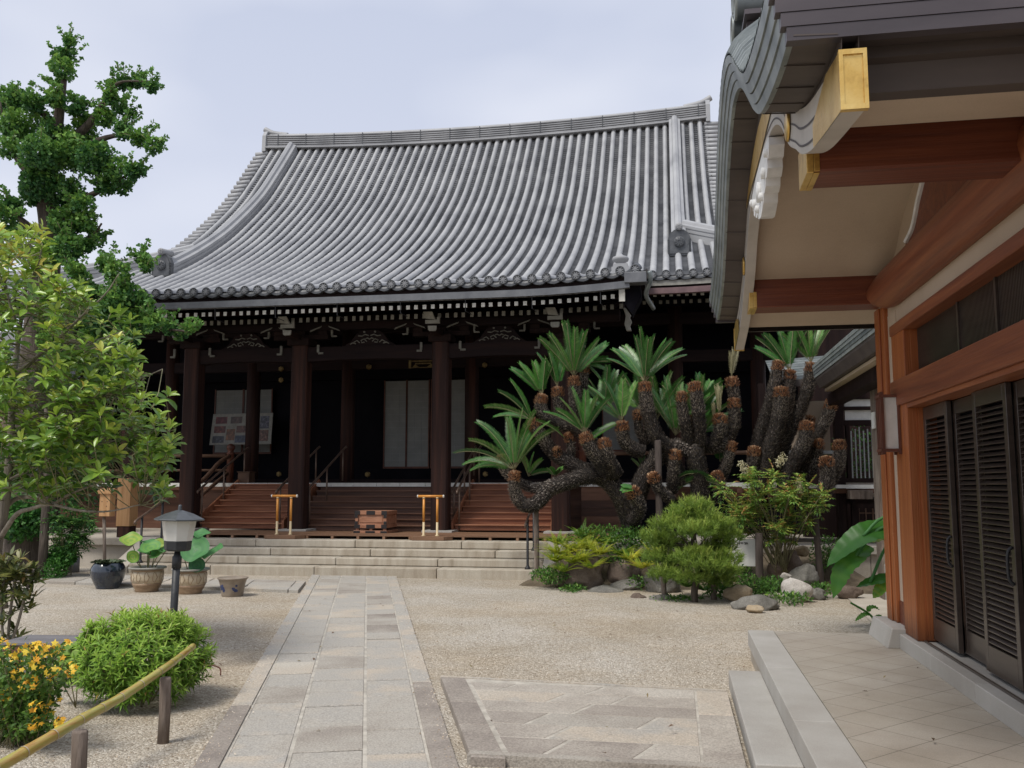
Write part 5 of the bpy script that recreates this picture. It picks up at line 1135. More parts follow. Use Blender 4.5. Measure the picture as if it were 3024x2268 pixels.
m = MB(); m.lathe([(54 * sc1, hc - .004), (54.5 * sc1, hc + .008), (30 * sc1, hc + .055), (9 * sc1, hc + .082), (5 * sc1, hc + .086)], (0, 0, 0), 8, 'z', a45); m.lathe([(4.5 * sc1, hc + .08), (4 * sc1, hc + .125), (2 * sc1, hc + .133)], (0, 0, 0), 10); put(m, 0); m.build('cap', M['lampcap'], t, bevel=.004)

# ------------------------------------------------------------------ bench
M['benchtop'] = pmat('grey_bench_slats', [(.3, (.14, .135, .145)), (.7, (.22, .21, .22))], scale=3, stretch=(.4, 3, 3), rough=.55)
bz = .36; a = onz(30 * K, 1388 * K, bz); b = onz(205 * K, 1391 * K, bz); t = thing('garden_bench', 'low grey slatted bench standing on the gravel behind the round bush', 'bench', (a.x, a.y, 0))
dx = (b - a).normalized(); nn = Vector((-dx.y, dx.x, 0)); rot = Matrix((dx, nn, Vector((0, 0, 1)))).transposed(); mid = (a + b) / 2; ln = (b - a).length + .25
for i in range(5): one('slat', M['benchtop'], t, lambda m, i=i: m.obox(mid + nn * (.04 + i * .078) + Vector((0, 0, -.012)), (ln, .064, .024), rot), .003)
one('apron', M['stairdark'], t, lambda m: (m.obox(mid + nn * .03 + Vector((0, 0, -.064)), (ln - .04, .025, .08), rot), m.obox(mid + nn * .37 + Vector((0, 0, -.064)), (ln - .04, .025, .08), rot)))
for s in (-1, 1):
    for q in (.06, .34): one('leg', M['stairdark'], t, lambda m, s=s, q=q: m.obox(mid + dx * (s * ln * .36) + nn * q + Vector((0, 0, -.19)), (.055, .055, bz - .03), rot))

# ------------------------------------------------------------------ bamboo rail on stakes
t = thing('bamboo_rail', 'bowed yellow green bamboo pole resting on weathered wooden stakes', 'bamboo rail', (-3.2, 5.47, 0))
BP = smooth([at(-60 * K, 1682 * K, 3.75), at(0, 1655 * K, 4.0), at(165 * K, 1560 * K, 4.55), at(260 * K, 1507 * K, 5.0), at(352 * K, 1446 * K, 5.47), at(385 * K, 1422 * K, 5.8), at(417 * K, 1396 * K, 6.12)], 8)
P = resample(BP, .03); m = MB(); m.cs = True; acc = 0; nodes = []
pts = []; rad = []; seg = 0
for i, q in enumerate(P):
    d = (i * .03) % .215; rr = lerp(.030, .021, i / len(P)); k = abs(d - .0); kk = 1.10 if d < .015 else (1.05 if d < .045 else (1.05 if d > .195 else 1.0))
    pts.append(Vector(tuple(q))); rad.append(rr * kk)
n0 = 0
for i in range(0, len(pts) - 1, 7):
    m.ct = rnd.random(); m.tube(pts[i:i + 8], rad[i:i + 8], 12, cap=(i == 0 or i + 8 >= len(pts)))
m.build('rail', M['bamboo'], t)
m = MB(); m.cs = True
for i in range(7, len(pts) - 1, 7): m.tube([lerp(pts[i], pts[i - 1], .12), lerp(pts[i], pts[i + 1], .12)], rad[i] * 1.10, 12, cap=False)
m.build('node_ring', M['pot'], t, split=True)
for (bx, by), (ty), r_ in (((352 * K, 1605 * K), 1463 * K, .036), ((165 * K, 1735 * K), 1577 * K, .040)):
    q = onz(bx, by, 0); top = at(bx + 5, ty, q.y).z; m = MB(); m.cs = True
    m.tube([(q.x, q.y + .0, -.03), (q.x + .004, q.y, top * .5), (q.x, q.y, top - .012), (q.x, q.y, top)], [r_, r_ * .97, r_ * .98, r_ * .85], 16); m.build('stake', M['stakewood'], t)

# ------------------------------------------------------------------ planting bed
bed = MB(); rows_ = []
def bedz(x, y):
    e = min(1, max(0, min((x + 2.6) / .9, (3.3 - x) / .9, (y - (14.5 + .2 * math.sin(x * 1.7))) / 1.3, (17.6 - y) / .6)))
    return .46 * e * e * (3 - 2 * e) + .06 * noise.noise((x * 2, y * 2, 1)) * e - .015
for y in np.linspace(12.2, 17.6, 36): rows_.append([(x, y, bedz(x, y)) for x in np.linspace(-2.7, 3.4, 42)])
bed.cs = True; bed.grid(rows_)
M['earth'] = pmat('garden_earth', [(.25, (.055, .040, .026)), (.5, (.11, .085, .055)), (.75, (.17, .135, .09))], scale=5, rough=.95, bump=.6, bscale=40)
tag(bed.build('planting_bed', M['earth']), kind='structure', label='low mounded bed of earth around the cycads')
m = MB(); m.add([(2.15, 10.2, .012), (4.4, 9.2, .012), (4.4, 17.4, .012), (2.6, 17.4, .012), (2.35, 13.2, .012)], [(0, 1, 2, 3, 4)]); tag(m.build('concrete_path', M['granite']), kind='structure', label='narrow concrete path beside the entrance wing')
def rock(name, x0, y0, x1, y1, Y, mat, label, seed, flat_=1.0, cut=0):
    a, b = at(x0, y1, Y), at(x1, y0, Y); c = (a + b) / 2; rx = (b.x - a.x) / 2; rz = (b.z - a.z) / 2
    bm = bmesh.new(); bmesh.ops.create_icosphere(bm, subdivisions=4, radius=1)
    for v in bm.verts:
        p = v.co; s = Vector((seed * 3.1, seed * 1.7, seed))
        q = 1 + .34 * noise.noise(p * .9 + s) + .17 * noise.noise(p * 2.1 + s) + .07 * noise.noise(p * 4.5 + s) + .035 * noise.noise(p * 10 + s)
        w = p * q
        for k in range(4):        # a few broken faces
            nv = Vector((noise.noise(s * (k + 1)), noise.noise(s * (k + 2.5)) - .3, noise.noise(s * (k + 4.2)))).normalized(); d = w.dot(nv)
            if d > .78: w -= nv * (d - .78) * .85
        v.co = Vector((w.x * rx * 1.06, w.y * max(rx * .8, rz * .8), w.z * rz * 1.12)) + Vector((c.x, Y + max(rx, rz) * .3, c.z - rz * .12))
    me = bpy.data.meshes.new(name); bm.to_mesh(me); bm.free(); me.materials.append(mat)
    for f in me.polygons: f.use_smooth = True
    at_ = me.attributes.new('tint', 'FLOAT', 'POINT'); o = bpy.data.objects.new(name, me); link(o); return tag(o, label, 'rock', 'garden rocks')
for i, (bx, Y, mt, lb) in enumerate([
    ((1672, 1640, 1786, 1748), 14.6, 'rock_brown', 'tall brown upright boulder among the yellow ferns'), ((1787, 1650, 1890, 1738), 14.75, 'rock_brown', 'rounded brown boulder right of the tall one by the ferns'),
    ((1728, 1733, 1846, 1775), 14.2, 'rock_grey', 'long low grey rock at the gravel edge below the brown boulders'), ((1806, 1714, 1890, 1752), 14.5, 'rock_grey', 'grey rock tucked under the rounded brown boulder'),
    ((1900, 1685, 2016, 1764), 14.3, 'rock_grey', 'big grey green rock behind the left pine stake'), ((1858, 1755, 1912, 1790), 13.5, 'rock_brown', 'small dark rock at the gravel edge left of the pine'),
    ((1912, 1757, 1982, 1800), 13.35, 'rock_grey', 'bluish grey rock at the gravel edge beside the pine foot'), ((2142, 1731, 2222, 1780), 13.3, 'rock_tan', 'tan angular rock right of the pine trunk'),
    ((2168, 1763, 2302, 1812), 12.5, 'rock_grey', 'dark flat rock on the gravel right of the pine'), ((2204, 1787, 2254, 1813), 12.2, 'rock_tan', 'small tan stone lying against the dark flat rock'),
    ((2310, 1705, 2392, 1784), 13.4, 'carve_rock', 'pale split upright rock at the foot of the nandina'), ((2388, 1738, 2440, 1776), 13.7, 'rock_grey', 'dark rock just right of the pale split rock'),
    ((2466, 1728, 2542, 1766), 13.9, 'rock_brown', 'low dark rock below the banana leaves'), ((2298, 1615, 2362, 1700), 14.8, 'rock_brown', 'brown boulder behind the pale split rock'),
    ((2346, 1612, 2390, 1640), 15.1, 'rock_tan', 'tan stone on top of the mound near the leaning stake'), ((2336, 1668, 2414, 1728), 14.4, 'rock_grey', 'grey boulder left of the leaning stake'),
    ((2304, 1690, 2336, 1716), 14.1, 'carve_rock', 'small whitish stone wedged between the boulders'), ((2270, 1652, 2316, 1706), 14.6, 'rock_brown', 'brown rock at the foot of the nandina stems')]):
    if 'carve_rock' not in M: M['carve_rock'] = pmat('pale_rock', [(.2, (.22, .19, .165)), (.5, (.40, .365, .33)), (.8, (.55, .525, .49))], scale=4, rough=.85, bump=.8, bscale=14, fine=(60, .15), detail=7)
    rock('garden_rock', *bx, Y, M[mt], lb, i + 1.37)
# stakes and the white notice
def stake(label, bx, by, tx, ty, Y, r_, mat=None, z0=None):
    a, b = at(bx, by, Y), at(tx, ty, Y); m = MB(); m.cs = True; m.tube([a - Vector((0, 0, .25)), a, lerp(a, b, .5), b - (b - a) * .01, b], [r_, r_, r_ * .97, r_ * .97, r_ * .8], 12)
    return tag(m.build('wooden_stake', mat or M['stakewood'], None), label, 'stake', 'wooden stakes in the planting bed')
M['stakedark'] = pmat('dark_stake', [(.25, (.035, .026, .022)), (.7, (.085, .066, .056))], scale=5, stretch=(4, 4, .6), rough=.85, bump=.4)
stake('dark upright stake beside the white notice board', 2243, 1712, 2241, 1574, 14.3, .058, M['stakedark'])
stake('leaning stake right of the nandina shrub', 2424, 1720, 2405, 1500, 14.6, .05, M['stakedark'])
stake('short grey stake under the left side of the pine', 1961, 1755, 1957, 1660, 13.5, .038); stake('short grey stake under the right side of the pine', 2108, 1750, 2104, 1650, 13.5, .04)
stake('slim grey pole propping the lowest cycad limb', 1586, 1712, 1583, 1508, 15.3, .045); stake('dark pole propping the middle cycad limbs', 1948, 1560, 1943, 1300, 15.3, .058, M['stakedark'])
a, b = at(2178, 1672, 14.45), at(2234, 1592, 14.45); t = thing('notice_board', 'white notice board with black handwritten letters behind the pine', 'notice', ((a.x + b.x) / 2 - .1, 14.45, a.z))
boxo('panel', M['white'], t, a.x - .30, b.x, 14.45, 14.475, a.z, b.z, .003)
m = MB(); u = lambda px, py: at(2120 + px / 10.37, 1540 + py / 10.37, 14.447)
for pts in ([(660, 630), (662, 700)], [(690, 655), (770, 650)], [(735, 655), (740, 690)], [(790, 650), (850, 645), (850, 680), (820, 705)], [(885, 635), (892, 700)], [(892, 665), (912, 664)], [(640, 650), (600, 650)], [(600, 640), (598, 700), (560, 700)]): m.tube([tuple(u(*p)) for p in pts], .0055, 5)
m.build('lettering', M['iron'], t)
UP = np.array([0, 0, 1.])
def stems(m, paths, r, n=5):
    m.cs = True
    for p in paths: m.tube(p, r if not callable(r) else r(len(p)), n)
# ------------------------------------------------------------------ ginkgo
def ginkgo():
    Y = 14.7
    g0 = onz(62 * K, 1244 * K); g0.y = 15.1
    t = thing('ginkgo_tree', 'tall pollarded ginkgo tree with clumped dark green foliage left of the hall', 'tree', (g0.x, g0.y, 0))
    C = lambda x, y, dy=0: at(x / 2.074 - 3, y / 2.074 + 4, Y + dy)
    D5 = lambda x, y, dy=0: at(x / 2.074, 600 + y / 2.074, Y + dy)
    base = at(70, 1700, 15.1); base.z = -.1
    tr = smooth([base, at(80, 1400, 15.1), at(110, 1050, 15.1), at(135, 800, 15.05), at(150, 680, 15), at(135, 560, 15), at(160, 440, 14.9), at(180, 300, 14.8), at(200, 170, 14.8)], 6)
    m = MB(); m.cs = True; m.tube(tr, [max(.03, .36 * (1 - i / len(tr)) ** .8) for i in range(len(tr))], 14)
    B = [[(150, 680), (230, 600), (330, 545), (400, 500)], [(135, 560), (60, 480), (20, 400), (0, 300)], [(160, 440), (250, 380), (310, 300), (350, 245), (440, 240)], [(150, 500), (260, 430), (350, 400), (450, 420)], [(130, 800), (190, 740), (270, 700), (300, 660)], [(110, 900), (200, 890), (330, 880), (450, 960), (560, 980)], [(110, 950), (200, 930), (300, 960), (420, 900)], [(120, 700), (50, 640), (0, 600)], [(170, 380), (120, 330), (60, 300)], [(130, 760), (60, 730), (20, 700)], [(110, 1000), (200, 1010), (320, 1000), (400, 960)]]
    br = []
    for b in B:
        q = smooth([at(x, y, Y + .3 - .12 * i) for i, (x, y) in enumerate(b)], 5); br.append(q); m.tube(q, [max(.018, .10 * (1 - i / len(q))) for i in range(len(q))], 8)
    m.build('trunk', M['bark_dark'], t)
    cl = [(400, 330, 85), (385, 410, 75), (430, 250, 40), (365, 500, 35), (50, 620, 105), (120, 600, 80), (200, 620, 85), (330, 590, 65), (480, 640, 80), (120, 760, 140), (330, 800, 115), (520, 760, 100), (650, 720, 75), (680, 580, 52), (700, 520, 45), (770, 500, 55), (860, 490, 62), (940, 525, 48), (735, 640, 55), (790, 690, 38), (760, 790, 75), (860, 840, 75), (945, 880, 55), (450, 920, 165), (250, 930, 145), (600, 960, 135), (720, 1050, 105), (830, 1040, 72), (650, 1130, 78), (755, 1140, 48), (60, 900, 75), (250, 1080, 135), (420, 1180, 140), (200, 1180, 100), (80, 1250, 85), (500, 1250, 85), (520, 1350, 78), (590, 1440, 65), (420, 1360, 125), (430, 1500, 115), (540, 1500, 55), (40, 1330, 75), (300, 1540, 105), (120, 1420, 60)]
    cl = [(C(x, y, rnd.uniform(-.5, .5)), r) for x, y, r in cl]
    cl += [(D5(x, y, rnd.uniform(-.5, .1)), r) for x, y, r in [(870, 330, 48), (890, 400, 36), (640, 370, 68), (720, 430, 85), (470, 420, 80), (790, 560, 85), (880, 620, 72), (700, 610, 100), (560, 560, 95), (820, 720, 84), (940, 725, 62), (1040, 765, 46), (1110, 790, 42), (1165, 775, 24), (800, 830, 70), (620, 720, 110), (560, 830, 100), (640, 950, 90), (400, 700, 120), (300, 850, 110), (350, 1000, 90)]]
    Ps = []; Ds = []; Ts = []
    for c, r in cl:
        rm = r / 2.074 / 2700 * 15.3 * .84; n = int(30 + 13500 * rm * rm * .9)
        P, D = ball(n, c, (rm, rm * 1.1, rm), .38); base_t = rnd.uniform(.28, .72)
        jit = np.array([noise.noise(tuple(p * 2.5)) for p in P]) * .55 * rm; P = P + D * jit[:, None]
        Ps.append(P); Ds.append(D * .6 + rdir(n) * .9 + UP * .15); Ts.append(np.clip(base_t + .25 * D[:, 2] + rng.normal(size=n) * .20, 0, 1))
        for k in range(5 if r < 90 else 4):       # wispy leading shoots
            d = rdir(1)[0]; d[2] = abs(d[2]) * .8 + .25; d /= np.linalg.norm(d); p0 = np.array(c) + d * rm * .9; ln = rnd.uniform(.12, .28); s = np.linspace(0, 1, 9)
            p = p0 + d * (s * ln)[:, None]; m2 = 9; Ps.append(np.repeat(p, 2, 0) + rng.normal(size=(18, 3)) * .015); Ds.append(rdir(18) + d * .8); Ts.append(rng.uniform(.4, .8, 18)); SH.append([tuple(p0 - d * .15), tuple(p0 + d * ln)])
    P = np.concatenate(Ps); n = len(P)
    leaves('crown', P, np.concatenate(Ds), rdir(n) + UP * .5, rng.uniform(.040, .078, n), rng.uniform(.042, .080, n), np.concatenate(Ts), FAN, M['ginkgo'], t)
    m = MB(); stems(m, SH, .006, 4); m.build('shoot', M['twig'], t)['kind'] = 'stuff'
SH = []
ginkgo()
# creeper with fan leaves on the stump, and the slender stake tree beside it
P, D = ball(1500, at(60, 1530, 14.6), (.55, .35, .42), .5); o = leaves('creeper', P, D + rdir(1500), rdir(1500) + np.array([0, -.6, .3]), rng.uniform(.05, .085, 1500), rng.uniform(.05, .085, 1500), np.clip(rng.normal(.5, .2, 1500), 0, 1), FAN, M['ivy']); tag(o, 'green creeper of fan shaped leaves hanging on the old ginkgo trunk', 'creeper')
a, b = at(122, 1745, 14.2), at(138, 1440, 14.2); a.z = -.05; m = MB(); m.cs = True; m.tube([a, lerp(a, b, .5), b, at(140, 1200, 14.2)], [.085, .075, .065, .05], 10); o = m.build('thin_tree_trunk', M['bark_dark'], None); tag(o, 'slim dark tree trunk between the stump and the drooping nandina', 'tree trunk')

# ------------------------------------------------------------------ glossy whorled shrub at the left edge
def glossy():
    Y = 8.0
    t = thing('glossy_shrub', 'large evergreen shrub with whorls of glossy yellow green leaves at the left edge', 'shrub', tuple(at(0, 1640, Y)))
    A = lambda x, y, dy=0: at(x, y, Y + dy)
    br = [[(5, 1800, 0), (-12, 1640, 0), (5, 1540, 0), (18, 1460, 0), (30, 1330, .05), (36, 1200, .1), (45, 1080, .1), (60, 960, .15), (75, 860, .2), (90, 720, .2)],
          [(0, 1590, 0), (48, 1520, -.1), (90, 1503, -.15), (150, 1490, -.2), (230, 1507, -.25), (320, 1510, -.3), (415, 1490, -.35)], [(15, 1500, 0), (50, 1472, .1), (110, 1470, .1), (150, 1490, .1), (200, 1462, .1), (280, 1430, 0), (380, 1395, -.1)],
          [(36, 1108, .1), (80, 1080, 0), (110, 1052, -.1), (165, 1008, -.15), (235, 940, -.2), (310, 870, -.25), (350, 810, -.3)], [(40, 1100, .1), (55, 1010, .3), (90, 930, .3), (130, 850, .4)],
          [(25, 1330, 0), (120, 1260, -.1), (250, 1200, -.2), (370, 1140, -.3), (480, 1090, -.3)], [(20, 1420, 0), (150, 1360, .1), (300, 1310, .1), (430, 1280, 0), (500, 1240, 0)], [(20, 1440, 0), (130, 1410, .3), (260, 1370, .4), (400, 1340, .4)], [(60, 980, .1), (30, 900, 0), (10, 800, 0), (0, 700, 0)], [(28, 1350, 0), (-40, 1200, .1), (-60, 1050, .1)], [(75, 860, .2), (110, 790, .1), (125, 720, .0)], [(165, 1008, -.15), (260, 1010, -.3), (360, 980, -.4)]]
    m = MB(); m.cs = True; S = []
    for i, b in enumerate(br):
        q = smooth([A(*p) for p in b], 6); r0 = .062 if i == 0 else (.026 if i in (1, 2, 3) else .017); m.tube(q, [max(.005, r0 * (1 - .85 * k / len(q))) for k in range(len(q))], 9); S += q[len(q) // 4:]
    m.build('trunk', M['bark_grey'], t)
    S_ = np.array([tuple(p) for p in S])
    poly0 = [(-60, 660), (20, 690), (60, 670), (110, 650), (135, 690), (150, 780), (160, 830), (240, 830), (270, 880), (290, 960), (340, 915), (395, 930), (420, 985), (430, 1090), (470, 1180), (535, 1160), (545, 1290), (540, 1340), (515, 1380), (535, 1440), (500, 1490), (440, 1470), (360, 1440), (250, 1450), (170, 1480), (80, 1450), (-60, 1460)]
    poly = [(x - max(0, x - 250) * .115, y) for x, y in poly0]
    def inside(x, y):
        c = False; j = len(poly) - 1
        for i in range(len(poly)):
            xi, yi = poly[i]; xj, yj = poly[j]
            if (yi > y) != (yj > y) and x < (xj - xi) * (y - yi) / (yj - yi) + xi: c = not c
            j = i
        return c
    W = []; tries = 0
    while len(W) < 700 and tries < 40000:
        tries += 1; x, y = rnd.uniform(-70, 550), rnd.uniform(655, 1500)
        if not inside(x, y): continue
        hole = math.exp(-((x - 90) / 75) ** 2 - ((y - 1010) / 95) ** 2) + .9 * math.exp(-((x - 250) / 60) ** 2 - ((y - 985) / 55) ** 2) + .6 * math.exp(-((x - 40) / 60) ** 2 - ((y - 840) / 60) ** 2) + .6 * math.exp(-((x - 110) / 60) ** 2 - ((y - 1180) / 60) ** 2)
        if rnd.random() < hole * 1.25 or (x > 300 and noise.noise((x * .018, y * .018, 3)) < -.18): continue
        if y > 1330 and rnd.random() < (y - 1330) / 260: continue
        dd = rnd.uniform(-.75, .75); W.append((x, y, dd, A(x, y, dd)))
    Pl = []; Dl = []; Nl = []; Tl = []; Ll = []; tw = []
    for x, y, dd, p in W:
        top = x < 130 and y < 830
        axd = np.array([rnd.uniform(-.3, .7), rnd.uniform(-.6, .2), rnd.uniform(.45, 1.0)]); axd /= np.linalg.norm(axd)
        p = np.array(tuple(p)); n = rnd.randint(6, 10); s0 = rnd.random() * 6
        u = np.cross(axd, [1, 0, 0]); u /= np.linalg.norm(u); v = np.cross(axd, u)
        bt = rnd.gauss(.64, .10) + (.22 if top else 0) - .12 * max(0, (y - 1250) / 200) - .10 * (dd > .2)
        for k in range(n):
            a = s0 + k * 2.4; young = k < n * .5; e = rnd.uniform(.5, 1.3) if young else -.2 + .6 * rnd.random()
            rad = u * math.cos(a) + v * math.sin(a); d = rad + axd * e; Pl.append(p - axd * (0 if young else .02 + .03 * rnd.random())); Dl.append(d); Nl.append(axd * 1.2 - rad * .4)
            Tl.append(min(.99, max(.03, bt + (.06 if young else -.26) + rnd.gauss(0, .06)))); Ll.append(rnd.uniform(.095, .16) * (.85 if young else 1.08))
        if True:
            j = np.argmin(((S_ - p) ** 2).sum(1) + .3 * np.maximum(0, S_[:, 2] - p[2] + .1)); q = S_[j]; mid = (p + q) / 2 + np.array([0, 0, -.06]); tw.append([tuple(q), tuple(mid), tuple(p - axd * .06), tuple(p)] if np.linalg.norm(q - p) < .62 else [tuple(p - axd * .12), tuple(p)])
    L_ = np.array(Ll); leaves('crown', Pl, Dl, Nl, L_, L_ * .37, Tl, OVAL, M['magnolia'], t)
    m = MB(); stems(m, tw, .0042, 5); m.build('twig', M['twig'], t)['kind'] = 'stuff'
glossy()
# bronze leaved young shrub in front of its foot
def whorl_plant(name, label, cat, stem_pts, whorls, ln, wd, mat, tint, nleaf=(9, 13), stem_mat=None, stem_r=.012, tmpl=LEAF):
    t = thing(name, label, cat, tuple(stem_pts[0][0])); m = MB(); stems(m, [smooth(s, 4) for s in stem_pts], stem_r, 6); m.build('stem', stem_mat or M['bark_grey'], t)
    P = []; D = []; N_ = []; T = []
    for p, axd, sz in whorls:
        p = np.array(tuple(p)); axd = np.array(axd, float); axd /= np.linalg.norm(axd); u = np.cross(axd, [.9, .1, .3]); u /= np.linalg.norm(u); v = np.cross(axd, u)
        for k in range(rnd.randint(*nleaf)):
            a = k * 2.4; rad = u * math.cos(a) + v * math.sin(a); e = rnd.uniform(-.1, 1.1); P.append(p - axd * rnd.uniform(0, .06) * sz); D.append(rad + axd * e); N_.append(axd - rad * .3); T.append(min(1, max(0, rnd.gauss(*tint))))
    n = len(P); leaves('foliage', P, D, N_, rng.uniform(.75, 1.15, n) * ln, wd, T, tmpl, mat, t); return t
Yb = 7.2; A = lambda x, y, d=0: at(x, y, Yb + d)
st = [[A(20, 1935), A(28, 1830), A(40, 1740), A(55, 1660)], [A(15, 1935), A(5, 1830), A(10, 1720), A(30, 1640)], [A(22, 1930), A(50, 1850), A(80, 1740), A(100, 1680)], [A(0, 1930), A(-20, 1800), A(-30, 1700)]]
wh = [(A(x, y, rnd.uniform(-.15, .15)), (rnd.uniform(-.5, .6), rnd.uniform(-.5, .1), .8), 1) for x, y in [(rnd.uniform(-30, 105), rnd.uniform(1640, 1800)) for _ in range(26)] + [(55, 1645), (30, 1640), (100, 1690), (85, 1720), (5, 1665), (45, 1700), (-15, 1700), (70, 1680), (10, 1720), (50, 1745), (95, 1745), (15, 1770), (-20, 1760), (60, 1785), (30, 1810), (5, 1830), (40, 1850), (55, 1880), (20, 1880), (0, 1900), (70, 1900)]]
whorl_plant('bronze_shrub', 'upright young shrub with narrow bronze green leaves at the left edge', 'shrub', st, wh, .125, .030, M['darkleaf'], (.5, .2), tmpl=BLADE)
# ------------------------------------------------------------------ round bush
def bush():
    c = at(418, 1985, 6.4); c.z = .30; R3 = np.array([.395, .42, .295])
    t = thing('round_bush', 'rounded bright green bush with dense narrow leaves beside the bamboo rail', 'bush', (c.x, c.y, 0))
    P = []; D = []; N_ = []; T = []; L_ = []; sp = []
    for i in range(640):
        d = rdir(1)[0]
        if d[2] < -.75: continue
        q = .72 + .28 * rnd.random() ** .6 if i > 90 else 1.05; b = np.array(c) + d * R3 * (q + .10 * noise.noise(tuple(d * 3)))
        axd = d * .9 + UP * .75 + rdir(1)[0] * .25; axd /= np.linalg.norm(axd); ln = rnd.uniform(.07, .13); u = np.cross(axd, [.8, .5, .1]); u /= np.linalg.norm(u); v = np.cross(axd, u)
        sp.append([tuple(b - axd * .08), tuple(b + axd * ln)]); n = 15; tip = rnd.random() < .10
        for k in range(n):
            a = k * 2.4 + i; s = k / n; rad = u * math.cos(a) + v * math.sin(a); P.append(b + axd * ln * s); D.append(rad + axd * (.25 + 1.3 * s ** 2)); N_.append(axd - rad * .2)
            T.append(min(1, max(0, .28 + .42 * s + .15 * d[2] + rnd.gauss(0, .09) + (.4 if tip and s > .8 else 0)))); L_.append(rnd.uniform(.07, .105) * (1 - .4 * s))
    L_ = np.array(L_); leaves('foliage', P, D, N_, L_, L_ * .23, T, LEAF, M['bush'], t)
    m = MB(); stems(m, sp, .0022, 4)
    for k in range(14): d = rdir(1)[0]; d[2] = abs(d[2]); m.tube([(c.x + d[0] * .08, c.y + d[1] * .08, -.02), tuple(Vector((c.x, c.y, .3)) + Vector(d * R3 * .75))], .008, 5)
    m.build('stem', M['twig'], t)
    m = MB(); m.cs = True; a = onz(590, 1985, .03); m.tube(smooth([a, a + Vector((.08, .0, .06)), a + Vector((.17, .02, .035)), a + Vector((.19, 0, -.02))], 5), .006, 6); tag(m.build('bent_twig', M['post_red'], None), 'thin brown bent twig sticking out at the right of the round bush', 'twig')
bush()
# orange flowered shrub, bottom left
def flowers():
    Y = 5.25; c = at(80, 2040, Y); c.z = 0
    t = thing('orange_flower_shrub', 'loose shrub covered in small orange and yellow flowers at the bottom left corner', 'flowering shrub', tuple(c))
    st = []; P = []; D = []; T = []; FP = []; FD = []; FT = []
    tips = [(rnd.uniform(-60, 200), rnd.uniform(1900, 2230)) for _ in range(62)] + [(30, 1915), (0, 1920), (60, 1935), (130, 1930), (110, 1960), (150, 1990), (200, 2000), (215, 1985), (40, 1990), (160, 2060), (50, 1960)]
    for x, y in tips:
        if x > 60 and y > 1980 + (200 - x) * 1.8 and y > 2160: continue
        p = np.array(tuple(at(x, y, Y + rnd.uniform(-.3, .35)))); b = np.array([c.x + rnd.uniform(-.25, .1), c.y + rnd.uniform(-.1, .1), 0]); mid = (p + b) / 2 + np.array([0, 0, .06]); st.append(smooth([b, mid, p], 4))
        for s in np.linspace(.25, 1, 16):
            q = b * (1 - s) ** 2 + 2 * mid * s * (1 - s) + p * s * s
            for k in range(4): P.append(q + rdir(1)[0] * .03); D.append(rdir(1)[0] + UP * .2); T.append(rnd.uniform(.1, .8))
        if rnd.random() < .75:
            for k in range(rnd.randint(4, 9)):
                f = p + rdir(1)[0] * .035; nn = rdir(1)[0] + UP * .8 + np.array([0, -.7, 0]); nn /= np.linalg.norm(nn); u = np.cross(nn, [1, .2, 0]); u /= np.linalg.norm(u); v = np.cross(nn, u); tt = rnd.random()
                for j in range(5): a = j * 1.257; FP.append(f); FD.append((u * math.cos(a) + v * math.sin(a), nn)); FT.append(tt)
    n = len(P); leaves('foliage', P, D, rdir(n) + UP, rng.uniform(.026, .055, n), rng.uniform(.013, .026, n), T, OVAL, M['hyp'], t)
    leaves('flower', FP, [d[0] for d in FD], [d[1] for d in FD], (.020 + .006 * np.array(FT)), .015, FT, LEAF, M['petal'], t)
    m = MB(); stems(m, st, .0028, 4); m.build('stem', M['twig'], t)
flowers()
Yb = 6.1; wh = [(A_, (rnd.uniform(-.4, .4), -.4, .8), 1) for A_ in [at(x, y, 6.15 + rnd.uniform(-.1, .1)) for x, y in [(262, 1850), (210, 1910), (235, 1900), (190, 1950), (220, 1950), (175, 1990), (205, 1985), (250, 1930), (240, 1960), (265, 1900), (185, 1930)]]]
g = at(225, 2060, 6.2); g.z = 0
whorl_plant('broad_leaf_plant', 'young plant with rounded leaves left of the round bush', 'plant', [[g, at(235, 1950, 6.15), at(262, 1855, 6.15)], [g, at(205, 1980, 6.15), at(210, 1915, 6.15)], [g, at(180, 2010, 6.1), at(175, 1990, 6.1)]], wh, .095, .062, M['hyp'], (.85, .12), nleaf=(5, 8), stem_mat=M['twig'], stem_r=.004, tmpl=OVAL)

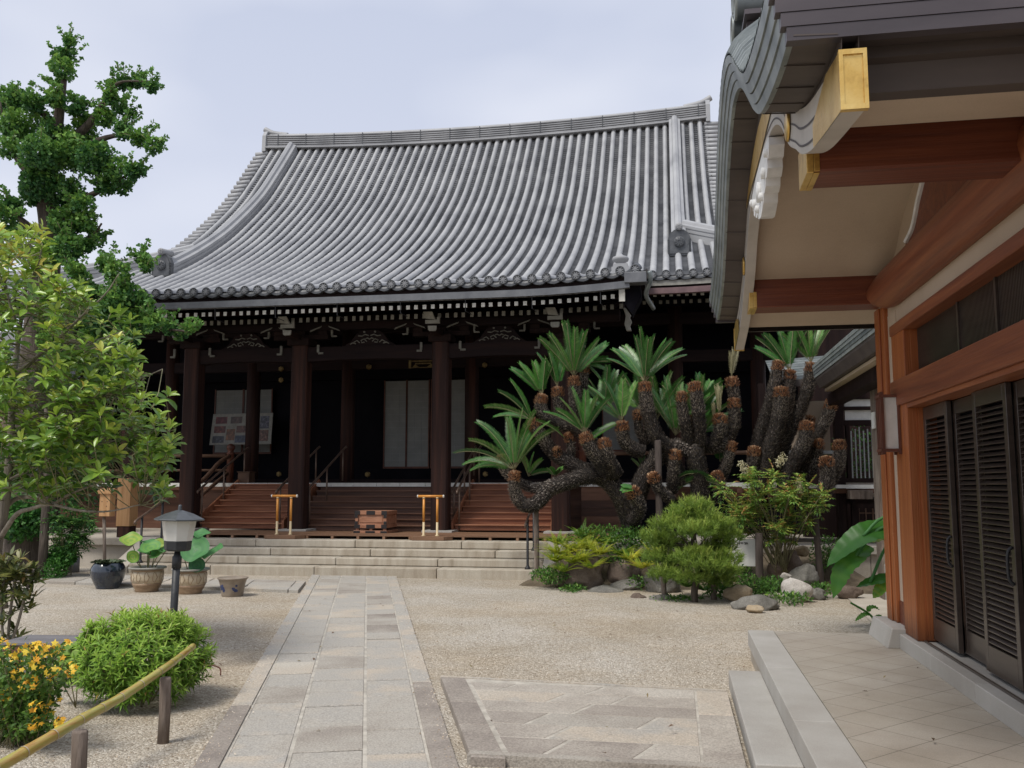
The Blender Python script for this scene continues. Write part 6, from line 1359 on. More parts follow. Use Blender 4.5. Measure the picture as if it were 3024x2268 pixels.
# ------------------------------------------------------------------ nandinas
def nandina(name, label, base, tips, Y, ndens, lsz, tint, droop, flowers_=(), bed_z=0):
    t = thing(name, label, 'shrub', tuple(base)); m = MB(); m.cs = True; P = []; D = []; T = []; N_ = []; FP = []
    for x, y in tips:
        p = at(x, y, Y + rnd.uniform(-.35, .35)); b = Vector(base) + Vector((rnd.uniform(-.12, .12), rnd.uniform(-.08, .08), 0)); m.tube(smooth([b, lerp(b, p, .6) + Vector((0, 0, .10)), p], 4), .006, 5); p = np.array(tuple(p))
        for k in range(ndens):
            d = rdir(1)[0]; d[2] = d[2] * .5 + .12; d /= np.linalg.norm(d); ln = rnd.uniform(.10, .22)
            for s in np.linspace(.25, 1, 4):
                q = p + d * ln * s + np.array([0, 0, -droop * s * s]); side = np.cross(d, UP)
                for sg in (-1, 0, 1):
                    if sg == 0 and s < .9: continue
                    P.append(q); D.append(d * .7 + side * sg * .9 + np.array([0, 0, -droop * 3])); N_.append(UP + rdir(1)[0] * .3); T.append(min(1, max(0, rnd.gauss(*tint) + d[2] * .15)))
    n = len(P); leaves('foliage', P, D, N_, rng.uniform(.8, 1.2, n) * lsz, lsz * .34, T, LEAF, M['nandina'], t); m.build('stem', M['twig'], t)
    for x, y in flowers_:
        p = np.array(tuple(at(x, y, Y - .1))); q, d = ball(150, p, (.075, .06, .095), .6); leaves('flower_panicle', q, rdir(150), rdir(150), .018, .015, rng.random(150), DIAM, M['flower'], t)
tips = []
while len(tips) < 62:
    x, y = rnd.uniform(2130, 2430), rnd.uniform(1375, 1640)
    if y < 1375 + abs(x - 2270) * .45 or (y > 1560 and (x < 2180 or x > 2420)) or y > 1600: continue
    tips.append((x, y))
b = at(2305, 1690, 14.6)
nandina('nandina_shrub', 'tall nandina with yellow green leaves and cream flower heads in front of the slanting cycads', tuple(b), tips, 14.5, 12, .078, (.72, .18), .015, [(2312, 1352), (2300, 1365), (2358, 1425), (2362, 1440), (2190, 1374), (2200, 1385)])
b = at(190, 1650, 14.6); b.z = 0
nandina('nandina_shrub', 'dark green drooping nandina at the left beside the platform wall', tuple(b), [(rnd.uniform(145, 265), rnd.uniform(1500, 1640)) for _ in range(30)], 14.6, 11, .09, (.30, .14), .05)
P, D = ball(900, at(160, 1690, 14.2), (.20, .2, .22), .5); o = leaves('low_herb', P, D + rdir(900) * .7 + UP * .4, rdir(900) + UP, .05, .022, np.clip(rng.normal(.6, .18, 900), 0, 1), LEAF, M['ivy']); tag(o, 'small bright green herb growing at the foot of the drooping nandina', 'plant')
P, D = ball(700, at(178, 1648, 14.4), (.26, .2, .16), .5); o = leaves('creeper', P, D + rdir(700), rdir(700) + np.array([0, -.6, .3]), .07, .06, np.clip(rng.normal(.6, .2, 700), 0, 1), LEAF, M['ivy']); tag(o, 'leafy creeper above the small bright herb', 'creeper')

# ------------------------------------------------------------------ cycads
def frond(P, D, N_, T, L_, Wd, base, d0, ln, droop, tbase, lw=.11, pairs=34, curl=0):
    tw = rnd.choice([-1, 1]) * rnd.uniform(.25, .8); d = np.array(d0, float); d /= np.linalg.norm(d); p = np.array(base, float); st = ln / pairs; path = [tuple(p)]
    out = np.array([d[0], d[1], 0]); out = out / (np.linalg.norm(out) + 1e-6)
    for k in range(pairs):
        s = k / pairs; d = d + np.array([0, 0, -droop * st * (.4 + 1.6 * s)]) + out * curl * st; d /= np.linalg.norm(d); p = p + d * st; path.append(tuple(p))
        side = np.cross(d, UP); side /= (np.linalg.norm(side) + 1e-6); up = np.cross(side, d); side, up = side * math.cos(tw) + up * math.sin(tw), up * math.cos(tw) - side * math.sin(tw)
        if s < .10: continue
        l_ = lw * (.35 + .65 * math.sin(math.pi * min(1, .12 + s * .80))) * rnd.uniform(.9, 1.08)
        for sg in (-1, 1): P.append(p); D.append(side * sg * 1.0 + d * (.42 + .5 * s) + up * .30); N_.append(up - side * sg * .35); T.append(min(1, max(0, tbase + rnd.gauss(0, .07)))); L_.append(l_); Wd.append(.0135)
    return path
def cycad(label, limbs, heads, Y):
    b0 = limbs[0][0][0]; t = thing('cycad', label, 'cycad', tuple(b0)); m = MB(); m.cs = True; P = []; D = []; N_ = []; T = []; L_ = []
    for pts, r0, r1, head in limbs:
        q = smooth(pts, 7); n = len(q); r0 *= .86; r1 *= .92; rad = [lerp(r0, r1, i / (n - 1)) * (1 if not head else (1 - .25 * max(0, (i / (n - 1) - .85) / .15))) for i in range(n)]
        m.tube(q, [r_ * .93 for r_ in rad], 12); tot = sum((q[i + 1] - q[i]).length for i in range(n - 1)); acc = 0
        for i in range(n - 1):
            seg = q[i + 1] - q[i]; sl_ = seg.length; tg = np.array(seg.normalized()); u = np.cross(tg, [.3, .9, .2]); u /= np.linalg.norm(u); v = np.cross(tg, u)
            for k in range(int(sl_ * rad[i] * 19000)):
                s = rnd.random(); a = rnd.random() * 6.283; rd = u * math.cos(a) + v * math.sin(a); c = np.array(q[i]) + np.array(seg) * s + rd * rad[i] * .92; h = (tot - acc - sl_ * s)
                P.append(c); D.append(rd * rnd.uniform(.5, .9) + tg * rnd.uniform(.35, .8) + rdir(1)[0] * .2); N_.append(rd); near = head and h < .15
                T.append(min(.95, max(0, rnd.gauss(.86, .06))) if near else min(.68, max(0, rnd.gauss(.30, .2) + (.24 if h < .5 and head else 0)))); L_.append(rnd.uniform(.03, .055) * (1.2 if near else .85))
            acc += sl_
        if head:
            tg = np.array((q[-1] - q[-3]).normalized()); u = np.cross(tg, [.3, .9, .2]); u /= np.linalg.norm(u); v = np.cross(tg, u)
            for k in range(170):
                a = rnd.random() * 6.283; rd = u * math.cos(a) + v * math.sin(a); rr = rnd.random() * rad[-1] * .9; P.append(np.array(q[-1]) + rd * rr - tg * .02); D.append(tg * 1.1 + rd * (.25 + .8 * rr / rad[-1])); N_.append(rd); T.append(min(1, rnd.gauss(.93, .06))); L_.append(rnd.uniform(.04, .085))
    L_ = np.array(L_); tk = m.build('trunk', M['cycadtrunk'], t); leaves('trunk_scale', P, D, N_, L_, L_ * .34, T, BLADE, M['scale'], t)
    for hp, dirs, ln, droop, kind in heads:
        P = []; D = []; N_ = []; T = []; L_ = []; Wd = []; rch = []
        for dv in dirs:
            tb = rnd.uniform(.4, .85) if kind == 'g' else rnd.random()
            rch.append(frond(P, D, N_, T, L_, Wd, hp, dv, ln * rnd.uniform(.88, 1.1), droop, tb, (.135 if ln > .5 else .10) if kind == 'g' else .05, (46 if ln > .5 else 32) if kind == 'g' else 22))
        leaves('leaf_crown' if kind == 'g' else 'young_leaf_crown', P, D, N_, L_, np.array(Wd) * (1 if kind == 'g' else .5), T, BLADE, M['cycadleaf'] if kind == 'g' else M['cycadpale'], t)
        m = MB(); m.cs = True
        for q in rch: m.tube(q[::3], [.008] + [.006] * (len(q[::3]) - 1), 4)
        m.build('leaf_stalk', M['twig'], t)
def fan(n, lean=(0, 0), spread=.9, up=1.0, y0=-.1):
    """frond directions: spread mostly across the picture, some towards and away"""
    out = []
    for k in range(n):
        a = lerp(-1, 1, k / max(1, n - 1)) * spread + lean[0] + rnd.uniform(-.08, .08); out.append((math.sin(a), rnd.uniform(-.55, .45) + lean[1], math.cos(a) * up + .05))
    return out
YC = 15.5
def CA(x, y, d=0): return at(1300 + x / 2.0737, 900 + y / 2.0737, YC + d)
def CB(x, y, d=0): return at(1900 + x / 2.0737, 900 + y / 2.0737, YC + .3 + d)
LB = [
 ([CA(1190, 1420), CA(1150, 1280), CA(1090, 1150), CA(1000, 1060), CA(900, 1050, -.1), CA(760, 1090, -.2), CA(660, 1130, -.2), CA(610, 1200, -.25), CA(540, 1235, -.3), CA(480, 1195, -.3), CA(452, 1120, -.3), CA(455, 1030, -.3)], .20, .105, True),
 ([CA(700, 1110, -.15), CA(560, 1120, -.0), CA(440, 1060, .05), CA(385, 990, .1), CA(372, 930, .1)], .10, .075, True),
 ([CA(1000, 1060), CA(900, 1020, .05), CA(780, 965, .1), CA(690, 900, .1), CA(625, 810, .1), CA(580, 745, .1), CA(560, 715, .1)], .17, .09, True),
 ([CA(730, 940, .05), CA(708, 885, 0)], .07, .06, True),
 ([CA(1010, 1000, .2), CA(930, 850, .25), CA(830, 755, .25), CA(730, 730, .25), CA(650, 690, .2), CA(615, 620, .2), CA(625, 560, .2)], .15, .105, True),
 ([CA(760, 730, .35), CA(730, 620, .35), CA(717, 515, .35)], .11, .105, True),
 ([CA(850, 760, .3), CA(830, 620, .3), CA(818, 450, .3)], .12, .10, True),
 ([CA(900, 700, .6), CA(880, 500, .6), CA(888, 370, .6)], .09, .07, True),
 ([CA(1040, 1040, -.1), CA(975, 960, -.25), CA(920, 880, -.3), CA(885, 795, -.3)], .15, .105, True),
 ([CA(1080, 1050, -.1), CA(1030, 940, -.25), CA(1000, 830, -.25)], .14, .10, True),
 ([CA(1250, 900, 0), CA(1180, 880, -.05), CA(1125, 830, -.1), CA(1112, 725, -.1)], .14, .115, True),
 ([CA(1480, 1100, .1), CA(1400, 900, 0), CA(1320, 800, -.1), CA(1270, 640, -.1), CA(1252, 485, -.1)], .16, .12, True),
 ([CA(1260, 860, .1), CA(1215, 760, .05), CA(1208, 655, 0)], .09, .07, True),
 ([CA(1180, 1250), CA(1240, 1080, 0), CA(1330, 930, .05), CA(1450, 870, .1), CA(1560, 900, .1)], .20, .14, False),
 ([CA(1530, 880, .1), CA(1500, 720, 0), CA(1480, 620, 0), CA(1482, 545, 0)], .12, .09, True),
 ([CA(1590, 860, .1), CA(1585, 680, 0), CA(1558, 485, 0)], .13, .115, True),
 ([CB(330, 900, 0), CB(285, 780, -.1), CB(268, 690, -.1)], .12, .10, True),
 ([CB(420, 880, 0), CB(470, 780, -.1), CB(465, 680, -.1)], .13, .115, True),
 ([CB(500, 860, .1), CB(550, 740, .1), CB(552, 585, .1)], .12, .10, True),
 ([CB(560, 760, .2), CB(560, 600, .2), CB(540, 455, .2)], .11, .105, True),
 ([CA(1600, 1300, .1), CA(1590, 1100, .1), CA(1560, 900, .1), CB(330, 870, .05), CB(430, 860, 0), CB(500, 850, .1)], .20, .14, False),
 ([CB(430, 1150, .1), CB(500, 1000, 0), CB(545, 850, 0)], .12, .08, True),
 ([CA(1180, 1330, -.2), CA(1220, 1240, -.35), CA(1170, 1130, -.4)], .13, .11, True), ([CA(1420, 1200, -.1), CA(1340, 1130, -.2), CA(1300, 1040, -.25)], .11, .09, True), ([CA(1420, 1150, .0), CA(1430, 1020, -.1), CA(1440, 900, -.1)], .11, .09, True),
 ([CB(420, 1200, 0), CB(470, 1120, -.2), CB(440, 1035, -.2)], .12, .10, True), ([CA(800, 960, .2), CA(800, 860, .2), CA(780, 795, .2)], .08, .065, True)]
HD = [(CA(455, 1010, -.3), [(-1.0, -.2, .72), (-.85, -.1, .95), (-.55, .1, 1.1), (-.75, .3, .25), (-.15, .3, 1.3), (.1, .1, 1.25), (.3, -.1, 1.2), (.5, -.2, 1.0), (-.05, -.4, 1.1), (.55, .2, .9), (-.9, .2, .42), (.2, .5, 1)], .98, .75, 'g'),
 (CA(560, 705, .1), [(-1, 0, .55), (-.8, .1, .95), (-.9, .3, .3), (-.45, -.1, 1.1), (.35, -.2, -.1)], .80, .6, 'g'), (CA(625, 548, .2), [(-.95, 0, .95), (-.7, -.1, 1.1), (-.3, .2, 1.2), (.12, -.1, 1.2), (.3, .3, 1), (-.5, .4, .9)], .66, .35, 'g'),
 (CA(717, 500, .35), [(-.6, 0, 1.1), (-.25, -.1, 1.2), (.05, .2, 1.2), (.3, .1, 1.1), (-.4, .3, 1.0)], .64, .3, 'g'), (CA(818, 438, .3), fan(12, (.05, 0), .72), .90, .25, 'g'), (CA(888, 360, .6), [(.5, 0, .5), (.8, .1, .3), (.7, -.2, .1), (.3, .1, .6), (.9, .2, -.2), (.35, .0, -.35)], .45, .5, 'g'),
 (CA(885, 785, -.3), [(-.95, -.1, .72), (-.55, -.2, 1.0), (-.25, .0, 1.1), (.05, -.2, 1.15), (.3, .1, 1.0), (.5, -.1, .85), (.15, .4, 1.0), (-.75, .3, .8)], .72, .55, 'g'), (CA(1112, 712, -.1), [(-.75, -.1, 1.0), (-.4, -.2, 1.15), (.05, -.1, 1.2), (.35, .0, 1.05), (-.1, .3, 1.1), (-.9, .2, .7), (-.75, -.2, -.35)], .72, .45, 'g'),
 (CA(1252, 472, -.1), fan(12, (.05, 0), .85), .86, .55, 'g'), (CA(1440, 800, .5), fan(9, (.1, .1), .75, 1.1), 1.05, .25, 'g'), (CA(1545, 800, .6), fan(8, (.25, .1), .7), .95, .3, 'g'), (CA(1010, 640, .7), fan(7, (.05, .1), .7), .7, .4, 'g'), (CA(1330, 700, .7), fan(6, (-.15, .1), .6), .85, .35, 'g'), (CA(1600, 620, .6), fan(6, (.25, .1), .6), .55, .4, 'g'), (CA(1230, 640, .7), fan(6, (-.5, .2), .5), .7, .4, 'g'),
 (CB(465, 672, -.1), fan(9, (0, 0), .18, 1.5), .48, .05, 'p'), (CB(540, 447, .2), fan(9, (.15, 0), .20, 1.5), .50, .05, 'p'), (CB(435, 690, -.1), fan(4, (-.1, 0), .1, 1.5), .25, .05, 'p'),
 (CB(360, 780, .1), [(.5, -.2, .7), (.7, 0, .2), (-.3, -.3, .8)], .35, .7, 'g'), (CB(300, 640, -.2), [(-1, -.2, .2)], .35, .8, 'g'), (CB(470, 1110, -.3), [(-.9, -.1, .75), (-1, .0, .5)], .70, 1.6, 'g'), (CA(540, 1050, .0), [(.2, 0, 1), (-.3, .1, .8), (.5, .1, .8), (1, .1, .45), (-.1, -.3, .7)], .40, 1.2, 'g'), (CA(700, 1050, .0), [(-.2, -.3, .4), (.3, -.3, .4), (.6, -.2, .6)], .18, 1.0, 'g'), (CA(1240, 1020, .3), fan(5, (0, 0), .7), .30, .6, 'g'), (CB(470, 960, .2), fan(3, (0, 0), .3), .3, .4, 'g'), (CA(1190, 1130, -.45), [(-.5, -.3, .0), (-.7, -.1, .25)], .2, 1.5, 'g')]
cycad('sprawling old cycad with low crooked limbs and many leaf crowns before the right red stairs', LB, HD, YC)
YC = 16.0
LB2 = [
 ([CB(700, 1120), CB(690, 960), CB(715, 800), CB(765, 640), CB(808, 480), CB(826, 355)], .15, .11, True), ([CB(740, 1120, -.05), CB(790, 930, -.05), CB(850, 780, 0), CB(882, 600, .05), CB(896, 410, .05)], .15, .115, True),
 ([CB(720, 1150, -.2), CB(755, 950, -.25), CB(815, 750, -.25), CB(842, 620, -.25), CB(842, 515, -.25)], .16, .13, True), ([CB(800, 1050, .05), CB(870, 830, .1), CB(950, 660, .1), CB(1010, 500, .1), CB(1026, 365, .1)], .15, .11, True),
 ([CB(640, 1080, -.2), CB(670, 980, -.3), CB(678, 880, -.3)], .12, .105, True), ([CB(850, 1150, -.1), CB(920, 960, -.15), CB(985, 840, -.2), CB(1000, 725, -.2)], .15, .125, True), ([CB(880, 1150, .1), CB(960, 900, .2), CB(1010, 760, .25), CB(1020, 690, .25)], .11, .08, True),
 ([CB(960, 1150, .1), CB(1060, 950, .1), CB(1075, 835, .1)], .10, .08, True), ([CB(930, 1130, .2), CB(1040, 850, .2), CB(1120, 700, .2), CB(1150, 595, .2)], .14, .105, True), ([CB(1090, 1190, 0), CB(1180, 1010, 0), CB(1202, 920, 0), CB(1198, 840, 0)], .13, .105, True), ([CB(1040, 1230, -.2), CB(1110, 1130, -.25), CB(1128, 1040, -.25), CB(1120, 940, -.25)], .14, .125, True)]
HD2 = [(CB(896, 398, .05), [(-.85, 0, .75), (-.55, -.1, .95), (-.2, .1, 1.1), (.1, -.1, 1.1), (.4, .1, 1.0), (-.4, .3, 1.0), (-.7, .2, .95)], .75, .4, 'g'), (CB(1026, 352, .1), [(-.75, 0, .9), (-.4, -.1, 1.1), (-.05, .0, 1.2), (.2, -.2, 1.1), (.55, 0, 1.0), (.35, .3, 1.0), (-.2, .3, 1.1)], .72, .3, 'g')]
cycad('cycad with tall slanting bare topped trunks beside the corridor', LB2, HD2, YC)

# ------------------------------------------------------------------ small pine
def pine():
    Y = 13.2; b = at(2050, 1785, Y); t = thing('small_pine', 'small clipped pine with soft green needle pads in front of the rocks', 'pine', tuple(b))
    C = lambda x, y, d=0: at(x * K, y * K, Y + d)
    m = MB(); m.cs = True; tr = smooth([C(1500, 1306), C(1501, 1270), C(1512, 1235), C(1508, 1200), C(1497, 1172), C(1500, 1130)], 5); m.tube(tr, [lerp(.055, .02, i / len(tr)) for i in range(len(tr))], 9)
    pads = [(1497, 1097, 36, 15, .0), (1500, 1115, 58, 18, .05), (1448, 1137, 42, 18, -.1), (1550, 1137, 42, 18, -.1), (1422, 1162, 34, 16, 0), (1570, 1162, 30, 16, 0), (1500, 1142, 60, 20, .25), (1500, 1150, 45, 18, -.3), (1440, 1175, 42, 17, .1), (1555, 1182, 40, 18, .1), (1432, 1207, 44, 18, .0), (1556, 1208, 44, 19, -.1), (1440, 1244, 38, 17, -.1), (1490, 1252, 40, 15, -.2), (1552, 1254, 40, 17, .1), (1500, 1205, 40, 18, -.3), (1520, 1222, 48, 17, -.35), (1560, 1232, 42, 16, -.2), (1455, 1225, 35, 14, .2), (1535, 1195, 30, 14, .3), (1480, 1190, 20, 12, .35)]
    P = []; D = []; T = []; L_ = []
    s = K / 2700 * 13.4
    for x, y, rx, ry, d in pads:
        c = C(x, y, d); m.tube(smooth([tr[len(tr) // 2 + rnd.randint(-6, 8)], lerp(tr[-8], c, .6), c], 4), .012, 6)
        n = int(rx * ry * .175); q, dd = ball(n, c, (rx * s, rx * s * .85, ry * s), .5)
        for i in range(n):
            axd = np.array([dd[i][0] * .55, dd[i][1] * .5, .75 + .25 * rnd.random()]); axd /= np.linalg.norm(axd); cand = rnd.random() < .10 and dd[i][2] > .3; k_ = 20
            for k in range(k_):
                e = rdir(1)[0]; P.append(q[i] + axd * (.06 * k / k_ + (.07 * k / k_ if cand else 0))); D.append(axd * (1.0 if not cand else 1.6) + e * .9); T.append(min(1, max(0, .40 + .28 * dd[i][2] + rnd.gauss(0, .12) + (.3 if cand else 0)))); L_.append(rnd.uniform(.06, .10) * (.6 if cand else 1))
    n = len(P); leaves('needles', P, D, rdir(n), L_, .0075, T, NEED, M['pine'], t); m.build('trunk', M['bark_dark'], t)
pine()
# ------------------------------------------------------------------ ferns, ground cover, banana, sprout
def fern(label, x, y, Y, nf, ln, tint, up=.8):
    p0 = np.array(tuple(at(x, y, Y))); t = thing('fern', label, 'fern', tuple(p0), 'ferns in the planting bed'); P = []; D = []; N_ = []; T = []; L_ = []
    for k in range(int(nf * 1.7)):
        a = rnd.random() * 6.28; d = np.array([math.cos(a), math.sin(a) * .8 - .25, up * rnd.uniform(.5, 1.2)]); d /= np.linalg.norm(d); p = p0.copy(); pr = 24; st = ln * rnd.uniform(.7, 1.15) / pr; tb = rnd.gauss(*tint) - .10
        for j in range(pr):
            s = j / pr; d = d + np.array([0, 0, -1.6 * st * (.5 + s)]); d /= np.linalg.norm(d); p = p + d * st; side = np.cross(d, UP); side /= np.linalg.norm(side) + 1e-6; upv = np.cross(side, d)
            for sg in (-1, 1): P.append(p.copy()); D.append(side * sg + d * .35); N_.append(upv); T.append(min(1, max(0, tb + rnd.gauss(0, .06)))); L_.append((.062 * (1 - s) ** .8 * min(1, .4 + 3 * s) + .006))
    L_ = np.array(L_); leaves('frond', P, D, N_, L_, L_ * .20 + .004, T, LEAF, M['fern'], t)
for i, (x, y, Y, n, ln, tn, lb) in enumerate([(1640, 1660, 14.5, 16, .42, (.75, .12), 'yellow green fern at the left tip of the bed beside the stone steps'), (1690, 1630, 14.8, 18, .45, (.85, .1), 'bright yellow fern behind the tall brown boulder'), (1745, 1680, 14.35, 12, .36, (.72, .12), 'yellow green fern hanging over the tall brown boulder'), (1770, 1640, 14.7, 14, .38, (.85, .1), 'yellow fern between the two brown boulders'), (1895, 1680, 14.2, 12, .34, (.92, .08), 'golden fern right of the rounded boulder'), (1650, 1610, 15.0, 14, .4, (.6, .15), 'mid green fern beside the right step handrail'), (2030, 1735, 14.0, 10, .3, (.3, .12), 'green fern under the pine'), (2080, 1745, 13.9, 10, .28, (.4, .12), 'low green fern between the pine trunk and its right stake'), (1930, 1640, 14.4, 10, .34, (.8, .1), 'yellow fern left of the pine crown'), (1720, 1590, 15.2, 12, .4, (.45, .12), 'green fern at the back of the bed below the stairs'), (1715, 1655, 14.5, 14, .42, (.8, .1), 'yellow fern directly left of the tall brown boulder'), (1665, 1690, 14.3, 12, .36, (.65, .14), 'low fern spilling onto the gravel at the bed corner'), (1830, 1640, 14.9, 12, .38, (.6, .14), 'fern just above the rounded brown boulder'), (1790, 1610, 15.1, 12, .4, (.5, .14), 'green fern behind the two brown boulders'), (1650, 1640, 14.7, 16, .46, (.82, .1), 'yellow green fern arching over the bed edge near the step rail'), (1735, 1625, 14.9, 16, .46, (.75, .12), 'yellow fern in the middle of the fern bank'), (1690, 1665, 14.45, 14, .40, (.8, .1), 'yellow fern low in front of the fern bank'), (1860, 1655, 14.6, 12, .36, (.8, .1), 'yellow fern leaning over the rounded boulder from its right')]): fern(lb, x, y, Y, n, ln, tn)
def cover():
    P = []; D = []; T = []
    for cx, cy, Y, rx, rz, n in [(1625, 1700, 14.5, .32, .14, 600), (1800, 1590, 15.3, .75, .22, 1300), (1900, 1590, 15.2, .5, .2, 700), (1690, 1738, 14.2, .22, .05, 200), (1890, 1720, 14.6, .25, .10, 250), (2130, 1740, 13.7, .3, .14, 500), (2260, 1735, 13.8, .45, .16, 800), (2330, 1765, 13.1, .3, .06, 260), (2420, 1740, 14.0, .3, .1, 300), (2450, 1640, 15.2, .35, .3, 700), (2000, 1770, 13.4, .4, .03, 200), (1850, 1650, 14.9, .4, .15, 400), (2180, 1700, 14.6, .4, .2, 500)]:
        p, d = ball(n, at(cx, cy, Y), (rx, .35, rz), .6); P.append(p); D.append(d * .5 + rdir(n) * .8 + UP * .4); T.append(np.clip(rng.normal(.42, .2, n), 0, 1))
    P = np.concatenate(P); D = np.concatenate(D); n = len(P); P[:, 2] = np.maximum(P[:, 2], .02)
    o = leaves('ground_cover', P, D, rdir(n) + UP, rng.uniform(.04, .075, n), rng.uniform(.02, .035, n), np.concatenate(T), LEAF, M['grass']); tag(o, 'mixed low green ground cover among the rocks', 'ground cover', kind='stuff')
cover()
def grassy(label, x, y, Y, n, ln):
    p = np.array(tuple(at(x, y, Y))); P = []; D = []; N_ = []; T = []
    t = thing('grass_tuft', label, 'plant', tuple(p)); m = MB()
    for k in range(n):
        a = rnd.random() * 6.28; d0 = Vector((math.cos(a), math.sin(a), rnd.uniform(.7, 1.6))).normalized(); q = Vector(p); rows_ = []; d = d0.copy(); side = d.cross(Vector((0, 0, 1))).normalized(); m.ct = rnd.uniform(.3, .8)
        for j in range(7): wv = .012 * (1 - j / 6.2); rows_.append([tuple(q - side * wv), tuple(q + side * wv)]); d = (d + Vector((0, 0, -.22))).normalized(); q = q + d * ln / 6
        m.grid(rows_)
    m.build('blade', M['grass'], t)
grassy('strappy green grass tuft in front of the dark opening below the hall floor', 1870, 1590, 15.3, 44, .5)
def blade_leaf(m, mid, wd, tn, fold=.25, rag=0):
    q = smooth(mid, 8); n = len(q); rl = []
    for i, p in enumerate(q):
        s = i / (n - 1); w_ = wd * (math.sin(math.pi * min(1, .06 + s * .96)) ** .6) * (1 - .25 * s) if 0 < s < 1 else .004; tg = (q[min(i + 1, n - 1)] - q[max(i - 1, 0)]).normalized(); sd = tg.cross(Vector((0, -.55, .8))).normalized(); up = sd.cross(tg)
        rl.append([tuple(p + sd * (k / 3) * w_ * (1 + rag * .08 * math.sin(i * 2.3 + k)) + up * (abs(k / 3) * fold * w_ + .002 * math.sin(i * 1.9) * abs(k))) for k in range(-3, 4)])
    for i in range(n - 1): m.ct = tn + .05 * math.sin(i * 1.3); m.grid([rl[i], rl[i + 1]])
def WS(m, name, mat, t):       # weld, then one object per leaf
    ix = {}; rm = []; nv = []; nt = []
    for v, t_ in zip(m.v, m.t):
        k = tuple(round(c, 5) for c in v)
        if k not in ix: ix[k] = len(nv); nv.append(v); nt.append(t_)
        rm.append(ix[k])
    m.f = [[rm[i] for i in f] for f in m.f]; m.v = nv; m.t = nt; m.build(name, mat, t, split=True)
def banana():
    Y = 11.0; t = thing('banana_plant', 'banana plant with large drooping leaves half hidden behind the orange entrance post', 'banana plant', (2.75, 11.2, 0)); m = MB(); m.cs = True
    A = lambda x, y, d=0: at(x * K, y * K, Y + d)
    blade_leaf(m, [A(1965, 1140, .3), A(1910, 1145, .1), A(1865, 1158), A(1825, 1185), A(1786, 1224)], .19, .42); blade_leaf(m, [A(1880, 1180, .2), A(1845, 1205), A(1818, 1240), A(1800, 1292)], .15, .55, rag=1)
    blade_leaf(m, [A(1960, 1250), A(1920, 1250), A(1880, 1258), A(1850, 1268)], .09, .3); blade_leaf(m, [A(1950, 1235), A(1915, 1258), A(1897, 1280), A(1886, 1292)], .085, .85); blade_leaf(m, [A(1950, 1150, .3), A(1915, 1160, .2), A(1885, 1168, .2), A(1865, 1165, .2)], .06, .9, rag=1); WS(m, 'leaf', M['banana'], t)
    m = MB(); m.cs = True; m.tube(smooth([(2.75, 11.2, -.05), (2.72, 11.2, .6), (2.66, 11.2, 1.25)], 5), .07, 12)
    for e in (A(1865, 1158), A(1850, 1200), A(1880, 1258)): m.tube(smooth([(2.68, 11.2, 1.2), tuple(lerp(Vector((2.68, 11.2, 1.35)), e, .6) + Vector((0, 0, .08))), tuple(e)], 4), .018, 8)
    m.build('stalk', M['lotus'], t)
banana()
def sprout():
    Y = 10.0; b = onz(2602, 1866); Y = b.y; t = thing('banana_sprout', 'leaning cut green sprout with small torn leaves on the gravel behind the terrace', 'sprout', tuple(b)); m = MB(); m.cs = True; A = lambda x, y: at(2100 + x / 3.4, 1780 + y / 3.4, Y)
    m.tube(smooth([A(1710, 305), A(1650, 190), A(1590, 115), A(1490, 50), A(1400, 0)], 5), [.017] * 8 + [.012] * 8 + [.011] * 5, 8); m.build('stem', M['banana'], t); m = MB()
    for p in ([(1590, 120), (1540, 120), (1490, 150), (1445, 185)], [(1580, 90), (1590, 55), (1640, 45), (1690, 70)], [(1650, 185), (1670, 150), (1700, 140), (1725, 155)], [(1660, 210), (1630, 215), (1605, 245)], [(1700, 290), (1715, 250), (1730, 285)]): blade_leaf(m, [A(*q) for q in p], .035, .6)
    WS(m, 'leaf', M['banana'], t)
sprout()
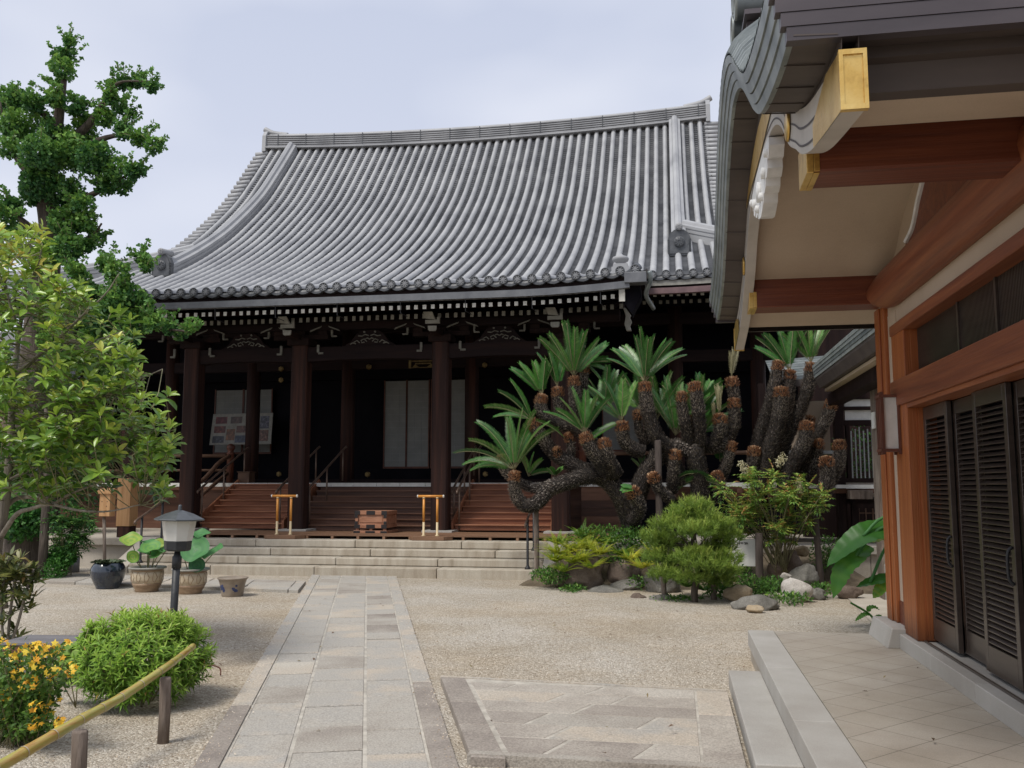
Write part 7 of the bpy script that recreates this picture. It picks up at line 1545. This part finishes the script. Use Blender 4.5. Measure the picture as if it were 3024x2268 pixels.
# a few fallen leaves on the gravel and the slabs
n = 110; P = np.stack([rng.uniform(-6, 1.9, n), 4.2 + 9.5 * rng.random(n), np.full(n, .012)], 1); P[:, 2] += np.where((P[:, 0] > .6) & (P[:, 1] < 9), .265, 0) + np.where((P[:, 0] > -1.9) & (P[:, 0] < .38) & (P[:, 1] < 7.5), .08, 0) + .02
D = rdir(n); D[:, 2] *= .12; M['fallen'] = leafmat('fallen_leaf', [(0, (.05, .03, .018)), (.5, (.15, .085, .04)), (1, (.22, .18, .06))], trans=.1)
o = leaves('fallen_leaves', P, D, np.tile([0, 0, 1.], (n, 1)) + .25 * rdir(n), rng.uniform(.025, .06, n), rng.uniform(.012, .025, n), rng.random(n), LEAF, M['fallen']); tag(o, 'dry fallen leaves scattered over the gravel and paving', 'fallen leaves', kind='stuff')
# ------------------------------------------------------------------ far left neighbours glimpsed through the shrub
nh = thing('neighbouring_house', 'small grey tile roofed building glimpsed at the far left through the shrub', 'house', (-17, 20, 0))
boxo('wall', M['plaster'], nh, -24, -15.4, 20.5, 26, 0, 3.6); m = MB()
for i in range(24):
    x = -25 + i * .40; m.ct = rnd.random(); m.cs = True; m.tube([(x, 19.3, 3.7), (x, 23.2, 5.6)], .09, 8)
m.cs = False; m.grid([[(-25.2, 19.3, 3.66), (-15, 19.3, 3.66)], [(-25.2, 23.2, 5.56), (-15, 23.2, 5.56)]]); m.grid([[(-25.2, 27, 3.6), (-15, 27, 3.6)], [(-25.2, 23.2, 5.56), (-15, 23.2, 5.56)]]); m.build('roof', M['tile'], nh)
m = MB(); m.box(-25.2, -15, 23.0, 23.4, 5.5, 6.0); m.build('ridge', M['tile'], nh)
for i, (x, y, h, r_) in enumerate(((-13.4, 18.2, 3.2, 1.1), (-15.2, 18.6, 2.6, 1.2), (-17.5, 18.2, 3.0, 1.3))):
    t = thing('background_tree', ['dark evergreen behind the ginkgo trunk, nearest the hall', 'dark evergreen further left behind the ginkgo', 'dark evergreen at the far left edge behind the shrub'][i], 'tree', (x, y, 0)); n = 2600
    P, D = ball(n, (x, y, h * .6), (r_, r_, h * .5), .5); leaves('crown', P, D + rdir(n), rdir(n) + UP * .4, .11, .06, np.clip(rng.normal(.25, .15, n), 0, 1), LEAF, M['ivy'], t); m = MB(); m.cs = True; m.tube([(x, y, -.05), (x, y, h * .7)], [.12, .05], 8); m.build('trunk', M['bark_dark'], t)
